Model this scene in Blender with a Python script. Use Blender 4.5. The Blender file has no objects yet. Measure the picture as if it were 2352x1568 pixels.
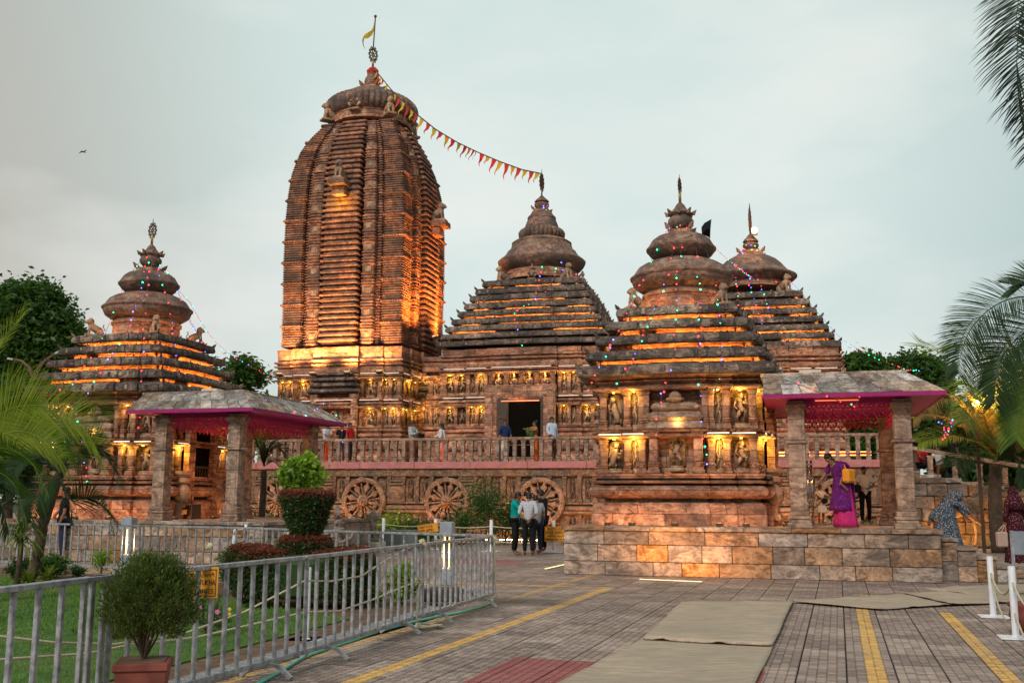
import bpy, math, random
import numpy as np
from mathutils import Vector, Matrix, Quaternion
R = math.radians
rnd = random.Random(7)
S = bpy.context.scene
COL = S.collection
# ------------------------------------------------------------------ camera
FPX, CX, CY = 2350.0, 1176.0, 784.0
CAMH = 1.42
PITCH, ROLL = math.atan(368 / FPX), R(0.29)
RM = Matrix.Rotation(math.pi / 2 + PITCH, 3, 'X') @ Matrix.Rotation(ROLL, 3, 'Z')
CP = Vector((0, 0, CAMH))
cam = bpy.data.cameras.new('camera')
cam.sensor_width = 36.0
cam.lens = FPX / 2352 * 36.0
cam.clip_start = 0.1
cam.clip_end = 5000
co = bpy.data.objects.new('camera', cam)
COL.objects.link(co)
co.matrix_world = Matrix.Translation(CP) @ RM.to_4x4()
S.camera = co
# ------------------------------------------------------------------ world: overcast dusk sky
SUN_EL, SUN_AZ = R(34), R(205)     # low sun behind the cloud, behind and left of the camera
W = bpy.data.worlds.new('World')
S.world = W
W.use_nodes = True
nt = W.node_tree
nt.nodes.clear()
wo = nt.nodes.new('ShaderNodeOutputWorld')
sky = nt.nodes.new('ShaderNodeTexSky')
sky.sky_type = 'NISHITA'
sky.sun_disc = False
sky.sun_elevation = SUN_EL
sky.sun_rotation = SUN_AZ
b1 = nt.nodes.new('ShaderNodeBackground')
b1.inputs[1].default_value = 0.05
nt.links.new(sky.outputs[0], b1.inputs[0])
b2 = nt.nodes.new('ShaderNodeBackground')
b2.inputs[1].default_value = 0.70
mx = nt.nodes.new('ShaderNodeMixShader')
mx.inputs[0].default_value = 0.9
nt.links.new(b1.outputs[0], mx.inputs[1])
nt.links.new(b2.outputs[0], mx.inputs[2])
nt.links.new(mx.outputs[0], wo.inputs[0])
tc = nt.nodes.new('ShaderNodeTexCoord')
def wdot(vec, lo, hi):
    d = nt.nodes.new('ShaderNodeVectorMath')
    d.operation = 'DOT_PRODUCT'
    v = Vector(vec).normalized()
    d.inputs[1].default_value = v
    nt.links.new(tc.outputs['Generated'], d.inputs[0])
    m = nt.nodes.new('ShaderNodeMapRange')
    m.interpolation_type = 'SMOOTHSTEP'
    m.inputs[1].default_value = lo
    m.inputs[2].default_value = hi
    nt.links.new(d.outputs['Value'], m.inputs[0])
    return m
def wmix(fac, a, b):
    m = nt.nodes.new('ShaderNodeMix')
    m.data_type = 'RGBA'
    if hasattr(fac, 'outputs'):
        nt.links.new(fac.outputs[0], m.inputs[0])
    else:
        m.inputs[0].default_value = fac
    for k, c in ((6, a), (7, b)):
        if isinstance(c, tuple):
            m.inputs[k].default_value = (*c, 1)
        else:
            nt.links.new(c, m.inputs[k])
    return m.outputs[2]
wn = nt.nodes.new('ShaderNodeTexNoise')
wn.inputs['Scale'].default_value = 2.2
wn.inputs['Detail'].default_value = 5
wmap = nt.nodes.new('ShaderNodeMapping')
wmap.inputs['Scale'].default_value = (1, 1, 2.4)
nt.links.new(tc.outputs['Generated'], wmap.inputs[0])
nt.links.new(wmap.outputs[0], wn.inputs['Vector'])
wr = nt.nodes.new('ShaderNodeMapRange')
wr.inputs[1].default_value = 0.46
wr.inputs[2].default_value = 0.66
nt.links.new(wn.outputs[0], wr.inputs[0])
lobe = wdot((0.05, 1, 0.40), 0.80, 0.998)     # brighter thin cloud high ahead
warm = wdot((-1, 0.75, 0.12), 0.70, 1.0)      # dusk glow low on the left
c0 = wmix(lobe, (0.36, 0.465, 0.445), (0.70, 0.82, 0.785))
c1 = wmix(warm, c0, (0.56, 0.50, 0.43))
c2 = wmix(wr, c1, wmix(0.60, c1, (1.0, 0.975, 0.92)))
nt.links.new(c2, b2.inputs[0])
# ------------------------------------------------------------------ sun
sl = bpy.data.lights.new('sun', 'SUN')
sl.energy = 1.5
sl.angle = R(14)
sl.color = (1.0, 0.90, 0.80)
so = bpy.data.objects.new('sun', sl)
COL.objects.link(so)
sd = Vector((math.sin(SUN_AZ) * math.cos(SUN_EL), math.cos(SUN_AZ) * math.cos(SUN_EL), math.sin(SUN_EL)))
so.rotation_euler = sd.to_track_quat('Z', 'Y').to_euler()
S.view_settings.view_transform = 'Standard'
S.view_settings.look = 'None'
S.view_settings.exposure = 0.55
S.view_settings.gamma = 1.0
S.view_settings.use_curve_mapping = False
S.cycles.max_bounces = 5
S.cycles.diffuse_bounces = 3
S.cycles.glossy_bounces = 2
S.cycles.transmission_bounces = 3
S.cycles.transparent_max_bounces = 4
S.cycles.caustics_reflective = False
S.cycles.caustics_refractive = False
S.cycles.sample_clamp_indirect = 4.0

# ------------------------------------------------------------------ picture measurement -> place
def ray(u, v):
    return RM @ Vector(((u - CX) / FPX, (CY - v) / FPX, -1.0))
def at(u, v, Y):
    d = ray(u, v)
    return CP + d * (Y / d.y)
def gnd(u, v, z=0.0):
    d = ray(u, v)
    return CP + d * ((z - CAMH) / d.z)
RMi = RM.transposed()
def proj(p):
    q = RMi @ (Vector(p) - CP)
    return CX + FPX * q.x / -q.z, CY - FPX * q.y / -q.z
def zat(v, x, y):
    lo, hi = -5.0, 60.0
    for _ in range(40):
        m = (lo + hi) / 2
        if proj((x, y, m))[1] > v: lo = m
        else: hi = m
    return (lo + hi) / 2
def depth(p):
    return -(RMi @ (Vector(p) - CP)).z
# ------------------------------------------------------------------ object helpers
def link(o, parent=None, **props):
    COL.objects.link(o)
    if parent is not None:
        o.parent = parent
    for k, v in props.items():
        if v is not None:
            o[k] = v
    return o
def empty(name, loc=(0, 0, 0), rz=0.0, label=None, cat=None, group=None, kind=None):
    o = bpy.data.objects.new(name, None)
    o.location = loc
    o.rotation_euler = (0, 0, rz)
    o.empty_display_size = 0.2
    return link(o, None, label=label, category=cat, group=group, kind=kind)
def tag(o, label=None, cat=None, group=None, kind=None):
    for k, v in (('label', label), ('category', cat), ('group', group), ('kind', kind)):
        if v is not None:
            o[k] = v
    return o
def put(name, mesh, parent=None, loc=(0, 0, 0), rz=0.0, scale=None, mat=None, **props):
    o = bpy.data.objects.new(name, mesh)
    if mat is not None and not mesh.materials:
        mesh.materials.append(mat)
    o.location = loc
    o.rotation_euler = (0, 0, rz)
    if scale is not None:
        o.scale = scale if hasattr(scale, '__len__') else (scale,) * 3
    return link(o, parent, **props)
def copy_tree(o, parent=None):
    c = o.copy()
    COL.objects.link(c)
    c.parent = parent
    for ch in list(o.children):
        copy_tree(ch, c)
    return c
class MB:
    def __init__(s):
        s.v, s.f = [], []
    def add(s, vs, fs, M=None):
        b = len(s.v)
        if M is None:
            s.v += [tuple(p) for p in vs]
        else:
            s.v += [tuple(M @ Vector(p)) for p in vs]
        s.f += [tuple(b + i for i in f) for f in fs]
    def box(s, c, d, rz=0.0, M=None, taper=1.0):
        x, y, z = d[0] / 2, d[1] / 2, d[2] / 2
        t = taper
        vs = [(-x, -y, -z), (x, -y, -z), (x, y, -z), (-x, y, -z), (-x * t, -y * t, z), (x * t, -y * t, z), (x * t, y * t, z), (-x * t, y * t, z)]
        T = Matrix.Translation(c) @ Matrix.Rotation(rz, 4, 'Z')
        if M is not None: T = M @ T
        s.add(vs, [(0, 3, 2, 1), (4, 5, 6, 7), (0, 1, 5, 4), (1, 2, 6, 5), (2, 3, 7, 6), (3, 0, 4, 7)], T)
    def cbox(s, c, d, e=0.01, rz=0.0, M=None):
        """box with chamfered edges"""
        x, y, z = d[0] / 2, d[1] / 2, d[2] / 2
        e = min(e, x * .45, y * .45, z * .45)
        rings = [(x - e, y - e, -z), (x, y, -z + e), (x, y, z - e), (x - e, y - e, z)]
        vs = []
        for k, (a, b, h) in enumerate(rings):
            if k in (0, 3):
                vs += [(-a, -b, h), (a, -b, h), (a, b, h), (-a, b, h)]
            else:
                vs += [(-a + e, -b, h), (a - e, -b, h), (a, -b + e, h), (a, b - e, h), (a - e, b, h), (-a + e, b, h), (-a, b - e, h), (-a, -b + e, h)]
        f = [(3, 2, 1, 0), (20, 21, 22, 23)]
        for i in range(8):
            f.append((4 + i, 4 + (i + 1) % 8, 12 + (i + 1) % 8, 12 + i))
        for j in range(4):
            a = 4 + 2 * j; b = a + 1; nx = 4 + (2 * j + 2) % 8
            f.append((j, (j + 1) % 4, b, a)); f.append(((j + 1) % 4, nx, b))
            a += 8; b += 8; nx += 8
            f.append((a, b, 20 + (j + 1) % 4, 20 + j)); f.append((b, nx, 20 + (j + 1) % 4))
        T = Matrix.Translation(c) @ Matrix.Rotation(rz, 4, 'Z')
        if M is not None: T = M @ T
        s.add(vs, f, T)
    def rings(s, rr, cap=True, closed=True, M=None):
        """rr: list of equal-length point rings"""
        n = len(rr[0]); vs = [p for r in rr for p in r]; f = []
        for k in range(len(rr) - 1):
            for i in range(n if closed else n - 1):
                j = (i + 1) % n
                f.append((k * n + i, k * n + j, (k + 1) * n + j, (k + 1) * n + i))
        if cap and closed:
            f.append(tuple(range(n - 1, -1, -1)))
            f.append(tuple((len(rr) - 1) * n + i for i in range(n)))
        s.add(vs, f, M)
    def loft(s, plan, prof, cap=True, M=None):
        s.rings([[(x * w, y * w, z) for x, y in plan] for z, w in prof], cap, M=M)
    def lathe(s, prof, n=32, c=(0, 0), M=None, ribs=None, cap=True):
        """prof: (z, r[, ribdepth])"""
        rr = []
        for p in prof:
            z, r = p[0], p[1]
            rd = p[2] if len(p) > 2 else 0
            ring = []
            for i in range(n):
                a = 2 * math.pi * i / n
                q = r
                if rd and ribs:
                    q = r * (1 - rd * (1 - abs(math.sin(a * ribs / 2)) ** 0.6))
                ring.append((c[0] + q * math.cos(a), c[1] + q * math.sin(a), z))
            rr.append(ring)
        s.rings(rr, cap, M=M)
    def tube(s, pts, r, n=6, cap=True, M=None):
        pts = [Vector(p) for p in pts]
        rr = []
        up = Vector((0, 0, 1))
        for i, p in enumerate(pts):
            t = (pts[min(i + 1, len(pts) - 1)] - pts[max(i - 1, 0)])
            if t.length < 1e-9: t = Vector((0, 0, 1))
            t.normalize()
            a = t.cross(up)
            if a.length < 0.15: a = t.cross(Vector((0.3, 1, 0)))
            a.normalize(); b = a.cross(t)
            q = r[i] if hasattr(r, '__len__') else r
            rr.append([tuple(p + a * (q * math.cos(2 * math.pi * k / n)) - b * (q * math.sin(2 * math.pi * k / n))) for k in range(n)])
        s.rings(rr, cap, M=M)
    def bar(s, a, b, w, h=None):
        """rectangular bar from a to b"""
        a, b = Vector(a), Vector(b); d = (b - a); L = d.length
        q = d.to_track_quat('X', 'Z').to_matrix().to_4x4()
        s.box((0, 0, 0), (L, w, h or w), M=Matrix.Translation((a + b) / 2) @ q)
    def ball(s, c, r, n=8, m=6, M=None):
        r = r if hasattr(r, '__len__') else (r, r, r)
        rr = []
        for j in range(m + 1):
            t = math.pi * j / m
            q = max(math.sin(t), 0.02)
            rr.append([(c[0] + r[0] * q * math.cos(2 * math.pi * i / n), c[1] + r[1] * q * math.sin(2 * math.pi * i / n), c[2] - r[2] * math.cos(t)) for i in range(n)])
        s.rings(rr, True, M=M)
    def mesh(s, name, mat=None, smooth=False):
        m = bpy.data.meshes.new(name)
        m.from_pydata(s.v, [], s.f)
        if mat is not None: m.materials.append(mat)
        if smooth:
            m.polygons.foreach_set('use_smooth', [True] * len(m.polygons))
        m.update()
        return m
    def build(s, name, mat, parent=None, smooth=False, loc=(0, 0, 0), rz=0.0, angle=None, **props):
        m = s.mesh(name, mat, smooth or angle is not None)
        if angle is not None:
            m.set_sharp_from_angle(angle=R(angle))
        return put(name, m, parent, loc, rz, **props)
def npmesh(name, V, F, mat, smooth=False):
    """fast mesh from numpy arrays; F is (n,k)"""
    m = bpy.data.meshes.new(name)
    V = np.asarray(V, dtype=np.float32); F = np.asarray(F, dtype=np.int32)
    n, k = F.shape
    m.vertices.add(len(V)); m.vertices.foreach_set('co', V.ravel())
    m.loops.add(n * k); m.loops.foreach_set('vertex_index', F.ravel())
    m.polygons.add(n); m.polygons.foreach_set('loop_start', np.arange(0, n * k, k, dtype=np.int32))
    if smooth: m.polygons.foreach_set('use_smooth', np.ones(n, dtype=bool))
    m.update(calc_edges=True)
    if mat is not None: m.materials.append(mat)
    return m
# ------------------------------------------------------------------ materials
class NT:
    def __init__(s, name, rough=0.85, spec=0.3):
        s.m = bpy.data.materials.new(name)
        s.m.use_nodes = True
        s.t = s.m.node_tree
        s.b = s.t.nodes['Principled BSDF']
        s.b.inputs['Roughness'].default_value = rough
        s.b.inputs['Specular IOR Level'].default_value = spec
        s.co = None
    def n(s, typ, **kw):
        nd = s.t.nodes.new('ShaderNode' + typ)
        for k, v in kw.items():
            if k.startswith('i_'):
                nd.inputs[k[2:].replace('_', ' ')].default_value = v
            else:
                setattr(nd, k, v)
        return nd
    def l(s, a, b):
        s.t.links.new(a, b)
    def coord(s, vary=True, kind='Object'):
        t = s.n('TexCoord')
        o = t.outputs[kind]
        if vary:
            oi = s.n('ObjectInfo')
            m = s.n('Math', operation='MULTIPLY'); m.inputs[1].default_value = 37.0
            s.l(oi.outputs['Random'], m.inputs[0])
            a = s.n('VectorMath', operation='ADD')
            s.l(o, a.inputs[0]); s.l(m.outputs[0], a.inputs[1])
            return a.outputs[0]
        return o
    def map(s, vec, scale=(1, 1, 1), rot=(0, 0, 0)):
        m = s.n('Mapping'); m.inputs['Scale'].default_value = scale; m.inputs['Rotation'].default_value = rot
        s.l(vec, m.inputs[0])
        return m.outputs[0]
    def noise(s, vec, scale, detail=3, rough=0.55, dist=0.0):
        n = s.n('TexNoise'); n.inputs['Scale'].default_value = scale; n.inputs['Detail'].default_value = detail
        n.inputs['Roughness'].default_value = rough; n.inputs['Distortion'].default_value = dist
        s.l(vec, n.inputs['Vector'])
        return n.outputs[0]
    def ramp(s, fac, stops, interp='LINEAR'):
        r = s.n('ValToRGB'); cr = r.color_ramp; cr.interpolation = interp
        while len(cr.elements) < len(stops): cr.elements.new(0.5)
        for e, (p, c) in zip(cr.elements, stops):
            e.position = p; e.color = (*c, 1) if len(c) == 3 else c
        s.l(fac, r.inputs[0])
        return r.outputs[0]
    def mix(s, fac, a, b, blend='MIX'):
        m = s.n('Mix', data_type='RGBA', blend_type=blend)
        for k, c in ((0, fac), (6, a), (7, b)):
            if isinstance(c, (int, float)): m.inputs[k].default_value = c
            elif isinstance(c, tuple): m.inputs[k].default_value = (*c, 1)
            else: s.l(c, m.inputs[k])
        return m.outputs[2]
    def math(s, op, a, b=0.0, clamp=False):
        m = s.n('Math', operation=op, use_clamp=clamp)
        for k, c in ((0, a), (1, b)):
            if isinstance(c, (int, float)): m.inputs[k].default_value = c
            else: s.l(c, m.inputs[k])
        return m.outputs[0]
    def rng(s, v, a, b, c=0.0, d=1.0):
        m = s.n('MapRange')
        s.l(v, m.inputs[0])
        for k, x in ((1, a), (2, b), (3, c), (4, d)): m.inputs[k].default_value = x
        return m.outputs[0]
    def bump(s, h, strength=0.5, dist=0.02, normal=None):
        b = s.n('Bump'); b.inputs['Strength'].default_value = strength; b.inputs['Distance'].default_value = dist
        s.l(h, b.inputs['Height'])
        if normal is not None: s.l(normal, b.inputs['Normal'])
        return b.outputs[0]
    def done(s, col=None, normal=None, rough=None):
        if col is not None:
            if isinstance(col, tuple): s.b.inputs['Base Color'].default_value = (*col, 1)
            else: s.l(col, s.b.inputs['Base Color'])
        if normal is not None: s.l(normal, s.b.inputs['Normal'])
        if rough is not None: s.l(rough, s.b.inputs['Roughness'])
        return s.m
def stone(name, cols, weather=(0.10, 0.085, 0.08), wamt=0.5, vein=1.0, joints=None, relief=0.0, bump=0.5, vary=True, pick=0.0):
    """banded gneiss: cols = (dark, mid, light); joints=(w,h) course size; relief = carved texture"""
    k = NT(name)
    c = k.coord(vary)
    big = k.noise(c, 0.9, 4, 0.6)
    vn = k.noise(k.map(c, (1.5, 1.5, 3.6), (0.5, 0.3, 0.4)), 1.7, 7, 0.68, 2.2)
    blot = k.noise(c, 2.6, 5, 0.72, .6)
    fine = k.noise(c, 22, 3, 0.6)
    col = k.ramp(vn, [(0.36, cols[0]), (0.5, cols[1]), (0.64, cols[2])])
    col = k.mix(k.rng(blot, 0.50, 0.66, 0, .55), col, tuple(min(.8, x * 1.25) for x in cols[2])); col = k.mix(k.rng(blot, 0.50, 0.36, 0, .6), col, tuple(x * .8 for x in cols[0]))
    if vein < 1: col = k.mix(1 - vein, col, cols[1])
    if pick:
        oi = k.n('ObjectInfo')
        hs = k.n('HueSaturation'); k.l(col, hs.inputs['Color'])
        k.l(k.rng(oi.outputs['Random'], 0, 1, 1 - pick, 1 + pick), hs.inputs['Value'])
        r2 = k.math('FRACT', k.math('MULTIPLY', oi.outputs['Random'], 17.3))
        k.l(k.rng(r2, 0, 1, 0.35, 1.35), hs.inputs['Saturation'])
        col = hs.outputs[0]
    h = k.math('ADD', k.math('MULTIPLY', fine, 0.6), k.math('MULTIPLY', vn, 0.5))
    if joints:
        sp = k.n('SeparateXYZ'); k.l(k.coord(False), sp.inputs[0])
        cb = k.n('CombineXYZ')
        k.l(k.math('ADD', sp.outputs[0], sp.outputs[1]), cb.inputs[0]); k.l(sp.outputs[2], cb.inputs[1])
        br = k.n('TexBrick'); br.inputs['Scale'].default_value = 1.0
        br.inputs['Brick Width'].default_value = joints[0]; br.inputs['Row Height'].default_value = joints[1]
        br.inputs['Mortar Size'].default_value = 0.008; br.inputs['Mortar Smooth'].default_value = 0.3
        br.inputs['Color1'].default_value = (0.50, 0.48, 0.48, 1); br.inputs['Color2'].default_value = (1.35, 1.28, 1.2, 1)
        br.inputs['Mortar'].default_value = (0.22, 0.2, 0.2, 1); br.inputs['Bias'].default_value = 0.1
        k.l(cb.outputs[0], br.inputs['Vector'])
        col = k.mix(1.0, col, br.outputs[0], 'MULTIPLY')
        h = k.math('SUBTRACT', h, k.math('MULTIPLY', br.outputs['Fac'], 0.8))
    wmask = k.rng(k.math('ADD', big, k.math('MULTIPLY', fine, 0.25)), 0.52, 0.74, 0.0, wamt)
    col = k.mix(wmask, col, weather)
    pits = k.rng(k.noise(c, 9, 2, 0.5), 0.60, 0.70, 0, 0.55 * wamt)
    col = k.mix(pits, col, tuple(x * 0.5 for x in weather))
    if relief:
        vo = k.n('TexVoronoi'); vo.inputs['Scale'].default_value = relief
        k.l(c, vo.inputs['Vector'])
        h = k.math('ADD', h, k.math('MULTIPLY', vo.outputs[0], 1.5))
        col = k.mix(k.rng(vo.outputs[0], 0.25, 0.6, 0, 0.35), col, tuple(x * 0.45 for x in cols[0]))
    k.b.inputs['Roughness'].default_value = 0.82
    return k.done(col, k.bump(h, bump, 0.02))
def plain(name, col, rough=0.6, spec=0.4, metal=0.0, var=0.12, scale=8, bump=0.0):
    k = NT(name, rough, spec)
    k.b.inputs['Metallic'].default_value = metal
    c = k.coord(True)
    n = k.noise(c, scale, 3)
    o = k.mix(k.rng(n, 0.3, 0.7), tuple(x * (1 - var) for x in col), tuple(min(1, x * (1 + var)) for x in col))
    return k.done(o, k.bump(n, bump, 0.01) if bump else None)
def leafmat(name, a, b, trans=0.35, rough=0.45, dry=None):
    k = NT(name, rough, 0.35)
    g = k.n('NewGeometry')
    oi = k.n('ObjectInfo')
    n = k.noise(k.coord(True), 1.3, 2)
    f = k.math('MULTIPLY', k.math('ADD', g.outputs['Random Per Island'], k.rng(n, 0.3, 0.7)), 0.5)
    col = k.mix(f, a, b)
    if dry:
        n5 = k.noise(k.coord(False), .8, 5, .7)
        col = k.mix(k.rng(n5, .50, .68, 0, .75), col, dry)
        col = k.mix(k.rng(n5, .46, .34, 0, .6), col, tuple(x * .7 for x in a))
    k.done(col)
    tr = k.n('BsdfTranslucent'); k.l(k.mix(1.0, col, (1.5, 1.6, 0.8), 'MULTIPLY'), tr.inputs[0])
    ms = k.n('MixShader'); ms.inputs[0].default_value = trans
    k.l(k.b.outputs[0], ms.inputs[1]); k.l(tr.outputs[0], ms.inputs[2])
    k.l(ms.outputs[0], k.t.nodes['Material Output'].inputs[0])
    return k.m
def emit(name, col, st, sampled=True):
    m = bpy.data.materials.new(name); m.use_nodes = True
    b = m.node_tree.nodes['Principled BSDF']
    b.inputs['Base Color'].default_value = (*[min(1, c) for c in col], 1)
    b.inputs['Emission Color'].default_value = (*col, 1)
    b.inputs['Emission Strength'].default_value = st
    m.cycles.emission_sampling = 'AUTO' if sampled else 'NONE'
    return m
PINK = ((0.12, 0.050, 0.028), (0.41, 0.185, 0.108), (0.60, 0.345, 0.23))
M = {}
M['wall'] = stone('temple_stone', PINK, joints=(0.9, 0.24), wamt=0.4)
M['fin'] = stone('tower_stone', ((0.10, 0.042, 0.025), (0.34, 0.145, 0.085), (0.50, 0.26, 0.165)), joints=(1.1, 0.31), wamt=0.6)
M['carve'] = stone('carved_stone', ((0.24, 0.12, 0.065), (0.44, 0.255, 0.15), (0.58, 0.39, 0.26)), wamt=0.55)
M['eave'] = stone('weathered_eave_stone', ((0.06, 0.042, 0.036), (0.17, 0.122, 0.10), (0.42, 0.325, 0.27)), weather=(0.03, 0.028, 0.028), wamt=0.75, joints=(0.8, 3.1), bump=0.9)
M['crown'] = stone('crown_stone', ((0.10, 0.052, 0.038), (0.24, 0.13, 0.092), (0.42, 0.265, 0.195)), weather=(0.07, 0.06, 0.058), wamt=0.85)
M['block'] = stone('platform_block_stone', ((0.10, 0.06, 0.038), (0.32, 0.19, 0.115), (0.52, 0.35, 0.235)), weather=(0.09, 0.08, 0.078), wamt=0.5, pick=0.32, bump=0.6)
M['slab'] = stone('roof_slab_stone', ((0.12, 0.08, 0.062), (0.36, 0.26, 0.205), (0.60, 0.47, 0.385)), weather=(0.06, 0.056, 0.056), wamt=0.6, pick=0.38)
M['pillar'] = stone('pillar_stone', ((0.12, 0.072, 0.052), (0.30, 0.185, 0.13), (0.48, 0.34, 0.255)), wamt=0.35)
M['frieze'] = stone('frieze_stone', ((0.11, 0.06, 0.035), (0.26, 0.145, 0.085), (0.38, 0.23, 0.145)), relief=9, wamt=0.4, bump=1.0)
M['relief'] = stone('relief_stone', ((0.11, 0.056, 0.03), (0.28, 0.15, 0.085), (0.42, 0.25, 0.155)), relief=5, wamt=0.3, bump=0.6)
M['wheel'] = stone('wheel_stone', ((0.15, 0.072, 0.04), (0.33, 0.17, 0.098), (0.46, 0.27, 0.17)), wamt=0.35)
M['coping'] = stone('pink_coping', ((0.33, 0.14, 0.14), (0.44, 0.17, 0.17), (0.52, 0.22, 0.21)), wamt=0.15, vein=0.5)
M['dark'] = plain('painted_dark_interior', (0.006, 0.005, 0.004), 1.0, 0.0)  # near-black colour on solid boxes, standing for the unlit inside of doorways
M['recess'] = plain('dark_recess_stone', (0.075, 0.04, 0.024), .95, var=.4, bump=.6)
M['wood'] = plain('dark_wood', (0.055, 0.03, 0.018), 0.5, var=0.3, scale=14)
M['magenta'] = plain('magenta_paint', (0.30, 0.018, 0.13), 0.6, .2)
M['magenta2'] = plain('carved_pink_paint', (0.45, 0.045, 0.13), 0.6, .2)
M['galv'] = plain('galvanised_steel', (0.33, 0.33, 0.35), 0.45, 0.5, 0.35, var=0.45, scale=17)
M['white'] = plain('white_paint', (0.70, 0.70, 0.74), 0.45)
M['gold'] = plain('brass', (0.42, 0.27, 0.09), 0.4, 0.5, 0.8)
M['iron'] = plain('bronze_iron', (0.085, 0.045, 0.022), 0.6, 0.4, 0.0)
M['rope'] = plain('rope_fibre', (0.55, 0.48, 0.34), 0.9, bump=0.5, scale=60)
M['hose'] = plain('green_hose', (0.10, 0.50, 0.42), 0.35, 0.5)
M['led'] = emit('orange_led', (1.0, 0.36, 0.06), 42)
M['led15'] = emit('orange_led_bright', (1.0, 0.36, 0.06), 75)
M['led2'] = emit('orange_led_strong', (1.0, 0.38, 0.07), 95)
M['ledt'] = emit('white_tube', (1.0, 0.88, 0.74), .45, False)
M['ledy'] = emit('warm_lamp', (1.0, 0.62, 0.16), 2.5, False)
M['wire'] = plain('wire', (0.05, 0.05, 0.045), 0.6)
for nm, cc in (('red', (1.0, 0.03, 0.05)), ('green', (0.02, 0.9, 0.35)), ('blue', (0.12, 0.12, 1.0))):
    M['bulb_' + nm] = emit('bulb_' + nm, cc, 5.0, False)
# ================================================================== sacred architecture
class Fr:
    """a building's own frame: origin on its floor, x along the front, y to the back"""
    def __init__(s, x, y, z, th):
        s.x, s.y, s.z, s.th = x, y, z, th
        s.c, s.s = math.cos(th), math.sin(th)
    def w(s, x, y, z=0.0):
        return Vector((s.x + x * s.c + y * s.s, s.y - x * s.s + y * s.c, s.z + z))
    def zl(s, v, x=0.0, y=0.0):
        p = s.w(x, y)
        return zat(v, p.x, p.y) - s.z
    def rad(s, hw, z):
        return hw / FPX * depth(s.w(0, 0, z))
    def corner(s, u, v, fx=-1, fy=-1):
        lo, hi = 0.3, 8.0
        for _ in range(40):
            m = (lo + hi) / 2
            z = s.zl(v, fx * m, fy * m)
            uu = proj(s.w(fx * m, fy * m, z))[0]
            if (uu > u) == (fx < 0): lo = m
            else: hi = m
        return m, s.zl(v, fx * m, fy * m)
    def xl(s, u, y=0.0, z=0.0):
        lo, hi = -40.0, 60.0
        for _ in range(40):
            m = (lo + hi) / 2
            if proj(s.w(m, y, z))[0] > u: hi = m
            else: lo = m
        return m
    def em(s, name, **k):
        return empty(name, (s.x, s.y, s.z), -s.th, **k)
    def ax(s, lst):
        out = []
        for p in lst:
            z = s.zl(p[0])
            out.append((z, s.rad(p[1], z), *p[2:]))
        return out
def ratha(steps):
    side = [(-1, -1)]
    p = 0.0
    for b, q in steps:
        side += [(-b, -1 - p), (-b, -1 - q)]
        p = q
    side += [(-x, y) for x, y in side[:0:-1]]
    out = []
    for k in range(4):
        c, s_ = [(1, 0), (0, 1), (-1, 0), (0, -1)][k]
        out += [(x * c - y * s_, x * s_ + y * c) for x, y in side]
    return out
def sections(steps):
    """(a, b, projection) from left to right along one face"""
    ed = [1.0] + [b for b, q in steps]
    pr = [0.0] + [q for b, q in steps]
    L = []
    for i in range(len(ed)):
        nx = ed[i + 1] if i + 1 < len(ed) else None
        if nx is not None: L.append((-ed[i], -nx, pr[i]))
        else: L.append((-ed[i], ed[i], pr[i]))
    return L + [(-b, -a, p) for a, b, p in L[-2::-1]]
FACE = [(1, 0), (0, 1), (-1, 0), (0, -1)]      # front, right, back, left
def fpt(face, t, n, z):
    c, s_ = FACE[face]
    return (t * c + n * s_, t * s_ - n * c, z)
def frz(face):
    return face * math.pi / 2
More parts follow.
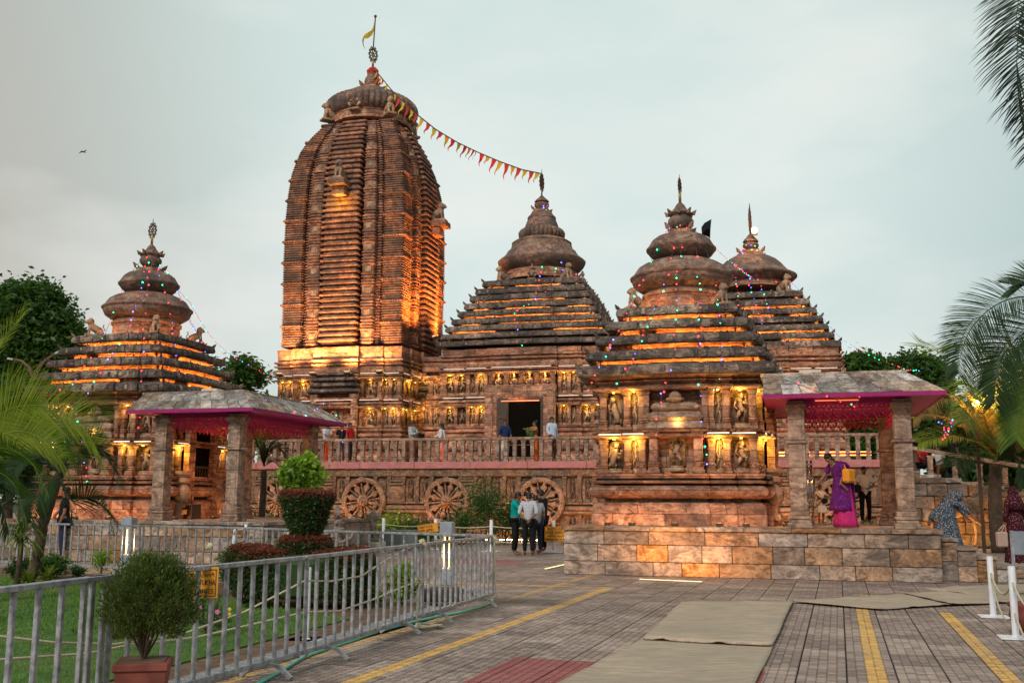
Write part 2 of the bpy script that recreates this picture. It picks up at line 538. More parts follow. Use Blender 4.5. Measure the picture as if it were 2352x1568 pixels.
# ---- small carved pieces (shared meshes)
def figure_mesh(k):
    b = MB()
    r = random.Random(k)
    sw = [0.035, -0.04, 0.02, -0.03, 0.0][k % 5]
    b.box((0, 0, 0.05), (0.40, 0.22, 0.10)); b.box((0, 0, 0.125), (0.32, 0.19, 0.05))
    # back slab with arched top
    arch = [(-0.21, 0.15), (0.21, 0.15), (0.22, 0.78)] + [(0.22 * math.cos(a), 0.78 + 0.2 * math.sin(a)) for a in [0.5, 1.0, 1.57, 2.14, 2.64]] + [(-0.22, 0.78)]
    b.rings([[(x, 0.10, z) for x, z in arch], [(x, 0.14, z) for x, z in arch]])
    if k % 5 == 4:     # rampant lion
        b.tube([(0.08, 0, 0.22), (0.05, -0.01, 0.42), (-0.02, -0.02, 0.60), (-0.03, -0.03, 0.74)], [0.10, 0.085, 0.10, 0.06], 7)
        b.ball((-0.05, -0.06, 0.82), (0.09, 0.08, 0.085), 7, 5)
        b.tube([(-0.05, -0.02, 0.60), (-0.16, -0.05, 0.58), (-0.17, -0.06, 0.70)], [0.04, 0.035, 0.03], 5)
        b.tube([(0.0, -0.02, 0.55), (-0.12, -0.05, 0.45), (-0.14, -0.06, 0.52)], [0.04, 0.035, 0.03], 5)
        b.tube([(0.10, 0, 0.30), (-0.02, -0.03, 0.24), (0.0, -0.03, 0.13)], [0.06, 0.045, 0.035], 5)
        b.tube([(0.12, 0, 0.30), (0.18, 0, 0.20), (0.12, -0.02, 0.13)], [0.06, 0.045, 0.035], 5)
        b.tube([(0.14, 0.02, 0.30), (0.19, 0.02, 0.5), (0.13, 0.02, 0.68)], 0.02, 4)
        return b.mesh('niche_figure', M['carve'], True)
    hx, cx_, hd = sw, -sw, sw * 0.6
    for sgn in (-1, 1):
        kx = sgn * (0.085 + 0.05 * r.random())
        b.tube([(hx + sgn * 0.055, 0, 0.47), (kx + hx * 0.4, -0.035, 0.31), (sgn * 0.065, 0, 0.15)], [0.065, 0.046, 0.032], 6)
    b.tube([(hx, 0, 0.44), (hx, 0, 0.50), (0, 0, 0.565), (cx_, -0.01, 0.66), (cx_, 0, 0.735), (hd, 0, 0.79)], [0.085, 0.095, 0.062, 0.088, 0.075, 0.03], 8)
    b.ball((hd, -0.015, 0.845), (0.052, 0.056, 0.062), 8, 6)
    b.tube([(hd, 0, 0.88), (hd, 0, 0.93), (hd, 0, 0.97)], [0.055, 0.04, 0.012], 6)
    ar = [[(-0.17, -0.02, 0.80), (-0.06, -0.04, 0.92)], [(0.19, -0.03, 0.62), (0.10, -0.08, 0.70)], [(-0.18, -0.02, 0.60), (-0.09, -0.07, 0.52)], [(0.18, -0.02, 0.62), (0.17, -0.05, 0.46)]]
    a1, a2 = ar[k % 4], ar[(k + 1 + k // 2) % 4]
    for sgn, a in ((-1, a1), (1, a2)):
        pts = [(cx_ + sgn * 0.085, 0, 0.715)] + [(sgn * abs(x), y, z) for x, y, z in a]
        b.tube(pts, [0.036, 0.028, 0.024], 5)
    if k % 2: b.tube([(-0.1, 0.03, 0.5), (-0.17, 0.03, 0.68), (-0.12, 0.04, 0.86), (0, 0.04, 0.95), (0.12, 0.04, 0.86), (0.17, 0.03, 0.68), (0.1, 0.03, 0.5)], 0.02, 4)
    return b.mesh('niche_figure', M['carve'], True)
FIG = [figure_mesh(k) for k in range(5)]
REL = []
for k in range(5):
    m_ = FIG[k].copy(); m_.materials.clear(); m_.materials.append(M['relief']); REL.append(m_)
def pilaster_mesh(w, h, mat):
    b = MB()
    hh = h
    b.box((0, 0, 0.04 * hh), (w * 1.35, w * 1.2, 0.08 * hh)); b.box((0, 0, 0.115 * hh), (w * 1.12, w * 1.08, 0.07 * hh))
    b.lathe([(0.15 * hh, w * .58), (0.185 * hh, w * .72), (0.20 * hh, w * .58), (0.22 * hh, w * .58), (0.245 * hh, w * .70), (0.27 * hh, w * .52)], 10)
    b.box((0, 0, 0.58 * hh), (w * .82, w * .82, 0.63 * hh)); b.box((0, 0, 0.60 * hh), (w * .94, w * .62, 0.5 * hh))
    b.box((0, 0, 0.88 * hh), (w * 1.02, w * 1.0, 0.05 * hh)); b.box((0, 0, 0.955 * hh), (w * 1.28, w * 1.15, 0.09 * hh), taper=1.08)
    return b.mesh('pilaster', mat)
def lion_mesh(mat):
    b = MB()
    b.cbox((0, 0, 0.06), (0.95, 0.5, 0.12), 0.02)
    b.tube([(-0.30, 0, 0.30), (-0.10, 0, 0.40), (0.14, 0, 0.56), (0.22, 0, 0.68)], [0.20, 0.20, 0.19, 0.13], 10)
    b.ball((-0.28, 0.13, 0.27), (0.19, 0.09, 0.17), 8, 6); b.ball((-0.28, -0.13, 0.27), (0.19, 0.09, 0.17), 8, 6)
    for s_ in (-1, 1):
        b.tube([(0.20, 0.11 * s_, 0.55), (0.26, 0.12 * s_, 0.32), (0.27, 0.12 * s_, 0.14), (0.36, 0.12 * s_, 0.14)], [0.085, 0.06, 0.055, 0.05], 7)
        b.tube([(-0.30, 0.18 * s_, 0.17), (-0.05, 0.19 * s_, 0.15)], [0.06, 0.05], 6)
        b.ball((0.20, 0.10 * s_, 0.97), (0.03, 0.025, 0.04), 5, 4)
    b.ball((0.20, 0, 0.80), (0.18, 0.19, 0.20), 10, 7); b.ball((0.33, 0, 0.80), (0.12, 0.11, 0.12), 9, 6)
    b.ball((0.42, 0, 0.76), (0.07, 0.075, 0.06), 7, 5)
    b.tube([(-0.45, 0, 0.2), (-0.52, 0, 0.4), (-0.42, 0, 0.58), (-0.46, 0, 0.68)], [0.035, 0.03, 0.03, 0.05], 5)
    return b.mesh('lion', mat, True)
M_LION = lion_mesh(M['carve'])
def dwarf_mesh(mat):
    b = MB()
    b.cbox((0, 0, 0.05), (0.5, 0.4, 0.1), 0.02)
    b.ball((0, 0, 0.42), (0.20, 0.16, 0.22), 9, 6); b.ball((0, -0.02, 0.76), (0.12, 0.12, 0.14), 8, 6)
    for s_ in (-1, 1):
        b.tube([(0.14 * s_, 0, 0.3), (0.24 * s_, -0.15, 0.3), (0.16 * s_, -0.16, 0.12)], [0.09, 0.07, 0.06], 6)
        b.tube([(0.16 * s_, 0, 0.56), (0.24 * s_, -0.06, 0.42), (0.12 * s_, -0.2, 0.42)], [0.06, 0.05, 0.04], 6)
    b.tube([(0, 0, 0.86), (0, 0, 1.0)], [0.1, 0.03], 7)
    return b.mesh('seated_figure', mat, True)
M_DWARF = dwarf_mesh(M['carve'])
def chakra_mesh():
    """pierced wheel finial in the xz plane, radius 1, centre 0"""
    b = MB()
    def circ(cx_, cz, r, t, n=16, a0=0.0, a1=2 * math.pi):
        b.tube([(cx_ + r * math.cos(a0 + (a1 - a0) * i / n), 0, cz + r * math.sin(a0 + (a1 - a0) * i / n)) for i in range(n + 1)], t, 5)
    circ(0, 0, 0.62, 0.10, 20); circ(0, 0, 0.16, 0.10, 10)
    for i in range(8):
        a = math.pi / 4 * i + math.pi / 8
        b.bar((0.16 * math.cos(a), 0, 0.16 * math.sin(a)), (0.62 * math.cos(a), 0, 0.62 * math.sin(a)), 0.12)
        b.ball((0.4 * math.cos(a), 0, 0.4 * math.sin(a)), 0.075, 6, 4)
    for i in range(12):
        a = math.pi / 6 * i
        if abs(math.sin(a) + 1) < 0.05: continue
        q = 1.0 + (0.32 if i == 3 else 0)
        x, z = math.cos(a) * 0.70, math.sin(a) * 0.80
        circ(x * 1.03, z * 1.05, 0.13, 0.075, 8)
        b.tube([(x * 1.15, 0, z * 1.2), (x * 1.25 * q, 0, z * 1.42 * q)], [0.10, 0.03], 4)
    return b.mesh('wheel_finial', M['iron'])
M_CHAKRA = chakra_mesh()
def niche_lamp_mesh():
    b = MB(); b.cbox((0, 0, 0), (0.055, 0.04, 0.025), 0.005)
    return b.mesh('niche_lamp', M['ledy'])
M_NLAMP = niche_lamp_mesh()
LAMPD = {}
def lamp(parent, loc, energy, col=(1, 0.66, 0.15), radius=0.03, kind='POINT', **kw):
    key = (energy, col, radius, kind, tuple(sorted(kw.items())))
    if key not in LAMPD:
        L = bpy.data.lights.new('lamp_light', kind)
        L.energy = energy; L.color = col
        if kind != 'AREA': L.shadow_soft_size = radius
        for k, v in kw.items(): setattr(L, k, v)
        LAMPD[key] = L
    o = bpy.data.objects.new('lamp_light', LAMPD[key])
    o.location = loc
    return link(o, parent)
def niche_row(root, s_, steps, z0, z1, counts, faces=(0, 1, 3), pw=0.15, lit=0.7, seed=0, mat='wall', skip=(), scale_fig=0.97, energy=2.2):
    """pilasters with carved figures between them, on the given faces"""
    r = random.Random(seed)
    pm = pilaster_mesh(pw, z1 - z0, M[mat])
    secs = sections(steps)
    for f in faces:
        for i, (a, b_, p) in enumerate(secs):
            n = counts[i]
            if n == 0: continue
            out = s_ * (1 + p)
            xa, xb = a * s_ + pw * 0.62, b_ * s_ - pw * 0.62
            mid = len(secs) // 2
            sk = -1
            if i < mid and not (i + 1 == mid and counts[mid] == 0): xb = b_ * s_ + pw * .3; sk = n
            if i > mid and not (i - 1 == mid and counts[mid] == 0): xa = a * s_ - pw * .3; sk = 0
            for j in range(n + 1):
                if j == sk: continue
                put('pilaster', pm, root, fpt(f, xa + (xb - xa) * j / n, out - pw * 0.55, z0), frz(f))
            for j in range(n):
                if (f, i, j) in skip: continue
                t = xa + (xb - xa) * (j + 0.5) / n
                h = (z1 - z0) * scale_fig
                gap = (xb - xa) / n - pw
                sx = min(h * 1.15, gap / 0.43)
                k = r.randrange(5)
                put('niche_figure', FIG[k], root, fpt(f, t, out - pw * 0.9, z0), frz(f), (sx * (1 if r.random() < .5 else -1), sx, h))
                if f in (0, 1) and r.random() < lit:
                    put('niche_lamp', M_NLAMP, root, fpt(f, t, out + 0.03, z1 - 0.02), frz(f))
                    lamp(root, fpt(f, t, out + 0.07, z1 - 0.10), energy * 1.3 * r.choice((.5, .9, 1.4, 2.0)), (1, .68, .10))
def horn(b, x, y, z, ang, sc=1.0):
    """upturned corner ornament"""
    T = Matrix.Translation((x, y, z)) @ Matrix.Rotation(ang, 4, 'Z')
    s_ = sc
    vs = [(-.13 * s_, -.05 * s_, 0), (.10 * s_, -.05 * s_, 0), (.10 * s_, .05 * s_, 0), (-.13 * s_, .05 * s_, 0), (.02 * s_, -.04 * s_, .13 * s_), (.17 * s_, -.03 * s_, .20 * s_), (.17 * s_, .03 * s_, .20 * s_), (.02 * s_, .04 * s_, .13 * s_)]
    b.add(vs, [(0, 3, 2, 1), (4, 5, 6, 7), (0, 1, 5, 4), (1, 2, 6, 5), (2, 3, 7, 6), (3, 0, 4, 7)], T)
def roof_tiers(root, plan, steps, tiers, over, mat='eave', led=True, hs=0.6, seed=0, dark=(), thick=.22):
    """stepped pyramid of overhanging eaves; tiers: (s, z_bottom, z_top) from the top down"""
    r = random.Random(seed)
    orn = MB()
    for i, (s_, z0, z1) in enumerate(tiers):
        b = MB()
        h = z1 - z0
        b.loft(plan, [(z0 - h * thick * .5, s_ - over * 0.95), (z0 - h * thick, s_ - over * .16), (z0 - h * .03, s_ - .01), (z0 + h * .25, s_), (z0 + h * .80, s_ - h * .12), (z1, s_ - over * .30), (z1 + h * .22, s_ - over * .95)])
        t = b.build('roof_tier', M[mat], root)
        if i + 1 < len(tiers):
            sn, zn0, zn1 = tiers[i + 1]
            c = MB()
            sc = s_ - over * 1.02
            c.loft(plan, [(zn1 + (zn1 - zn0) * .15, sc + 0.02), (z0 + 0.01, sc)])
            # short square dies standing in the gap
            zz0, zz1 = zn1 + (zn1 - zn0) * .2, z0
            for f in range(4):
                for a, b_, p in sections(steps):
                    w = (b_ - a) * sc
                    n = max(1, round(w / 0.8))
                    for j in range(n + 1):
                        tt = a * sc + 0.06 + (w - 0.12) * j / n
                        x, y, z = fpt(f, tt, sc * (1 + p) + 0.015, (zz0 + zz1) / 2)
                        c.box((x, y, z), (0.13, 0.05, zz1 - zz0), frz(f))
            c.build('tier_recess', M['wall'], root)
            if led:
                for f in (0, 1, 3):
                    for a, b_, p in sections(steps):
                        if r.random() < 0.12 or (i, f) in dark: continue
                        w = (b_ - a) * sc
                        n_ = sc * (1 + p) + over * .34
                        x, y, z = fpt(f, (a + b_) / 2 * sc, n_, zn1 + (zn1 - zn0) * .18 + 0.012)
                        e = MB(); e.box((0, .008, 0), (w * 0.9, 0.012, 0.014)); e.box((0, -.008, .008), (w * .92, .008, .042))
                        o_ = e.build('led_strip', M['led2' if thick < .1 else 'led15'], root, loc=(x, y, z), rz=frz(f))
                        o_.data.materials.append(M['eave'])
                        for q_ in range(6, 12): o_.data.polygons[q_].material_index = 1
        # carved dies and upturned corners on the eave
        k = 0
        for f in range(4):
            for a, b_, p in sections(steps):
                w = (b_ - a) * s_
                n = max(1, round(w / 0.42))
                for j in range(n):
                    tt = a * s_ + w * (j + 0.5) / n + r.uniform(-.03, .03)
                    x, y, z = fpt(f, tt, s_ * (1 + p) - h * .02, z0 + h * r.uniform(.42, .55))
                    orn.box((x, y, z), (0.16 * hs * r.uniform(.6, 1.2), 0.05, h * r.uniform(.45, .7)), frz(f), taper=0.7)
                for e, tt in ((-1, a * s_), (1, b_ * s_)):
                    if p == 0 and abs(abs(tt) - s_) < 1e-6: continue
                    if (p > 0):
                        x, y, z = fpt(f, tt - e * .05, s_ * (1 + p) - .06, z1 - h * .15)
                        horn(orn, x, y, z, math.atan2(*(fpt(f, e * .6, 1, 0)[1::-1])), hs * .5)
        for cx_, cy_ in ((-1, -1), (1, -1), (1, 1), (-1, 1)):
            horn(orn, cx_ * (s_ - .05), cy_ * (s_ - .05), z1 - h * .15, math.atan2(cy_, cx_), hs * .85)
    orn.build('eave_ornament', M[mat], root, kind='stuff')
def finial_wheel(root, z, r, rz=0.0, name='wheel_finial'):
    return put(name, M_CHAKRA, root, (0, 0, z), rz, (r * .92, r, r * 1.35))
def pot(root, F, lst, rod=None, mat='crown'):
    b = MB(); b.lathe(F.ax(lst), 20); b.build('pot_finial', M[mat], root, angle=40)
    if rod:
        z0, z1 = F.zl(rod[0]), F.zl(rod[1])
        b = MB(); b.lathe([(z0, rod[2]), (z1, rod[2] * .85)], 8); b.build('finial_rod', M['gold'], root, smooth=True)
def crown_part(root, F, name, lst, mat='crown', n=48, ribs=None, ang=30):
    b = MB(); b.lathe(F.ax(lst), n, ribs=ribs); b.build(name, M[mat], root, angle=ang)
PL5 = [(0.68, 0.065), (0.38, 0.125)]
# ------------------------------------------------------------------ string lights
BULB = MB(); BULB.ball((0, 0, 0), 0.021, 4, 2); 
def light_string(pts, label, group, seed, step=0.26, name='fairy_light_string', size=1.0, sag=0.0):
    r = random.Random(seed)
    P = [Vector(p) for p in pts]
    Q = [P[0]]
    for a, b in zip(P, P[1:]):
        n = max(2, int((b - a).length / 0.6))
        for i in range(1, n + 1):
            t = i / n
            q = a.lerp(b, t); q.z -= sag * 4 * t * (1 - t) * (b - a).length
            Q.append(q)
    root = empty(name, tuple(Q[0]), label=label, cat='string lights', group=group)
    o = Q[0]
    w = MB(); w.tube([q - o for q in Q], 0.006, 3, False); w.build('wire', M['wire'], root)
    mb = {c: MB() for c in ('red', 'green', 'blue')}
    acc = 0.0
    for a, b in zip(Q, Q[1:]):
        L = (b - a).length
        t = step - acc
        while t < L:
            p = a.lerp(b, t / L) - o + Vector((r.uniform(-.03, .03), r.uniform(-.03, .03), r.uniform(-.03, .03)))
            c = r.choice(('red', 'green', 'blue', 'red'))
            s_ = 0.016 * size * r.uniform(0.5, 1.3)
            mb[c].ball(tuple(p), s_, 4, 2)
            t += step * r.uniform(0.6, 1.4)
        acc = (acc + L) % step
    for c, b in mb.items():
        if b.v: b.build('bulb_' + c if False else c + '_bulbs', M['bulb_' + c], root, kind='stuff')
    return root
# ================================================================== ground
TH_P = math.atan((1927 - CX) / math.hypot(FPX, 368))
gx = Vector((math.cos(TH_P), -math.sin(TH_P), 0)); gy = Vector((math.sin(TH_P), math.cos(TH_P), 0))
G0 = gnd(800, 1568) + gx * .16            # near the long yellow line
def gridc(u, v):
    d = gnd(u, v) - G0
    return d.dot(gx), d.dot(gy)
# paving: embossed 0.4 m tiles, 5 x 5 studs; the grid starts at G0
def paving_material(name, relief=True):
    k = NT(name, 0.8, 0.3)
    tcn = k.n('NewGeometry')
    sub = k.n('VectorMath', operation='SUBTRACT'); sub.inputs[1].default_value = G0
    k.l(tcn.outputs['Position'], sub.inputs[0])
    def dot(v):
        d = k.n('VectorMath', operation='DOT_PRODUCT'); d.inputs[1].default_value = v
        k.l(sub.outputs[0], d.inputs[0]); return d.outputs['Value']
    a, b = dot(gx), dot(gy)
    cell = k.n('CombineXYZ')
    k.l(k.math('FLOOR', k.math('DIVIDE', a, 0.4)), cell.inputs[0]); k.l(k.math('FLOOR', k.math('DIVIDE', b, 0.4)), cell.inputs[1])
    wn_ = k.n('TexWhiteNoise'); k.l(cell.outputs[0], wn_.inputs[0])
    cell2 = k.n('CombineXYZ')
    k.l(k.math('FLOOR', k.math('DIVIDE', a, 0.08)), cell2.inputs[0]); k.l(k.math('FLOOR', k.math('DIVIDE', b, 0.08)), cell2.inputs[1])
    wn2 = k.n('TexWhiteNoise'); k.l(cell2.outputs[0], wn2.inputs[0])
    pos = sub.outputs[0]
    n1 = k.noise(pos, 0.55, 4); n2 = k.noise(pos, 9, 4, 0.7); n3 = k.noise(pos, 40, 2)
    base = k.ramp(wn_.outputs[0], [(0.0, (0.22, 0.155, 0.135)), (0.5, (0.35, 0.25, 0.215)), (1.0, (0.54, 0.41, 0.35))])
    base = k.mix(k.rng(n1, 0.42, 0.62, 0, 0.6), base, (0.23, 0.165, 0.145))
    base = k.mix(k.rng(n2, 0.35, 0.7, 0, 0.5), base, (0.30, 0.25, 0.21))
    base = k.mix(k.rng(wn2.outputs[0], 0, .5, 0.45, 0), base, (0.11, 0.08, 0.072)); base = k.mix(k.rng(wn2.outputs[0], .6, 1, 0, .35), base, (0.58, 0.44, 0.38))
    # painted bands
    def band(c, x0, x1):
        return k.math('MULTIPLY', k.math('GREATER_THAN', c, x0), k.math('LESS_THAN', c, x1))
    def snap(x):
        x = round(x / .08) * .08
        return x + .08 if abs(x / .4 - round(x / .4)) < .05 else x
    bD = snap(gridc(574, 1538)[0]); bA = snap(gridc(1100, 1459)[0]); bB = snap(gridc(1995, 1480)[0]); bC = snap(gridc(2235, 1487)[0])
    yl = band(a, bA - 0.08, bA + 0.08)
    e = k.math('MULTIPLY', yl, k.math('LESS_THAN', b, gridc(1400, 1349)[1] + .08))
    cr = k.math('MULTIPLY', band(b, gridc(1400, 1349)[1] - .08, gridc(1400, 1349)[1] + .08), k.math('LESS_THAN', a, bA + .08))
    cr2 = k.math('MULTIPLY', band(b, gridc(1990, 1366)[1] - .05, gridc(1990, 1366)[1] + .07), band(a, bB - .1, bB + 0.9))
    d1 = band(a, bD - 0.08, bD + 0.08)
    f1 = band(a, bB - 0.08, bB + 0.08); f1 = k.math('MULTIPLY', f1, k.math('LESS_THAN', b, gridc(1972, 1395)[1]))
    f2 = k.math('MULTIPLY', band(a, bC - 0.08, bC + 0.08), k.math('LESS_THAN', b, gridc(2165, 1405)[1]))
    y1 = k.math('MAXIMUM', k.math('MAXIMUM', e, cr), k.math('MAXIMUM', f1, f2)); y1 = k.math('MAXIMUM', y1, cr2)
    worn = k.rng(n2, 0.44, 0.56, 1.0, 0.45)
    fade = k.rng(n1, 0.40, 0.6, 1.0, 0.7)
    y1 = k.math('MULTIPLY', y1, k.math('MULTIPLY', worn, fade))
    y2 = k.math('MULTIPLY', d1, k.math('MULTIPLY', k.rng(n2, 0.42, 0.6, 0.75, 0.1), 0.8))
    yy = k.math('MAXIMUM', y1, y2)
    col = k.mix(yy, base, (0.86, 0.48, 0.09))
    # red painted squares
    ra, rb = gridc(1392, 1520); la, _ = gridc(1175, 1512)
    rd = k.math('MULTIPLY', band(a, la, ra + 1.4), k.math('LESS_THAN', b, rb))
    qa, qb = gridc(1110, 1307); q2a, q2b = gridc(1215, 1288)
    rd2 = k.math('MULTIPLY', band(a, q2a - 3.3, q2a), band(b, q2b - 1.6, q2b + 0.4))
    rd = k.math('MULTIPLY', k.math('MAXIMUM', rd, k.math('MULTIPLY', rd2, 0.75)), k.rng(n2, 0.3, 0.6, 1.0, 0.72))
    col = k.mix(rd, col, (0.34, 0.065, 0.07))
    sa, sb_ = gridc(1195, 1380)
    da = k.math('DIVIDE', k.math('SUBTRACT', a, sa), 1.1); db = k.math('DIVIDE', k.math('SUBTRACT', b, sb_), .8)
    dd = k.math('ADD', k.math('MULTIPLY', da, da), k.math('MULTIPLY', db, db))
    st_ = k.rng(k.math('ADD', dd, k.math('MULTIPLY', n2, 1.2)), .7, 1.4, .72, 0.0)
    col = k.mix(st_, col, (0.05, 0.042, 0.035))
    # joints: deep every 0.4 m, shallow every 0.08 m
    def joint(c, per, w):
        f = k.math('FRACT', k.math('DIVIDE', c, per))
        d = k.math('SUBTRACT', 0.5, k.math('ABSOLUTE', k.math('SUBTRACT', f, 0.5)))
        return k.rng(d, w / per * .5, w / per, 1.0, 0.0)
    j1 = k.math('MULTIPLY', k.math('MAXIMUM', joint(a, 0.4, 0.010), joint(b, 0.4, 0.018)), .8)
    j2 = k.math('MULTIPLY', k.math('MAXIMUM', k.math('MULTIPLY', joint(a, 0.08, 0.007), 0.6), joint(b, 0.08, 0.014)), k.rng(n2, 0.3, 0.6, 0.35, 0.8))
    jj = k.math('MAXIMUM', j1, j2)
    col = k.mix(k.math('MULTIPLY', jj, 0.82), col, (0.035, 0.03, 0.028))
    h = k.math('ADD', k.math('MULTIPLY', n3, 0.3), k.math('MULTIPLY', jj, -1.0))
    return k.done(col, k.bump(h, 0.5 if relief else 0.35, 0.008), k.rng(n1, 0.35, 0.65, 0.6, 0.85))
M['paving'] = paving_material('paving')
M['bed'] = plain('joint_bed', (0.05, 0.045, 0.042), 0.95)
g = MB()
for sx, sy, ex_, ey_ in ((-400, -60, 400, 600),):
    g.box((0, 270, -0.55), (800, 660, 1.0))
ground = g.build('ground', M['bed'], None, kind='structure')
# the paved sheet beyond the modelled tiles (relief left to the material)
pv = MB()
def gp(a, b, z=0.0):
    p = G0 + gx * a + gy * b
    return (p.x, p.y, z)
NA0, NA1, NB0, NB1 = -18, 30, -14, 40       # tile index range that is modelled
def quad_sheet(mb, a0, a1, b0, b1, z):
    mb.add([gp(a0, b0, z), gp(a1, b0, z), gp(a1, b1, z), gp(a0, b1, z)], [(0, 1, 2, 3)])
quad_sheet(pv, -80, 90, NB1 * 0.4, 120, -0.004)
quad_sheet(pv, -80, NA0 * 0.4, NB0 * .4, NB1 * 0.4, -0.004)
quad_sheet(pv, NA1 * 0.4, 90, NB0 * .4, NB1 * 0.4, -0.004)
pv.build('pavement', M['paving'], None, kind='structure')
def tile_mesh(mb, x0, y0, full, dz=0.0):
    w = 0.4; e = 0.0045
    ps = [(x0 + e, y0 + e), (x0 + w - e, y0 + e), (x0 + w - e, y0 + w - e), (x0 + e, y0 + w - e)]
    def P(a, b, z): return (G0 + gx * a + gy * b + Vector((0, 0, z + dz)))
    if full:
        mb.add([P(a, b, -0.04) for a, b in ps] + [P(a, b, -0.005) for a, b in ps], [(0, 1, 5, 4), (1, 2, 6, 5), (2, 3, 7, 6), (3, 0, 4, 7), (4, 5, 6, 7)])
        q = 0.08
        for i in range(5):
            for j in range(5):
                a0, b0 = x0 + i * q + .003 + (e if i == 0 else 0), y0 + j * q + .0045 + (e if j == 0 else 0)
                a1, b1 = x0 + (i + 1) * q - .003 - (e if i == 4 else 0), y0 + (j + 1) * q - .0045 - (e if j == 4 else 0)
                c = .004
                lo = [(a0, b0), (a1, b0), (a1, b1), (a0, b1)]; hi = [(a0 + c, b0 + c), (a1 - c, b0 + c), (a1 - c, b1 - c), (a0 + c, b1 - c)]
                mb.add([P(a, b, -0.005) for a, b in lo] + [P(a, b, 0.0) for a, b in hi], [(0, 1, 5, 4), (1, 2, 6, 5), (2, 3, 7, 6), (3, 0, 4, 7), (4, 5, 6, 7)])
    else:
        mb.add([P(a, b, -0.03) for a, b in ps] + [P(a, b, 0) for a, b in ps], [(0, 1, 5, 4), (1, 2, 6, 5), (2, 3, 7, 6), (3, 0, 4, 7), (4, 5, 6, 7)])
pave_root = empty('paved_court', (0, 0, 0), kind='structure')
cand = []
rest = MB(); rr_ = random.Random(3)
fa, fb = gridc(702, 1490)
FRN = [(-3.9, 2.0), (-2.85, 5.76), (-1.81, 9.1), (-1.04, 12.0), (-0.25, 14.9), (-2.9, 17.0), (-6.2, 19.6), (-11.0, 23.5), (-30, 31)]
def right_of_barrier(x, y):
    if y > 15.2: return True
    for (x0, y0), (x1, y1) in zip(FRN[:4], FRN[1:5]):
        if y <= y1:
            return x > x0 + (x1 - x0) * (y - y0) / (y1 - y0) - 0.35
    return True
for i in range(NA0, NA1):
    for j in range(NB0, NB1):
        p = G0 + gx * ((i + .5) * .4) + gy * ((j + .5) * .4)
        if p.y < 1.5 or not right_of_barrier(p.x, p.y):
            if p.y > 1.5: continue
        u, v = proj((p.x, p.y, 0)) if p.y > 1 else (0, 9999)
        vis = -60 < u < 2420 and v < 1640
        cand.append((p.y if vis else 1e6 + p.y, i, j, p, vis))
cand.sort(key=lambda c: c[0])
nt_obj = 0
for q, i, j, p, vis in cand:
    dz = rr_.uniform(-.0025, .0015)
    if vis and nt_obj < 300:
        nt_obj += 1
        b = MB(); tile_mesh(b, i * .4, j * .4, True, dz)
        b.build('paving_tile', M['paving'], pave_root)
    else:
        tile_mesh(rest, i * .4, j * .4, q < 15.0, dz)
rest.build('further_paving', M['paving'], pave_root, kind='stuff')
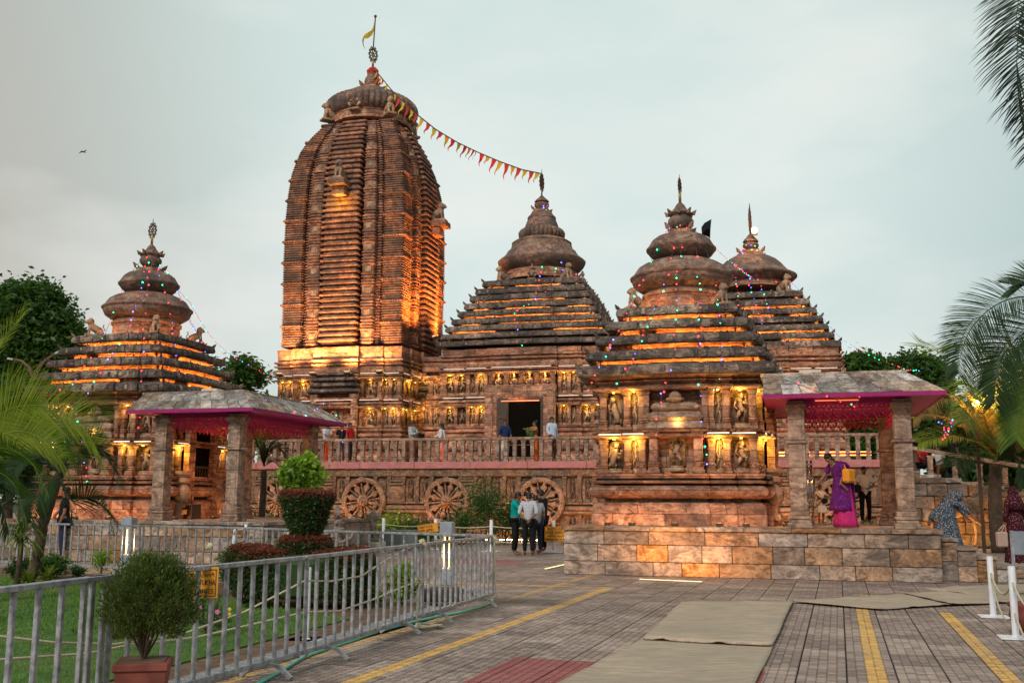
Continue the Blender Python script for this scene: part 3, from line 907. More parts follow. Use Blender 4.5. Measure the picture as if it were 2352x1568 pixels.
# ================================================================== shrine complexes
def platform_complex(O, th, idx, length=7.0, words=None):
    F0 = Fr(O.x, O.y, 0.0, th)
    H = 0.95
    r = random.Random(11 + idx)
    lab = words['platform']
    P = F0.em('stone_platform', label=lab, cat='platform', group='stone platforms of the small shrines')
    D = 5.9
    b = MB(); b.box((length / 2, D / 2, H / 2 - .03), (length - .24, D - .24, H - .06)); b.build('core', M['block'], P)
    ch = [(0.0, 0.27), (0.27, 0.60), (0.60, 0.87)]
    for (z0, z1) in ch:
        for f in range(4):
            L = length if f in (0, 2) else D
            t = 0.0 if f in (0, 2) else 0.12
            end = L if f in (0, 2) else L - 0.12
            while t < end - 0.05:
                w = r.uniform(0.55, 1.15)
                if end - t - w < 0.4: w = end - t
                q = r.uniform(-.006, .006)
                bb = MB(); bb.cbox((0, 0, 0), (w - .010, 0.12, z1 - z0 - .010), 0.009)
                c = t + w / 2; zc = (z0 + z1) / 2
                loc = [(c, 0.06 + q, zc), (length - 0.06 + q, c, zc), (c, D - .06 + q, zc), (0.06 + q, c, zc)][f]
                bb.build('stone_block', M['block'], P, loc=loc, rz=frz(f))
                t += w
    nx, ny = 8, 6
    for i in range(nx):
        for j in range(ny):
            w, d = (length + .10) / nx, (D + .10) / ny
            bb = MB(); bb.cbox((0, 0, 0), (w - .006, d - .006, 0.08), 0.008)
            bb.build('top_slab', M['block'], P, loc=(-.05 + (i + .5) * w, -.05 + (j + .5) * d, H - .04 + r.uniform(-.002, .002)))
    # ---------------------------------------------------------------- shrine
    cxl, cyl = (2.15, 2.95) if idx else (2.05, 2.95)
    c = F0.w(cxl, cyl, H)
    F = Fr(c.x, c.y, H, th)
    FR = RIGHT_F if RIGHT_F else F
    T = F.em('stone_shrine', label=words['shrine'], cat='shrine', group='small corner shrines')
    plan = ratha(PL5)
    yf = -1.8
    z = lambda v: FR.zl(v, 0, yf * 1.1)
    W0 = 1.66
    zb = [0.0, z(1150), z(1113), z(1088), z(1003), z(985), z(893), z(880), z(862)]
    # plinth of rounded mouldings
    b = MB()
    b.loft(plan, [(0, W0 + .13), (z(1182), W0 + .13), (z(1160), W0 + .11), (z(1153), W0 + .03), (z(1151), W0 - .12), (z(1145.5), W0 - .12), (z(1144), W0 + .02), (z(1140), W0 + .11), (z(1134), W0 + .17), (z(1127), W0 + .19), (z(1120), W0 + .17), (z(1115), W0 + .10), (z(1113), W0 - .10)])
    b.build('plinth', M['wall'], T, angle=35)
    b = MB()
    b.loft(plan, [(z(1113), W0 - .12), (z(1109.5), W0 - .12), (z(1109), W0 + .13), (z(1104), W0 + .15), (z(1102), W0 + .02), (z(1099), W0 + .02), (z(1097), W0 + .09), (z(1094), W0 + .09), (z(1092), W0 + .12), (z(1087), W0 + .13), (z(1086), W0 - .12)])
    b.build('lower_moulding', M['wall'], T)
    for f in (0, 1):
        for a, bb_, p_ in sections(PL5):
            e = MB(); e.cbox((0, 0, 0), (.14, .10, .07), .01); e.build('base_lamp', M['iron'], T, loc=fpt(f, (a + bb_) / 2 * W0, W0 * (1 + p_) + .48, .035), rz=frz(f))
            lamp(T, fpt(f, (a + bb_) / 2 * W0, W0 * (1 + p_) + .46, .10), 3.2 if f == 0 else 1.5, (1, .46, .15), .04)
    b = MB(); b.loft(plan, [(z(1087), W0 - .27), (z(860), W0 - .27)], cap=False)
    b.build('wall', M['wall'], T)
    b = MB()
    b.loft(plan, [(z(1003.5), W0 - .12), (z(1002), W0 + .08), (z(999), W0 + .14), (z(996), W0 + .04), (z(993), W0 + .04), (z(991), W0 + .09), (z(986), W0 + .13), (z(984), W0 - .12)])
    b.build('middle_moulding', M['wall'], T)
    b = MB()
    b.loft(plan, [(z(893.5), W0 - .12), (z(892), W0 + .07), (z(888), W0 + .10), (z(884), W0 + .11), (z(882), W0 + .0), (z(878), W0 - .02), (z(874), W0 + .04), (z(870), W0 + .07), (z(868), W0 - .0), (z(862), W0 + .12), (z(858), W0 + .25)])
    b.build('cornice', M['wall'], T)
    steps = PL5
    door = (0, 1)
    niche_row(T, W0, steps, z(1086), z(1003), [1, 1, 0, 1, 1], (0, 1, 3), 0.15, words['lit'], 5 + idx, energy=3.2)
    niche_row(T, W0, steps, z(984), z(893), [1, 1, 0, 1, 1], (0, 1, 3), 0.15, words['lit'], 9 + idx, energy=2.6)
    for f in (0, 3):                        # big central niche with its own small stepped roof
        out = W0 * 1.125
        pm = pilaster_mesh(0.19, z(990) - z(1086), M['wall'])
        hp = z(990) - z(1086)
        for t in (-.46, .46):
            put('pilaster', pm, T, fpt(f, t, out - .02, z(1086)), frz(f))
        for t in (-.61, .61):
            put('pilaster', pilaster_mesh(0.13, z(893) - z(984), M['wall']), T, fpt(f, t, out - .08, z(984)), frz(f))
        zt = z(1086) + hp
        for k_, (w, h) in enumerate(((1.22, .22), (1.14, .20), (1.0, .18))):
            bb = MB()
            bb.rings([[(-w / 2 + i_, -d_, zz), (w / 2 - i_, -d_, zz), (w / 2 - i_, .1, zz), (-w / 2 + i_, .1, zz)] for i_, d_, zz in ((.06, .02, 0), (0, .10, h * .35), (.02, .09, h * .7), (.10, .02, h))])
            bb.build('niche_roof_tier', M['pillar'], T, loc=fpt(f, 0, out, zt), rz=frz(f))
            zt += h * 1.02
        bb = MB(); bb.lathe([(0, .12), (.05, .20), (.09, .20), (.11, .13), (.16, .13), (.24, .05), (.27, .01)], 16)
        bb.build('niche_finial', M['carve'], T, loc=fpt(f, 0, out - .05, zt), angle=40)
        g_ = put('niche_figure', FIG[1], T, fpt(f, 0, out - .16, z(1086) + .04), frz(f), (.78, .7, .82))
        lamp(T, fpt(f, .05, out + .12, z(1086) + 1.05), 2.4)
    # door side (right) and entrance
    out = W0 * 1.125
    dz0 = 0.12
    bb = MB(); bb.box((0, 0, dz0 + 1.05), (0.90, .30, 2.1)); bb.build('doorway', M['dark'], T, loc=fpt(1, 0, out - .16, 0), rz=frz(1))
    for t in (-.56, .56):
        bb = MB()
        for k_ in range(3):
            bb.box(((.055 - k_ * .075) * (1 if t > 0 else -1), -.02 * k_, dz0 + 1.08), (.07, .16, 2.16))
        bb.build('door_jamb', M['wall'], T, loc=fpt(1, t, out + .02, 0), rz=frz(1))
    bb = MB(); bb.box((0, 0, dz0 + 2.25), (1.35, .2, .16)); bb.box((0, -.03, dz0 + 2.40), (1.5, .2, .13)); bb.box((0, 0, dz0 + 2.56), (1.3, .16, .18))
    bb.build('door_lintel', M['wall'], T, loc=fpt(1, 0, out + .03, 0), rz=frz(1))
    if idx == 0:
        bb = MB(); bb.box((0, 0, 0), (.72, .03, .14)); bb.build('name_board', plain('board_dark', (.05, .055, .09), .5), T, loc=fpt(1, .02, out + .15, dz0 + 2.26), rz=frz(1))
    # wooden folding gate in the doorway
    for k_ in range(7):
        bb = MB(); bb.box((0, 0, dz0 + .62), (.035, .03, 1.2)); bb.build('gate_bar', M['wood'], T, loc=fpt(1, -.36 + k_ * .12, out + .0, 0), rz=frz(1))
    for zz in (.12, 1.2):
        bb = MB(); bb.box((0, 0, dz0 + zz), (.86, .035, .05)); bb.build('gate_rail', M['wood'], T, loc=fpt(1, 0, out + .012, 0), rz=frz(1))
    for t in (-.78, .78):                    # urn-shaped carved half columns beside the door
        bb = MB(); bb.lathe([(0, .16), (.12, .16), (.16, .10), (.28, .12), (.45, .22), (.62, .22), (.74, .12), (.80, .19), (.88, .19), (.92, .12), (1.0, .22), (1.08, .22)], 14)
        bb.build('urn_column', M['carve'], T, loc=fpt(1, t, out + .02, dz0), rz=0, angle=40)
    # roof
    tr = []
    for (u, v0, v1) in ((1414, 726, 707), (1389, 758, 739), (1367, 792, 773), (1344, 828, 808), (1322, 863, 842)):
        s0, zz1 = FR.corner(u, v1); _, zz0 = FR.corner(u, v0)
        tr.append((s0, zz0, zz1))
    if 'noled' in words: pass
    roof_tiers(T, ratha([(0.66, .035), (0.36, .075)]), [(0.66, .035), (0.36, .075)], tr, 0.30, seed=idx, thick=.101)
    zt = tr[0][2]
    b = MB(); b.lathe([(zt + .0, FR.rad(88, zt)), (FR.zl(688), FR.rad(86, zt)), (FR.zl(686), FR.rad(91, zt)), (FR.zl(680), FR.rad(91, zt)), (FR.zl(676), FR.rad(84, zt)), (FR.zl(671), FR.rad(84, zt))], 40); b.build('neck', M['wall'], T, angle=30)
    b = MB()
    b.lathe(FR.ax([(672, 84), (668, 96), (660, 108), (650, 113), (646, 113), (643, 117), (640, 118), (637, 114), (634, 110), (626, 105), (618, 99), (610, 86), (604, 72), (600, 58)]), 48); b.build('bell', M['crown'], T, angle=30)
    b = MB()
    b.lathe(FR.ax([(603, 47), (600, 50), (596, 60), (588, 70), (580, 76), (577, 79), (573, 79.5), (570, 76), (562, 71), (554, 66), (546, 55), (541, 40), (540, 30)]), 48); b.build('upper_bell', M['crown'], T, angle=30)
    q = FR.rad(26, FR.zl(536))
    b = MB(); b.box((0, 0, FR.zl(536)), (q * 2, q * 2, FR.zl(530) - FR.zl(541)))
    for sx in (-1, 1):
        for sy in (-1, 1): horn(b, sx * q * .92, sy * q * .92, FR.zl(530), math.atan2(sy, sx), .7)
    b.build('crown_box', M['wall'], T)
    b = MB(); b.lathe(FR.ax([(531, 12), (527, 17), (518, 26), (511, 29), (505, 28), (501, 24), (498, 22), (495, 27), (492, 29), (490, 25), (485, 19), (478, 13), (472, 10), (467, 5), (465, 3)]), 20); b.build('pot_finial', M['crown'], T, angle=40)
    b = MB()
    for k_ in range(8):
        a = math.pi / 4 * k_; q = FR.rad(27, FR.zl(494))
        horn(b, q * math.cos(a), q * math.sin(a), FR.zl(496), a, .6)
    b.build('pot_petals', M['crown'], T, kind='stuff')
    b = MB(); b.lathe([(FR.zl(468), .035), (FR.zl(446), .032), (FR.zl(436), .02)], 8); b.build('finial_rod', M['gold'], T, smooth=True)
    zc = FR.zl(534 - 107 + 3)
    finial_wheel(T, FR.zl(428), .145 if idx else .17, words['chakra'])
    zt = tr[0][2]
    for k_, (sx, sy) in enumerate(((-1, -1), (1, -1), (1, 1), (-1, 1))):
        put('lion_statue', M_LION, T, (sx * .93, sy * .93, zt + .01), math.atan2(sy, sx), .50)
    # warm lamps that light the neck between the lions
    for f in (0, 1, 3):
        for t in (-.5, .5):
            lamp(T, fpt(f, t, 1.02, zt + .10), 3.0, (1, .42, .12), .04)
    # ---------------------------------------------------------------- porch
    PO = F0.em('stone_porch', label=words['porch'], cat='porch', group='entrance porches of the small shrines')
    PO.location.z = H
    px = (4.58, 6.52); py = (0.38, 4.02)
    Hp = 2.39
    def pillar(x, y):
        e = bpy.data.objects.new('pillar', None); e.location = (x, y, 0); link(e, PO)
        bb = MB(); bb.cbox((0, 0, .05), (.45, .45, .10), .012); bb.cbox((0, 0, .13), (.40, .40, .07), .02); bb.cbox((0, 0, .20), (.43, .43, .06), .02); bb.cbox((0, 0, .28), (.37, .37, .10), .015)
        bb.build('pillar_base', M['pillar'], e)
        zz = .33
        for hh in (.42, .40, .46):
            bb = MB(); bb.cbox((0, 0, 0), (.305, .305, hh - .004), .008); bb.cbox((0, -.0, 0), (.20, .325, hh - .004), .006); bb.cbox((0, 0, 0), (.325, .20, hh - .004), .006)
            bb.build('pillar_block', M['pillar'], e, loc=(0, 0, zz + hh / 2)); zz += hh
        bb = MB(); bb.cbox((0, 0, zz + .035), (.40, .40, .06), .025); bb.build('pillar_band', M['pillar'], e); zz += .07
        for hh in (.40, .36):
            bb = MB(); bb.cbox((0, 0, 0), (.305, .305, hh - .004), .008); bb.cbox((0, 0, 0), (.20, .325, hh - .004), .006); bb.cbox((0, 0, 0), (.325, .20, hh - .004), .006)
            bb.build('pillar_block', M['pillar'], e, loc=(0, 0, zz + hh / 2)); zz += hh
        bb = MB(); bb.cbox((0, 0, (zz + Hp) / 2), (.31, .31, Hp - zz), .015); bb.cbox((0, 0, Hp - .06), (.40, .40, .12), .02)
        bb.build('pillar_capital', M['pillar'], e)
    for x in px:
        for y in py: pillar(x, y)
    # hipped slab roof
    ox0, ox1, oy0, oy1 = 3.98, px[1] + .72, py[0] - .62, py[1] + .62
    ix0, ix1, iy0, iy1 = 3.98, ox1 - .62, oy0 + .62, oy1 - .62
    rz0, rz1 = Hp + .11, Hp + .55
    def slope_pt(side, t, k_):
        """side 0 front, 1 right, 2 back; t along the eave 0..1, k_ 0 eave .. 1 ridge"""
        if side == 0: a, b_ = Vector((ox0, oy0, rz0)), Vector((ox1, oy0, rz0)); c_, d = Vector((ix0, iy0, rz1)), Vector((ix1, iy0, rz1))
        elif side == 1: a, b_ = Vector((ox1, oy0, rz0)), Vector((ox1, oy1, rz0)); c_, d = Vector((ix1, iy0, rz1)), Vector((ix1, iy1, rz1))
        else: a, b_ = Vector((ox1, oy1, rz0)), Vector((ox0, oy1, rz0)); c_, d = Vector((ix1, iy1, rz1)), Vector((ix0, iy1, rz1))
        return a.lerp(b_, t).lerp(c_.lerp(d, t), k_)
    for side, L in ((0, ox1 - ox0), (1, oy1 - oy0), (2, ox1 - ox0)):
        for row in range(2):
            ts = [0.0]
            while ts[-1] < 1:
                w = r.uniform(.30, .46) / L
                ts.append(min(1, ts[-1] + w))
                if 1 - ts[-1] < .2 / L: ts[-1] = 1
            for t0, t1 in zip(ts, ts[1:]):
                g_ = .006 / L
                k0, k1 = row * .5 + .004, row * .5 + .496
                q = [slope_pt(side, t0 + g_, k0), slope_pt(side, t1 - g_, k0), slope_pt(side, t1 - g_, k1), slope_pt(side, t0 + g_, k1)]
                nn = (q[1] - q[0]).cross(q[2] - q[1]).normalized() * (.045 + r.uniform(-.006, .006))
                cc = sum(q, Vector()) / 4
                bb = MB(); bb.rings([[tuple(p - cc) for p in q], [tuple(p - cc + nn) for p in q]])
                bb.build('roof_slab', M['slab'], PO, loc=tuple(cc))
    bb = MB(); bb.rings([[(ox0, oy0, rz0 - .02), (ox1, oy0, rz0 - .02), (ox1, oy1, rz0 - .02), (ox0, oy1, rz0 - .02)], [(ox0, oy0, rz0), (ox1, oy0, rz0), (ox1, oy1, rz0), (ox0, oy1, rz0)], [(ix0, iy0, rz1), (ix1, iy0, rz1), (ix1, iy1, rz1), (ix0, iy1, rz1)]])
    bb.build('roof_deck', M['slab'], PO)
    bb = MB(); bb.cbox(((ix0 + ix1) / 2, (iy0 + iy1) / 2, rz1 + .03), (ix1 - ix0 + .1, iy1 - iy0 + .1, .07), .01); bb.build('roof_cap', M['slab'], PO)
    bb = MB(); bb.cbox((ix0 + (.9 if idx else 1.7), iy0 + .2, rz1 + .09), (.42, .3, .07), .01); bb.build('ridge_block', M['white2'], PO)
    bb = MB()
    bb.box(((ox0 + ox1) / 2, oy0 - .012, rz0 - .01), (ox1 - ox0 + .05, .03, .075)); bb.box((ox1 + .012, (oy0 + oy1) / 2, rz0 - .01), (.03, oy1 - oy0, .075)); bb.box(((ox0 + ox1) / 2, oy1 + .012, rz0 - .01), (ox1 - ox0 + .05, .03, .075))
    bb.build('magenta_fascia', M['magenta'], PO, kind='stuff')
    # ceiling boards sloping in from the fascia
    bb = MB(); bb.rings([[(ox0, oy0, rz0 - .03), (ox1, oy0, rz0 - .03), (ox1, oy1, rz0 - .03), (ox0, oy1, rz0 - .03)], [(ox0, oy0, rz0 - .025), (ox1, oy0, rz0 - .025), (ox1, oy1, rz0 - .025), (ox0, oy1, rz0 - .025)]])
    bb.build('soffit', M['magenta'], PO)
    # beams and pierced valances
    for (x0, y0, x1, y1) in ((px[0], py[0], px[1], py[0]), (px[1], py[0], px[1], py[1]), (px[0], py[1], px[1], py[1]), (px[0], py[0], px[0], py[1])):
        bb = MB(); bb.bar((x0, y0, Hp + .04), (x1, y1, Hp + .04), .2, .1); bb.build('beam', M['magenta'], PO)
        V = MB(); a, b_ = Vector((x0, y0, 0)), Vector((x1, y1, 0)); L = (b_ - a).length; n = max(3, round(L / .17))
        ux = (b_ - a).normalized()
        def vp(s_, z_): return tuple(a + ux * s_ + Vector((0, 0, z_)))
        zt_ = Hp
        V.bar(vp(0, zt_ - .01), vp(L, zt_ - .01), .03, .03); V.bar(vp(0, zt_ - .10), vp(L, zt_ - .10), .025, .018)
        for i in range(n):
            s0 = L * i / n; s1 = L * (i + 1) / n; sm = (s0 + s1) / 2; w = s1 - s0
            V.tube([vp(s0, zt_ - .01), vp(sm, zt_ - .10), vp(s1, zt_ - .01)], .014, 4); V.tube([vp(s0, zt_ - .10), vp(sm, zt_ - .01), vp(s1, zt_ - .10)], .014, 4)
            V.tube([vp(s0, zt_ - .11), vp(s0 + w * .1, zt_ - .18), vp(s0 + w * .3, zt_ - .225), vp(sm, zt_ - .26), vp(s1 - w * .3, zt_ - .225), vp(s1 - w * .1, zt_ - .18), vp(s1, zt_ - .11)], .016, 4)
            V.tube([vp(sm + w * .2 * math.cos(q * math.pi / 3), zt_ - .17 + .035 * math.sin(q * math.pi / 3)) for q in range(7)], .012, 4)
            V.ball(vp(sm, zt_ - .275), .02, 5, 4)
        V.build('carved_valance', M['magenta2'], PO, kind='stuff')
    # a lamp under the roof, reddish
    lamp(PO, (5.5, 2.2, Hp - 1.0), 24, (1, .42, .14), .06)
    if idx == 1:
        bb = MB(); bb.cbox((0, 0, 0), (.8, .03, .02), .004); bb.build('tube_lamp', M['ledo2'], PO, loc=(5.35, py[0] - .12, Hp + .05))
    return F0, F, FR, T, PO, tr
RIGHT_F = None
M['white2'] = plain('pale_marble', (0.55, 0.52, 0.44), 0.7)
M['ledo'] = emit('orange_tube', (1.0, 0.4, 0.15), 3, False)
M['ledo2'] = emit('dim_orange_tube', (1.0, 0.25, 0.08), .7, False)
OR = gnd(1295, 1318)
TH_R = R(15.5)
w_r = dict(platform='grey and tan stone block platform carrying the shrine on the right', shrine='small carved stone shrine with bell roof, nearest the camera on the right', porch='pillared stone porch with pink valance where the woman in a purple sari stands', lit=1.0, chakra=R(75))
F0R, FRt, _, T_R, PO_R, TIERS = platform_complex(OR, TH_R, 1, 7.05, w_r)
RIGHT_F = FRt
# left twin: same building, further back on the left
axl = at(312, 1160, 27.4)
_c, _s = math.cos(R(16)), math.sin(R(16))
OL = Vector((axl.x - (2.05 * _c + 2.95 * _s), axl.y - (-2.05 * _s + 2.95 * _c), 0))
w_l = dict(platform='stone block platform behind the grey barriers on the left, under the far porch', shrine='small carved stone shrine with bell roof beside the dark tree on the left', porch='pillared stone porch with sloping slab roof beside the shrine on the left', lit=0.8, chakra=R(0))
F0L, FLt, _, T_L, PO_L, _ = platform_complex(OL, R(16), 0, 7.5, w_l)
# ================================================================== terrace with chariot wheels
TH = R(14.5)
A_ = at(740, 1150, 41.0)
TF = Fr(A_.x, A_.y, 0.0, TH)
TZ = 2.93
tx0, tx1 = -14.0, TF.xl(2062, 0, 2.5)
TR = TF.em('wheel_terrace', label='long raised stone terrace with carved chariot wheels along its wall', cat='terrace')
b = MB(); b.box(((tx0 + tx1) / 2, 12.0, (TZ - .06) / 2), (tx1 - tx0, 24 - .1, TZ - .06)); b.build('core', M['relief'], TR)
def bandx(name, y, z0, z1, mat, prof=None):
    b = MB()
    if prof is None: b.box(((tx0 + tx1) / 2, .5 - y / 2, (z0 + z1) / 2), (tx1 - tx0 + y * 2, 1.0 + y, z1 - z0))
    else:
        b.rings([[(x, .3, z0)] + [(x, -p, z) for z, p in prof] + [(x, .3, z1)] for x in (tx0 - .1, tx1 + .1)], True)
        b.f = [tuple(reversed(f)) for f in b.f]
    return b.build(name, M[mat], TR)
zt_ = lambda v: TF.zl(v, TF.xl(1025, 0, 1.4), 0)
# pink coping in slabs
x = tx0 - .1; i = 0
while x < tx1:
    w = 2.25; w = min(w, tx1 + .12 - x)
    bb = MB(); bb.cbox((x + w / 2, .55, TZ - .13), (w - .012, 1.5, .26), .015); bb.build('coping_slab', M['coping'], TR); x += w
b = MB(); b.box(((tx0 + tx1) / 2, 12.5, TZ - .03), (tx1 - tx0, 22.5, .06)); b.build('terrace_floor', M['block'], TR)
bandx('carved_frieze', .10, zt_(1093), zt_(1076), 'frieze')
bandx('upper_moulding', 0, zt_(1157), zt_(1152), 'wheel', [(zt_(1157), .03), (zt_(1155), .07), (zt_(1152), .03)])
bandx('round_moulding', 0, zt_(1178), zt_(1160), 'wheel', [(zt_(1178), .02), (zt_(1176), .12), (zt_(1173), .12), (zt_(1170), .03), (zt_(1168), .12), (zt_(1164), .14), (zt_(1161), .10), (zt_(1160), .02)])
bandx('base_moulding', 0, 0, zt_(1212), 'wheel', [(0, .16), (zt_(1228), .16), (zt_(1226), .08), (zt_(1223), .08), (zt_(1221), .13), (zt_(1215), .13), (zt_(1213), .04)])
r = random.Random(5)
WU = [640, 835, 1026, 1242]
WX = [TF.xl(u, -.2, 1.42) for u in WU]
sp = (WX[3] - WX[0]) / 3
WX = [WX[0] - sp] + WX
while WX[-1] + sp < tx1 - .5: WX.append(WX[-1] + sp)
zu0, zu1, zl0, zl1 = zt_(1152), zt_(1094), zt_(1211), zt_(1179)
rp1 = pilaster_mesh(.13, zu1 - zu0, M['relief']); rp2 = pilaster_mesh(.11, zl1 - zl0, M['relief'])
x = tx0 + .3; k = 0
while x < tx1:
    near = min(abs(x - w) for w in WX)
    if not (x < -6 and x > tx0 + 1 and False):
        k += 1
        h = zu1 - zu0
        if k % 5 == 0:
            bb = MB(); bb.box((0, 0, .3), (.5, .12, .6)); bb.box((0, -.02, .68), (.6, .16, .08)); bb.box((0, -.02, .8), (.5, .16, .08)); bb.box((0, 0, .9), (.36, .12, .08))
            bb.build('shrine_relief', M['relief'], TR, loc=(x, 0.0, zu0))
        else:
            put('relief_figure', REL[k % 5], TR, (x, .02, zu0), 0, (h * .55, .30, h * .92))
        put('relief_pilaster', rp1, TR, (x + .29, .0, zu0))
        if near > .85:
            put('relief_figure', REL[(k + 2) % 4], TR, (x, .02, zl0), 0, (.55, .3, (zl1 - zl0) * .9))
            put('relief_pilaster', rp2, TR, (x + .29, .0, zl0))
    x += .58
# wheels
WR = .90; WZ = zt_(1150.5)
def make_wheel():
    e = bpy.data.objects.new('chariot_wheel', None)
    link(e, None)
    b = MB()
    n = 40
    prof = [(WR * .80, .0), (WR * .80, -.10), (WR * .84, -.14), (WR * .96, -.14), (WR, -.10), (WR, .05)]
    b.rings([[(q * math.cos(2 * math.pi * i / n), y, q * math.sin(2 * math.pi * i / n)) for q, y in prof] for i in range(n)] + [[(q, y, 0) for q, y in prof]], False)
    b.build('rim', M['wheel'], e, angle=35)
    # beads round the rim
    b = MB()
    for i in range(36):
        a = 2 * math.pi * i / 36; b.ball((WR * .9 * math.cos(a), -.145, WR * .9 * math.sin(a)), .028, 5, 4)
    b.build('rim_beads', M['wheel'], e, kind='stuff')
    b = MB(); b.lathe([(0, .22), (.16, .22), (.20, .17), (.24, .17), (.28, .10), (.36, .07)], 16, M=Matrix.Rotation(math.pi / 2, 4, 'X')); b.build('hub', M['wheel'], e, angle=35)
    for i in range(8):
        a = math.pi / 4 * i + math.pi / 2
        ca, sa = math.cos(a), math.sin(a); px_, pz_ = -sa, ca
        b = MB(); pts = [(.18, .055), (.30, .045), (.42, .06), (.52, .115), (.58, .115), (.66, .05), (.72, .06), (.76, .13)]
        rr = []
        for q, w in pts:
            rr.append([(q * WR * 1.07 * ca + e_ * w * px_, y, q * WR * 1.07 * sa + e_ * w * pz_) for e_, y in ((-1, .0), (-1, -.07), (-.4, -.11), (.4, -.11), (1, -.07), (1, 0))])
        b.rings(rr); b.build('spoke', M['wheel'], e)
        a += math.pi / 8; ca, sa = math.cos(a), math.sin(a)
        b = MB(); b.tube([(.16 * ca, -.05, .16 * sa), (WR * .5 * ca, -.05, WR * .5 * sa), (WR * .82 * ca, -.05, WR * .82 * sa)], .028, 6)
        b.build('thin_spoke', M['wheel'], e)
    return e
w0 = make_wheel()
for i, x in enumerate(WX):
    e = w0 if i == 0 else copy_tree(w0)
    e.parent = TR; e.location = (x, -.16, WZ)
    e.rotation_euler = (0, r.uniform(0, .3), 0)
    # panel behind the wheel in slightly darker stone, standing for a shaded void
    bb = MB(); bb.box((x, .02, WZ), (WR * 1.85, .06, WR * 1.7)); bb.build('wheel_void_panel', M['frieze'], TR)
# balustrade
RH = .93
BAL = empty('stone_balustrade', tuple(TF.w(0, 0, TZ)), -TH, label='stone balustrade with turned balusters along the terrace edge', cat='balustrade')
bm_ = MB()
bm_.box((0, 0, .05), (.17, .17, .10)); bm_.lathe([(.10, .085), (.14, .10), (.17, .07), (.19, .07), (.22, .10), (.26, .07)], 10)
bm_.box((0, 0, .50), (.145, .145, .50)); bm_.box((0, 0, .78), (.18, .18, .09))
bmesh_ = bm_.mesh('baluster', M['pillar'])
x = tx0 + .1; k = 0
while x < tx1 - .05:
    o = put('baluster', bmesh_, BAL, (x, .12, 0)); x += .345
x = tx0
while x < tx1:
    w = min(2.4, tx1 - x); bb = MB(); bb.cbox((x + w / 2, .12, RH - .055), (w - .008, .24, .11), .03); bb.build('handrail', M['pillar'], BAL); x += w
# ================================================================== lights along the terrace base
for i in range(9):
    x = -9 + i * 3.4
    e = empty('ground_strip_light', tuple(TF.w(x, -1.0, 0.03)), -TH, label='warm strip light lying in the flower bed along the wheel wall', cat='strip light', group='strip lights at the foot of the wheel wall')
    bb = MB(); bb.cbox((0, 0, 0), (2.0, .05, .04), .008); bb.build('housing', M['galv'], e)
    bb = MB(); bb.box((0, 0.0, .026), (1.96, .03, .008)); bb.build('diffuser', M['ledg'] if 'ledg' in M else M.setdefault('ledg', emit('bed_led', (1, .42, .12), 150)), e)
# ================================================================== main hall (jagamohana)

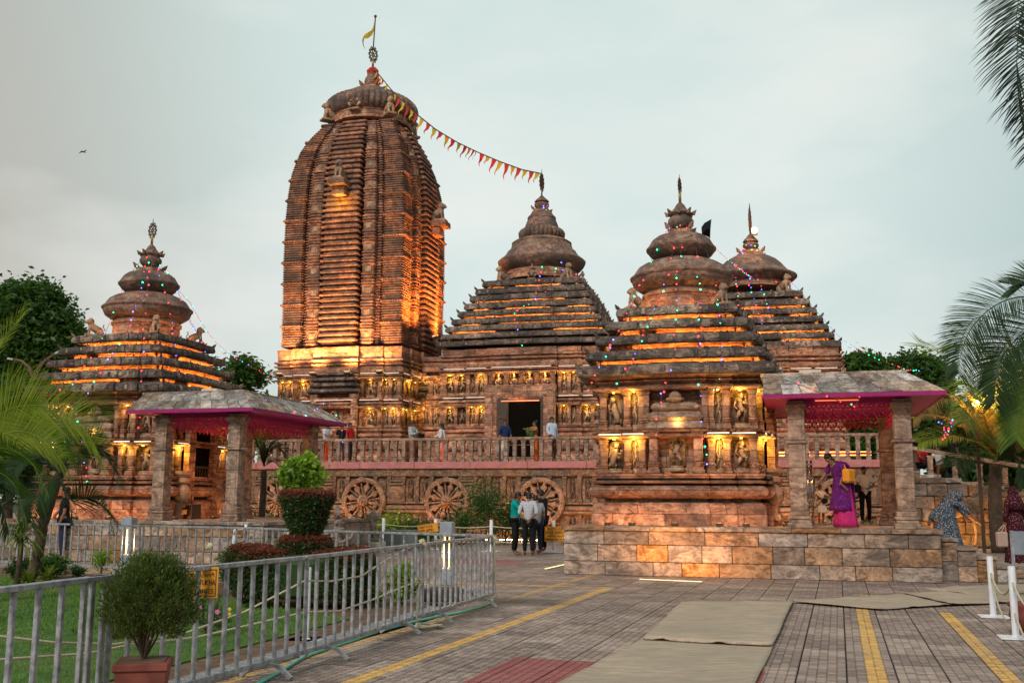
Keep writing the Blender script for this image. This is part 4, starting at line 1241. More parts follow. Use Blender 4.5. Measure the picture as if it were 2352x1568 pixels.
cx = at(1244, 1150, 47.2)
HF = Fr(cx.x, cx.y, TZ, TH)
WH, _ = HF.corner(1015, 950)
H = HF.em('main_hall', label='large stepped-roof temple hall with a carved doorway in the centre', cat='temple')
hst = [(0.70, .03), (0.42, .065)]
z = lambda v: HF.zl(v, 0, -WH * 1.06)
def bada(T, F, W, steps, z, bands, counts, seed, lit, skip=(), pw=.16, top=797, energy=3.0, mat='wall', faces=(0, 1, 3)):
    """plinth, two rows of niches and the mouldings between; bands are picture rows on the front"""
    plan = ratha(steps)
    vu0, vu1, vm1, vl1, vp = bands           # upper row top/bottom, lower row top/bottom, plinth bottom
    b = MB(); b.loft(plan, [(0, W + .22), (z(1050), W + .22), (z(1046), W + .12), (z(1040), W + .03), (z(1034), W + .03), (z(1031), W + .16), (z(1022), W + .20), (z(1014), W + .16), (z(1010), W + .02), (z(1004), W + .02), (z(1002), W + .12), (z(998), W + .14), (z(995), W + .02), (z(992), W + .02), (z(990), W + .13), (z(985), W + .14), (z(983), W + .03), (z(981), W + .03), (z(980), W + .10), (z(vl1), W + .11), (z(vl1 - .5), W - .18)])
    b.build('plinth', M[mat], T)
    b = MB(); b.loft(plan, [(z(vl1 + 2), W - .30), (z(vu0 - 4), W - .30)], cap=False); b.build('wall', M[mat], T)
    a, c = vm1, vu1
    d = (a - c) / 6
    b = MB(); b.loft(plan, [(z(a + .3), W - .16), (z(a), W + .09), (z(a - d), W + .12), (z(a - d * 1.4), W + .02), (z(a - 2.2 * d), W + .02), (z(a - 2.4 * d), W + .10), (z(a - 3.2 * d), W + .10), (z(a - 3.5 * d), W), (z(a - 4.1 * d), W), (z(a - 4.4 * d), W + .10), (z(c + .4), W + .12), (z(c), W - .16)])
    b.build('middle_moulding', M[mat], T)
    v = vu0; e = vu0 - top
    b = MB(); b.loft(plan, [(z(v + .3), W - .16), (z(v), W + .08), (z(v - 4), W + .11), (z(v - 5), W + .0), (z(v - 8), W), (z(v - 9), W + .09), (z(v - 12), W + .09), (z(v - 13), W + .02)] +
        [(z(v - 14 - k), W + q) for k, q in ((0, .06), (2, .14), (11, .16), (13, .06), (15, .0), (18, .0), (19, .12), (22, .13), (23, .02), (27, .02), (28, .13), (32, .13), (33, .0))] + [(z(top), W + .04)])
    b.build('cornice', M[mat], T)
    niche_row(T, W, steps, z(vl1), z(vm1), counts, faces, pw, lit, seed, mat, skip, energy=energy)
    niche_row(T, W, steps, z(vu1), z(vu0), counts, faces, pw, lit, seed + 1, mat, skip, energy=energy)
    # white tube lamps lying on the mouldings
    for vv in (vm1 - d * 4.6, vu0 - 13.5):
        for f in (0, 1):
            for aa, bb_, p in sections(steps):
                if random.Random(int(vv * 10) + f).random() < .2: continue
                w = (bb_ - aa) * W
                m = MB(); m.cbox((0, 0, 0), (w * .86, .03, .02), .004)
                m.build('tube_lamp', M['ledt'], T, loc=fpt(f, (aa + bb_) / 2 * W, W * (1 + p) + .11, z(vv)), rz=frz(f))
bada(H, HF, WH, hst, z, (856, 904, 931, 977, 1070), [2, 2, 0, 2, 2], 21, .95, energy=2.4)
# small niches above the door
out = WH * 1.065
for f in (0,):
    zz0, zz1 = z(885), z(857)
    pm = pilaster_mesh(.17, zz1 - zz0, M['wall'])
    hw_ = WH * .42 - .16
    for j in range(5): put('pilaster', pm, H, fpt(f, -hw_ + 2 * hw_ * j / 4, out - .06, zz0), frz(f))
    for j in range(4):
        t = -hw_ + 2 * hw_ * (j + .5) / 4
        put('seated_figure', M_DWARF, H, fpt(f, t, out - .1, zz0), frz(f), .55 * (zz1 - zz0) / .55)
        put('niche_lamp', M_NLAMP, H, fpt(f, t, out - .02, zz1 - .035), frz(f)); lamp(H, fpt(f, t, out + .08, zz1 - .09), 4)
    dx = WH * .42
    b = MB(); b.box((0, 0, z(885) - .2), (dx * 2, .24, .40)); b.build('door_lintel', M['wall'], H, loc=fpt(f, 0, out + .13, 0))
    zt1 = z(885) - .4
    xd = HF.xl(1179, -out, 2.5)
    dw = .62
    for sx in (-1, 1):
        for q, (w, dpt) in enumerate(((.34, .22), (.16, .12), (.12, .04))):
            xx = sx * (dx - [.17, .42, .56][q]) + 0
            b = MB(); b.box((0, 0, zt1 / 2), (w, .2, zt1)); b.build('door_jamb', M['wall'], H, loc=fpt(f, xx, out + .14 + dpt * .4, 0))
    b = MB(); b.box((0, 0, zt1 - .11), (dx * 1.5, .2, .22)); b.build('door_head', M['wall'], H, loc=fpt(f, 0, out + .16, 0))
    b = MB(); b.box((0, 0, zt1 / 2), (dx * 1.3, .3, zt1)); b.build('doorway', M['dark'], H, loc=fpt(f, 0, out + .06, 0))
    for sx, ww in ((-1, .5), (1, .12)):
        b = MB(); b.cbox((0, 0, zt1 / 2), (ww, .05, zt1 - .3), .01)
        for k in range(4): b.cbox((0, -.03, .35 + k * .62), (ww * .8, .04, .5), .01)
        b.build('door_leaf', M['wood'], H, loc=fpt(f, sx * (dx * .66 - ww / 2), out + .24, 0))
    b = MB(); b.cbox((0, 0, 0), (dx * 1.1, .04, .05), .008); b.build('tube_lamp', M['ledo2'], H, loc=fpt(f, 0, out + .25, zt1 - .28))
    lamp(H, fpt(f, 0, out + .45, zt1 - .35), 2, (1, .4, .12), .05)
tr = []
for (u, v0, v1) in ((1107, 658, 645), (1091, 676, 663), (1078, 692, 679), (1065, 710, 697), (1050, 727, 715), (1036, 745, 733), (1022, 762, 750), (1012, 779, 768), (1001, 796, 785)):
    s0, zz1 = HF.corner(u, v1); _, zz0 = HF.corner(u, v0); tr.append((s0, zz0, zz1))
print('hall tiers', [round(t[0], 2) for t in tr], 'WH', WH)
roof_tiers(H, ratha([(0.68, .02), (0.40, .04)]), [(0.68, .02), (0.40, .04)], tr, .34, seed=4, hs=.8, dark=((1, 0), (7, 0), (5, 3), (7, 1)), thick=.03)
crown_part(H, HF, 'neck', [(650, 86), (632, 84), (628, 80)], 'wall')
crown_part(H, HF, 'bell', [(631, 74), (628, 80), (622, 90), (614, 97), (608, 100), (604, 101), (601, 98), (598, 94), (592, 86), (585, 81), (583, 80), (581, 79), (580, 76), (573, 71), (566, 69), (564, 68), (561, 69), (559, 66), (555, 60), (552, 52)])
crown_part(H, HF, 'ribbed_disc', [(553, 44), (550, 49, .1), (545, 53, .1), (538, 54, .1), (532, 51, .1), (528, 45, .08), (526, 38)], n=120, ribs=30)
crown_part(H, HF, 'upper_bell', [(528, 40), (520, 38), (510, 34), (505, 32), (503, 33), (500, 32), (498, 30), (494, 26), (488, 23)])
b = MB(); q = HF.rad(17, HF.zl(486)); b.box((0, 0, HF.zl(486)), (q * 2, q * 2, .16))
for sx in (-1, 1):
    for sy in (-1, 1): horn(b, sx * q * .95, sy * q * .95, HF.zl(486) + .06, math.atan2(sy, sx), .8)
b.build('crown_box', M['wall'], H)
pot(H, HF, [(484, 8), (480, 12), (474, 17), (469, 17), (466, 13), (464, 17), (461, 15), (456, 9), (451, 4), (449, 2)], (450, 430, .04))
finial_wheel(H, HF.zl(419), .33, R(78))
zt = tr[0][2]
for sx, sy in ((-1, -1), (1, -1), (1, 1), (-1, 1)):
    put('lion_statue', M_LION, H, (sx * tr[0][0] * .66, sy * tr[0][0] * .66, zt + .02), math.atan2(sy, sx), .78)
for f in range(4):
    put('seated_figure', M_DWARF, H, fpt(f, 0, tr[0][0] * .86, zt), frz(f), .75)
# ================================================================== passage between tower and hall
tcx = at(829, 1150, 48.6)
KF = Fr(tcx.x, tcx.y, TZ, TH)
WK, _ = KF.corner(634, 950)
print('tower W', WK)
z = lambda v: KF.zl(v, 0, -WK * 1.1)
# centre of the passage in the hall frame
dv = (KF.w(0, 0) - HF.w(0, 0)); dx_ = dv.x * HF.c - dv.y * HF.s
pc = HF.w(dx_ / 2, .3); LF = Fr(pc.x, pc.y, TZ, TH)
PS = LF.em('connecting_hall', label='low carved stone passage joining the tall tower to the main hall', cat='temple')
zp = lambda v: LF.zl(v, 0, -2.2)
b = MB(); b.box((0, 0, zp(818) / 2), (5.0, 3.9, zp(818))); b.build('wall', M['wall'], PS)
for v0, v1, o in ((829, 818, .18), (838, 830, .10), (852, 840, .2), (868, 862, .12), (916, 908, .12), (930, 918, .05), (985, 978, .12), (1003, 990, .2), (1075, 1020, .28)):
    b = MB(); b.box((0, 0, (zp(v0) + zp(v1)) / 2), (5.0, 4.0 + o * 2, zp(v1) - zp(v0))); b.build('moulding', M['wall'], PS)
for za, zb_ in ((zp(908), zp(868)), (zp(978), zp(932))):
    pm = pilaster_mesh(.15, zb_ - za, M['wall'])
    for j in range(-4, 5):
        put('pilaster', pm, PS, (j * .52, -2.02, za), 0)
        put('niche_figure', FIG[(j + 4) % 5], PS, (j * .52 + .26, -2.0, za), 0, (.66, .6, (zb_ - za) * .92))
        lamp(PS, (j * .52 + .26, -2.22, zb_ - .1), 3)
# ================================================================== tall tower (rekha deul)
K = KF.em('temple_tower', label='tall curved ribbed stone temple tower with a yellow flag on top', cat='temple')
kst = [(0.72, .05), (0.36, .11)]
bada(K, KF, WK, kst, z, (872, 914, 938, 982, 1070), [2, 1, 0, 1, 2], 31, .85, top=797, energy=2.6)
for f in (0, 1, 3):                      # large central niche under a small stepped roof
    out = WK * 1.11
    zz = z(905)
    for q, (w, h) in enumerate(((2.5, .26), (2.3, .24), (2.1, .24), (1.9, .22))):
        bb = MB(); bb.rings([[(-w / 2 + i_, -d_, zq), (w / 2 - i_, -d_, zq), (w / 2 - i_, .2, zq), (-w / 2 + i_, .2, zq)] for i_, d_, zq in ((.08, .05, 0), (0, .22, h * .35), (.03, .2, h * .7), (.14, .06, h))])
        bb.build('niche_roof_tier', M['eave'], K, loc=fpt(f, 0, out, zz), rz=frz(f)); zz += h * 1.05
    hh = z(906) - z(1003)
    for t in (-1, 1): put('pilaster', pilaster_mesh(.28, hh, M['wall']), K, fpt(f, t * .95, out - .02, z(1003)), frz(f))
    put('niche_figure', FIG[4 if f else 2], K, fpt(f, 0, out - .2, z(1003)), frz(f), (1.3, 1, 1.75))
# curve of the corner edge, measured
prof = []
for (u, v) in ((642, 797), (644, 760), (646, 700), (648, 600), (653, 500), (659, 445), (667, 400), (676, 375), (687, 349), (699, 332), (715, 313), (731, 298), (742, 287)):
    s0, zz = KF.corner(u, v); prof.append((zz, s0))
print('tower profile', [(round(a, 1), round(b_, 2)) for a, b_ in prof])
def Sz(zq):
    if zq <= prof[0][0]: return prof[0][1]
    for (z0, s0), (z1, s1) in zip(prof, prof[1:]):
        if zq <= z1: return s0 + (s1 - s0) * (zq - z0) / (z1 - z0)
    return prof[-1][1]
zb0, zb1 = prof[0][0], prof[-1][0]
core = MB(); core.loft([(-1, -1), (1, -1), (1, 1), (-1, 1)], [(zb0 - .3 + (zb1 - zb0 + .3) * t / 24, Sz(zb0 + (zb1 - zb0) * t / 24) * .83) for t in range(25)])
core.build('core', M['fin'], K)
def paga(name, face, xa, xb, outf, courses, mat='fin', inn=.78, ribs=None):
    """one vertical projection; courses: (z, extra) ; xa..xb and outf are fractions of the half width"""
    b = MB(); rr = []
    for zq, e in courses:
        s0 = Sz(zq)
        a0, a1, n0, n1 = xa * s0 - e, xb * s0 + e, inn * s0, outf * s0 + e
        rr.append([fpt(face, a0, n0, zq), fpt(face, a0, n1 - .05, zq), fpt(face, a0 + .05, n1, zq), fpt(face, a1 - .05, n1, zq), fpt(face, a1, n1 - .05, zq), fpt(face, a1, n0, zq)])
    b.rings(rr)
    return b.build(name, M[mat], K)
NC = 42
pitch = (zb1 - zb0) / NC
raha = []
for i in range(NC):
    z0 = zb0 + i * pitch
    raha += [(z0, 0), (z0 + pitch * .40, 0), (z0 + pitch * .42, .10), (z0 + pitch * .60, .13), (z0 + pitch * .86, .12), (z0 + pitch * .98, .02)]
anu = []; kan = []
NA = 11
pa = (zb1 - zb0) / NA
for i in range(NA):
    z0 = zb0 + i * pa
    for q, e in ((0, 0), (.05, .05), (.10, .05), (.12, .0), (.16, .0), (.18, .06), (.24, .06), (.26, .02), (.60, .02), (.62, .06), (.67, .06), (.69, .01), (.73, .01), (.75, .06), (.80, .06), (.82, .01), (.86, .01), (.88, .06), (.93, .06), (.95, 0)):
        anu.append((z0 + q * pa, e))
    for j in range(9):
        q0 = z0 + pa * j / 9; w = pa / 9
        if j == 8: kan += [(q0, .0), (q0 + w * .1, .07), (q0 + w * .5, .10), (q0 + w * .9, .07), (q0 + w * .99, 0)]
        else: kan += [(q0, 0), (q0 + w * .35, 0), (q0 + w * .40, .04), (q0 + w * .6, .055), (q0 + w * .85, .04), (q0 + w * .9, 0)]
thin = []
for i in range(NC * 2):
    z0 = zb0 + i * pitch / 2
    thin += [(z0, 0), (z0 + pitch * .2, 0), (z0 + pitch * .22, .05), (z0 + pitch * .42, .05), (z0 + pitch * .45, 0)]
for f in range(4):
    paga('centre_rib', f, -.27, .27, 1.09, raha)
    for sg in (-1, 1):
        a, b_ = sorted((sg * .355, sg * .535)); paga('panel_rib', f, a, b_, 1.035, anu)
        a, b_ = sorted((sg * .545, sg * .62)); paga('thin_rib', f, a, b_, .95, thin, inn=.80)
# corner ribs: rounded square shafts
for sx, sy in ((-1, -1), (1, -1), (1, 1), (-1, 1)):
    rr = []
    for zq, e in kan:
        s0 = Sz(zq); lo, hi = .665 * s0 - e, 1.0 * s0 + e - .05; c = .10
        pts = [(lo, lo), (hi - c, lo), (hi, lo + c * .6), (hi, hi - c * 1.2), (hi - c * .35, hi - c * .35), (hi - c * 1.2, hi), (lo + c * .6, hi), (lo, hi - c)]
        if sx * sy < 0: pts = pts[::-1]
        rr.append([(sx * x, sy * y, zq) for x, y in pts])
    b = MB(); b.rings(rr); b.build('corner_rib', M['fin'], K)
# teeth of the ribbed cushions on the corner ribs
tb = MB()
for i in range(NA):
    zq = zb0 + pa * (i + 8.5 / 9)
    s0 = Sz(zq); lo, hi = .655 * s0, s0
    for f in range(4):
        for sg in (-1, 1):
            for j in range(8):
                t = sg * (lo + (hi - lo) * (j + .5) / 8)
                x, y, zz = fpt(f, t, s0 + .03, zq); tb.cbox((x, y, zz), ((hi - lo) / 8 * .62, .10, pa / 9 * .8), .02, frz(f))
tb.build('cushion_teeth', M['fin'], K, kind='stuff')
# carved lugs in the panels
for f in (0, 1, 3):
    for sg in (-1, 1):
        for i in range(NA):
            zq = zb0 + pa * (i + .43); s0 = Sz(zq)
            bb = MB(); bb.cbox((0, 0, 0), (s0 * .10, .10, pa * .30), .02); bb.cbox((0, -.02, 0), (s0 * .055, .12, pa * .22), .02); bb.build('carved_panel', M['carve'], K, loc=fpt(f, sg * .445 * s0, 1.03 * s0 + .0, zq), rz=frz(f))
# lug stones dotted on the centre fins
# projecting lion brackets half way up
for f, vv in ((0, 425), (1, 485)):
    zq = z(vv); s0 = Sz(zq)
    bb = MB(); bb.cbox((0, -.45, 0), (.85, 1.0, .28), .02); bb.cbox((0, -.28, -.36), (.62, .7, .40), .02); bb.build('bracket', M['fin'], K, loc=fpt(f, 0, 1.05 * s0, zq), rz=frz(f))
    put('lion_statue', M_LION, K, fpt(f, 0, 1.05 * s0 + .42, zq + .14), frz(f) - math.pi / 2, .95)
    if f == 0: lamp(K, fpt(f, 0, 1.05 * s0 + .7, zq - .9), 26, (1, .62, .08), .1)
# crown of the tower
crown_part(K, KF, 'neck', [(300, 92), (285, 90), (282, 92), (279, 90)], 'wall')
crown_part(K, KF, 'ribbed_disc', [(283, 82), (280, 92), (274, 101, .05), (266, 106, .07), (257, 107.5, .08), (248, 104, .08), (240, 95, .08), (235, 84, .06), (232, 72), (231, 60)], n=240, ribs=46, ang=50)
crown_part(K, KF, 'cap_dome', [(234, 66), (231, 68), (229, 67), (222, 60), (216, 50), (211, 38), (208, 26), (207, 20)])
b = MB(); q = KF.rad(17, KF.zl(207)); b.box((0, 0, KF.zl(206)), (q * 2, q * 2, .25))
for sx in (-1, 1):
    for sy in (-1, 1): horn(b, sx * q, sy * q, KF.zl(206) + .1, math.atan2(sy, sx), 1.2)
b.build('crown_box', M['wall'], K)
pot(K, KF, [(207, 9), (203, 12), (198, 16), (192, 18.5), (187, 18.5), (185, 16), (183, 17), (178, 14), (173, 12), (170, 9), (167, 10), (163, 7), (158, 4), (152, 2.5)], (153, 137, .06))
finial_wheel(K, KF.zl(126), KF.rad(15, KF.zl(126)), R(50))
# red cloth tied round the pot
bb = MB()
for k in range(5):
    a = k * 1.2; q = KF.rad(9, KF.zl(165))
    bb.tube([(q * .5 * math.cos(a), q * .5 * math.sin(a), KF.zl(156)), (q * math.cos(a), q * math.sin(a), KF.zl(165)), (q * 1.2 * math.cos(a + .3), q * 1.2 * math.sin(a + .3), KF.zl(178))], [.05, .12, .03], 5)
M['redcloth'] = plain('red_cloth', (.5, .03, .02), .8); M['yellowcloth'] = plain('yellow_cloth', (.52, .34, .02), .8)
bb.build('red_cloth', M['redcloth'], K)
zt = KF.zl(284)
for sx, sy in ((-1, -1), (1, -1), (1, 1), (-1, 1)):
    put('lion_statue', M_LION, K, (sx * 1.52, sy * 1.52, zt - .35), math.atan2(sy, sx), .95)
for f in range(4): put('seated_figure', M_DWARF, K, fpt(f, 0, 2.0, zt - .1), frz(f), 1.1)
# flag pole + flag: a thing of its own
fp = KF.w(0, 0, KF.zl(105)); pt = KF.w(0, 0, KF.zl(38))
FLG = empty('temple_flag', tuple(fp), label='yellow pennant on the thin pole at the tip of the tall tower', cat='flag')
hh = pt.z - fp.z
b = MB(); b.tube([(0, 0, 0), (.06, 0, hh)], .035, 5); b.ball((.06, 0, hh), .08, 6, 4); b.build('pole', M['iron'], FLG)
def pxs(u, v): 
    p = at(u, v, fp.y) - fp; return p
b = MB()
L_ = [(859, 50), (858, 62), (858, 75), (858, 88)]; Rr = [(859, 50), (849, 68), (838, 84), (833, 96)]; 
rows = [[(859, 49), (858, 56), (858, 66)], [(856, 58), (854, 68), (853, 80)], [(852, 66), (848, 75), (846, 92)], [(845, 76), (840, 83), (838, 94)], [(837, 88), (834, 95), (835, 101)], [(833.5, 99), (833, 103), (835.5, 105)], [(837, 108), (837, 109), (838, 110)]]
vs = []
for i, row in enumerate(rows):
    for j, (u, v) in enumerate(row):
        p = pxs(u, v); p.y += .25 * math.sin(i * 1.1 + j * .8); vs.append(tuple(p))
fs = [(i * 3 + j, i * 3 + j + 1, (i + 1) * 3 + j + 1, (i + 1) * 3 + j) for i in range(6) for j in range(2)]
b.add(vs, fs); b.build('flag_cloth', M['yellowcloth'], FLG, smooth=True)
# bunting from tower tip to hall tip
p0 = KF.w(0, 0, KF.zl(158)); p1 = HF.w(0, 0, HF.zl(400))
BN = empty('pennant_string', tuple(p0), label='string of red and yellow pennants between the tower tip and the main hall tip', cat='bunting')
pp = []
for i in range(81):
    t = i / 80
    u = 861 + (1240 - 861) * t
    # measured sag of the string
    xs_ = [861, 900, 950, 1000, 1050, 1100, 1150, 1200, 1240]; ys_ = [160, 208, 257, 297, 327, 351, 372, 390, 398]
    v = float(np.interp(u, xs_, ys_))
    Y = p0.y + (p1.y - p0.y) * t
    pp.append(at(u, v, Y - 2.6 * math.sin(math.pi * min(1, t * 1.6)) ** .6 if t < .62 else Y) - p0)
b = MB(); b.tube(pp, .028, 4, False); b.build('cord', M['wire'], BN)
rq = random.Random(8); acc = 0; kk = 0
red_i = 0
for a, c in zip(pp, pp[1:]):
    acc += (c - a).length
    if acc > .29:
        acc = 0; kk += 1
        d = (c - a).normalized(); L = rq.uniform(.45, .8); w = .13
        sw = Vector((rq.uniform(-.55, -.1), rq.uniform(-.3, .3), -1)).normalized()
        bb = MB()
        o = a; perp = Vector((rq.uniform(-.4, .4), 1, 0)) * .05
        ps = [d * -w, d * w, d * (w * .6) + sw * L * .4 + perp, d * (-w * .5) + sw * L * .38 + perp, d * (-w * .2) + sw * L * .75 + Vector((-.06, 0, 0)), d * (w * .25) + sw * L * .7 + Vector((-.06, 0, 0)), sw * L + Vector((.02, .05, 0))]
        bb.add([tuple(q) for q in ps], [(0, 1, 2, 3), (3, 2, 5, 4), (4, 5, 6)])
        bb.build('pennant', M['redcloth'] if kk % 2 else M['yellowcloth'], BN, loc=tuple(o))
# ================================================================== third hall, behind on the right
q3 = at(1743, 1150, 46.0)
TF3 = Fr(q3.x, q3.y, TZ, TH)
T3 = TF3.em('rear_hall', label='stepped-roof stone hall half hidden behind the right-hand shrine, a lamp at its tip', cat='temple')
tr = []
for (u, v0, v1) in ((1843, 680, 667), (1859, 700, 686), (1875, 719, 706), (1890, 738, 725), (1903, 757, 744), (1916, 776, 763), (1932, 796, 782)):
    s0, zz1 = TF3.corner(u, v1 - 2, 1, -1); _, zz0 = TF3.corner(u, v0 - 2, 1, -1); tr.append((s0, zz0, zz1))
print('hall3', [round(t[0], 2) for t in tr])
W3 = tr[-1][0] - .12
z = lambda v: TF3.zl(v, 0, -W3 * 1.06)
bada(T3, TF3, W3, hst, z, (862, 908, 934, 978, 1070), [2, 2, 3, 2, 2], 41, .5, top=796, energy=2.0)
roof_tiers(T3, ratha([(0.68, .02), (0.40, .04)]), [(0.68, .02), (0.40, .04)], tr, .34, seed=14, hs=.8, dark=((0, 0), (3, 0)), thick=.03)
crown_part(T3, TF3, 'neck', [(668, 78), (655, 76), (652, 70)], 'wall')
crown_part(T3, TF3, 'bell', [(657, 70), (653, 82), (648, 92), (643, 98), (640, 101), (637, 101), (634, 96), (630, 86), (622, 78), (610, 68), (600, 57), (594, 46), (590, 38)])
b = MB(); q = TF3.rad(27, TF3.zl(584)); b.box((0, 0, TF3.zl(588)), (q * 2, q * 2, .2)); b.box((0, 0, TF3.zl(581)), (q * 1.4, q * 1.4, .2))
for sx in (-1, 1):
    for sy in (-1, 1): horn(b, sx * q * .95, sy * q * .95, TF3.zl(588) + .08, math.atan2(sy, sx), 1.0)
b.build('crown_box', M['wall'], T3)
pot(T3, TF3, [(577, 8), (573, 14), (567, 18), (562, 18), (559, 14), (556, 18), (552, 16), (546, 10), (541, 6), (537, 2)], (538, 520, .04))
finial_wheel(T3, TF3.zl(508), .42, R(82))
zt = tr[0][2]
for sx, sy in ((-1, -1), (1, -1), (1, 1), (-1, 1)):
    put('lion_statue', M_LION, T3, (sx * tr[0][0] * .66, sy * tr[0][0] * .66, zt + .02), math.atan2(sy, sx), .85)

# ================================================================== floodlights
def flood(name, loc, aim, energy, size, label, group, col=(1, .50, .16), cone=110, blend=.9):
    e = empty(name, tuple(loc), label=label, cat='floodlight', group=group)
    d = (Vector(aim) - Vector(loc)).normalized()
    q = d.to_track_quat('-Z', 'Y')
    Mx = q.to_matrix().to_4x4()
    b = MB(); b.cbox((0, 0, .05), (.30, .22, .09), .015, M=Mx); b.build('housing', M['iron'], e)
    b = MB(); b.box((0, 0, -.002), (.25, .17, .008), M=Mx); b.build('lens', M['floodlens'], e)
    b = MB(); b.bar((0, 0, 0), (0, 0, -.22), .04, .04); b.box((0, 0, -.22), (.22, .16, .02)); b.build('bracket', M['iron'], e)
    L = bpy.data.lights.new('floodlight_beam', 'SPOT'); L.energy = energy; L.color = col; L.spot_size = R(cone); L.spot_blend = blend; L.shadow_soft_size = size
    o = bpy.data.objects.new('floodlight_beam', L); o.rotation_euler = q.to_euler(); o.location = d * .03
    link(o, e)
    return e
M['floodlens'] = emit('flood_lens', (1, .7, .35), 4, False)
zc_ = KF.zl(868, 0, -WK * 1.1)
gpF = 'floodlights washing the tall tower'
for i, (t, en) in enumerate(((-.78, 700), (-.25, 900), (.30, 900), (.80, 640))):
    flood('floodlight', KF.w(t * WK, -WK * 1.1 - .75, zc_ + .15), KF.w(t * WK, -WK * 1.1 + .1, zc_ + 3.2), en, .08,
          'small floodlight on the ledge at the front foot of the tall tower', gpF)
for i, (t, en) in enumerate(((-.75, 1700), (.35, 1900))):
    flood('floodlight', KF.w(WK * 1.1 + 1.0, t * WK, zc_ + 1.9), KF.w(WK * .98, t * WK, zc_ + 6.5), en, .1,
          'floodlight between the tall tower and the main hall roof', gpF, col=(1, .34, .06), cone=120)
flood('floodlight', KF.w(-WK * 1.1 - 1.0, -WK * .8, zc_ + .1), KF.w(-WK * .98, -WK * .6, zc_ + 5), 420, .08, 'floodlight at the left corner of the tall tower', gpF)
# ================================================================== lawn, bed, drain
M['grass'] = leafmat('grass_blades', (0.035, 0.11, 0.010), (0.15, 0.28, 0.03), 0.25, .6, dry=(0.26, 0.24, 0.06))
M['soil'] = plain('soil', (0.13, 0.075, 0.045), 0.95, var=0.45, scale=7, bump=0.8)
M['turf'] = plain('turf', (0.055, 0.12, 0.018), 0.95, var=0.4, scale=5, bump=0.6)
M['leaf_dark'] = leafmat('dark_leaf', (0.012, 0.035, 0.010), (0.045, 0.11, 0.022))
M['leaf_mid'] = leafmat('mid_leaf', (0.015, 0.05, 0.010), (0.08, 0.17, 0.028))
M['leaf_lime'] = leafmat('lime_leaf', (0.04, 0.13, 0.012), (0.38, 0.52, 0.05))
M['leaf_red'] = leafmat('red_tip_leaf', (0.10, 0.035, 0.018), (0.26, 0.06, 0.035))
M['leaf_hedge'] = leafmat('hedge_leaf', (0.012, 0.035, 0.01), (0.06, 0.12, 0.03))
M['leaf_cyp'] = leafmat('cypress_leaf', (0.018, 0.045, 0.010), (0.13, 0.17, 0.035))
M['bark'] = plain('bark', (0.09, 0.06, 0.04), 0.95, var=0.4, scale=9, bump=0.8)
M['palm_dark'] = leafmat('palm_dark_leaf', (0.009, 0.022, 0.008), (0.035, 0.075, 0.02), .15, .65)
M['palm_green'] = leafmat('palm_green_leaf', (0.03, 0.08, 0.012), (0.16, 0.24, 0.03), .3, .6)
M['palm_yel'] = leafmat('palm_yellow_leaf', (0.04, 0.095, 0.010), (0.32, 0.37, 0.045), .35, .6)
M['palm_black'] = leafmat('palm_darkened_leaf', (0.006, 0.012, 0.006), (0.022, 0.035, 0.012), .08, .7)  # leaf colour darkened to offset the sun falling on the near fronds
M['palm_tan'] = leafmat('palm_tan_leaf', (0.12, 0.08, 0.02), (0.36, 0.24, 0.06), .3)
M['petal_w'] = plain('white_petal', (.8, .8, .78), .6); M['petal_p'] = plain('pink_petal', (.75, .15, .4), .6); M['petal_y'] = plain('yellow_petal', (.75, .55, .08), .6)
def line_x(y, off):
    """x of the front barrier line at depth y, shifted left by off"""
    pts = FRN[:5]
    for (x0, y0), (x1, y1) in zip(pts, pts[1:]):
        if y <= y1 or (x1, y1) == pts[-1]:
            return x0 + (x1 - x0) * (y - y0) / (y1 - y0) - off
    return 0
def poly_sheet(name, pts, z, mat, th=.03, **kw):
    b = MB(); b.rings([[(x, y, z - th) for x, y in pts], [(x, y, z) for x, y in pts]])
    return b.build(name, mat, None, **kw)
edge = lambda off, y0, y1: [(line_x(y, off), y) for y in np.linspace(y0, y1, 7)]
LY0, LY1 = 3.2, 14.3
poly_sheet('soil_bed', [(-22, LY0)] + edge(.62, LY0, LY1) + [(-2.6, 16.4), (-6.4, 19.0), (-11.4, 22.2), (-22, 24.5)], .02, M['soil'], kind='structure')
lawn_poly = [(-22, LY0 + .1)] + edge(1.05, LY0, 12.6) + [(-3.6, 14.6), (-6.3, 17.2), (-11, 20.2), (-22, 22.5)]
poly_sheet('lawn', lawn_poly, .035, M['turf'], .02, kind='structure')
def inside(px_, py_, poly):
    c = np.zeros(len(px_), bool); j = len(poly) - 1
    for i in range(len(poly)):
        xi, yi = poly[i]; xj, yj = poly[j]
        c ^= ((yi > py_) != (yj > py_)) & (px_ < (xj - xi) * (py_ - yi) / (yj - yi + 1e-12) + xi); j = i
    return c
ng = np.random.RandomState(4)
def grass(n, y0, y1, h, w, name):
    X = ng.uniform(-12, 0, n); Y = ng.uniform(y0, y1, n)
    k = inside(X, Y, lawn_poly); X, Y = X[k], Y[k]; n = len(X)
    a = ng.uniform(0, 6.28, n); hh = h * ng.uniform(.5, 1.2, n); lean = ng.uniform(-.6, .6, (n, 2)) * hh[:, None]
    V = np.zeros((n, 3, 3)); V[:, 0] = np.c_[X - w * np.cos(a), Y - w * np.sin(a), np.full(n, .03)]
    V[:, 1] = np.c_[X + w * np.cos(a), Y + w * np.sin(a), np.full(n, .03)]; V[:, 2] = np.c_[X + lean[:, 0], Y + lean[:, 1], .03 + hh]
    return npmesh(name, V.reshape(-1, 3), np.arange(n * 3).reshape(-1, 3), M['grass'])
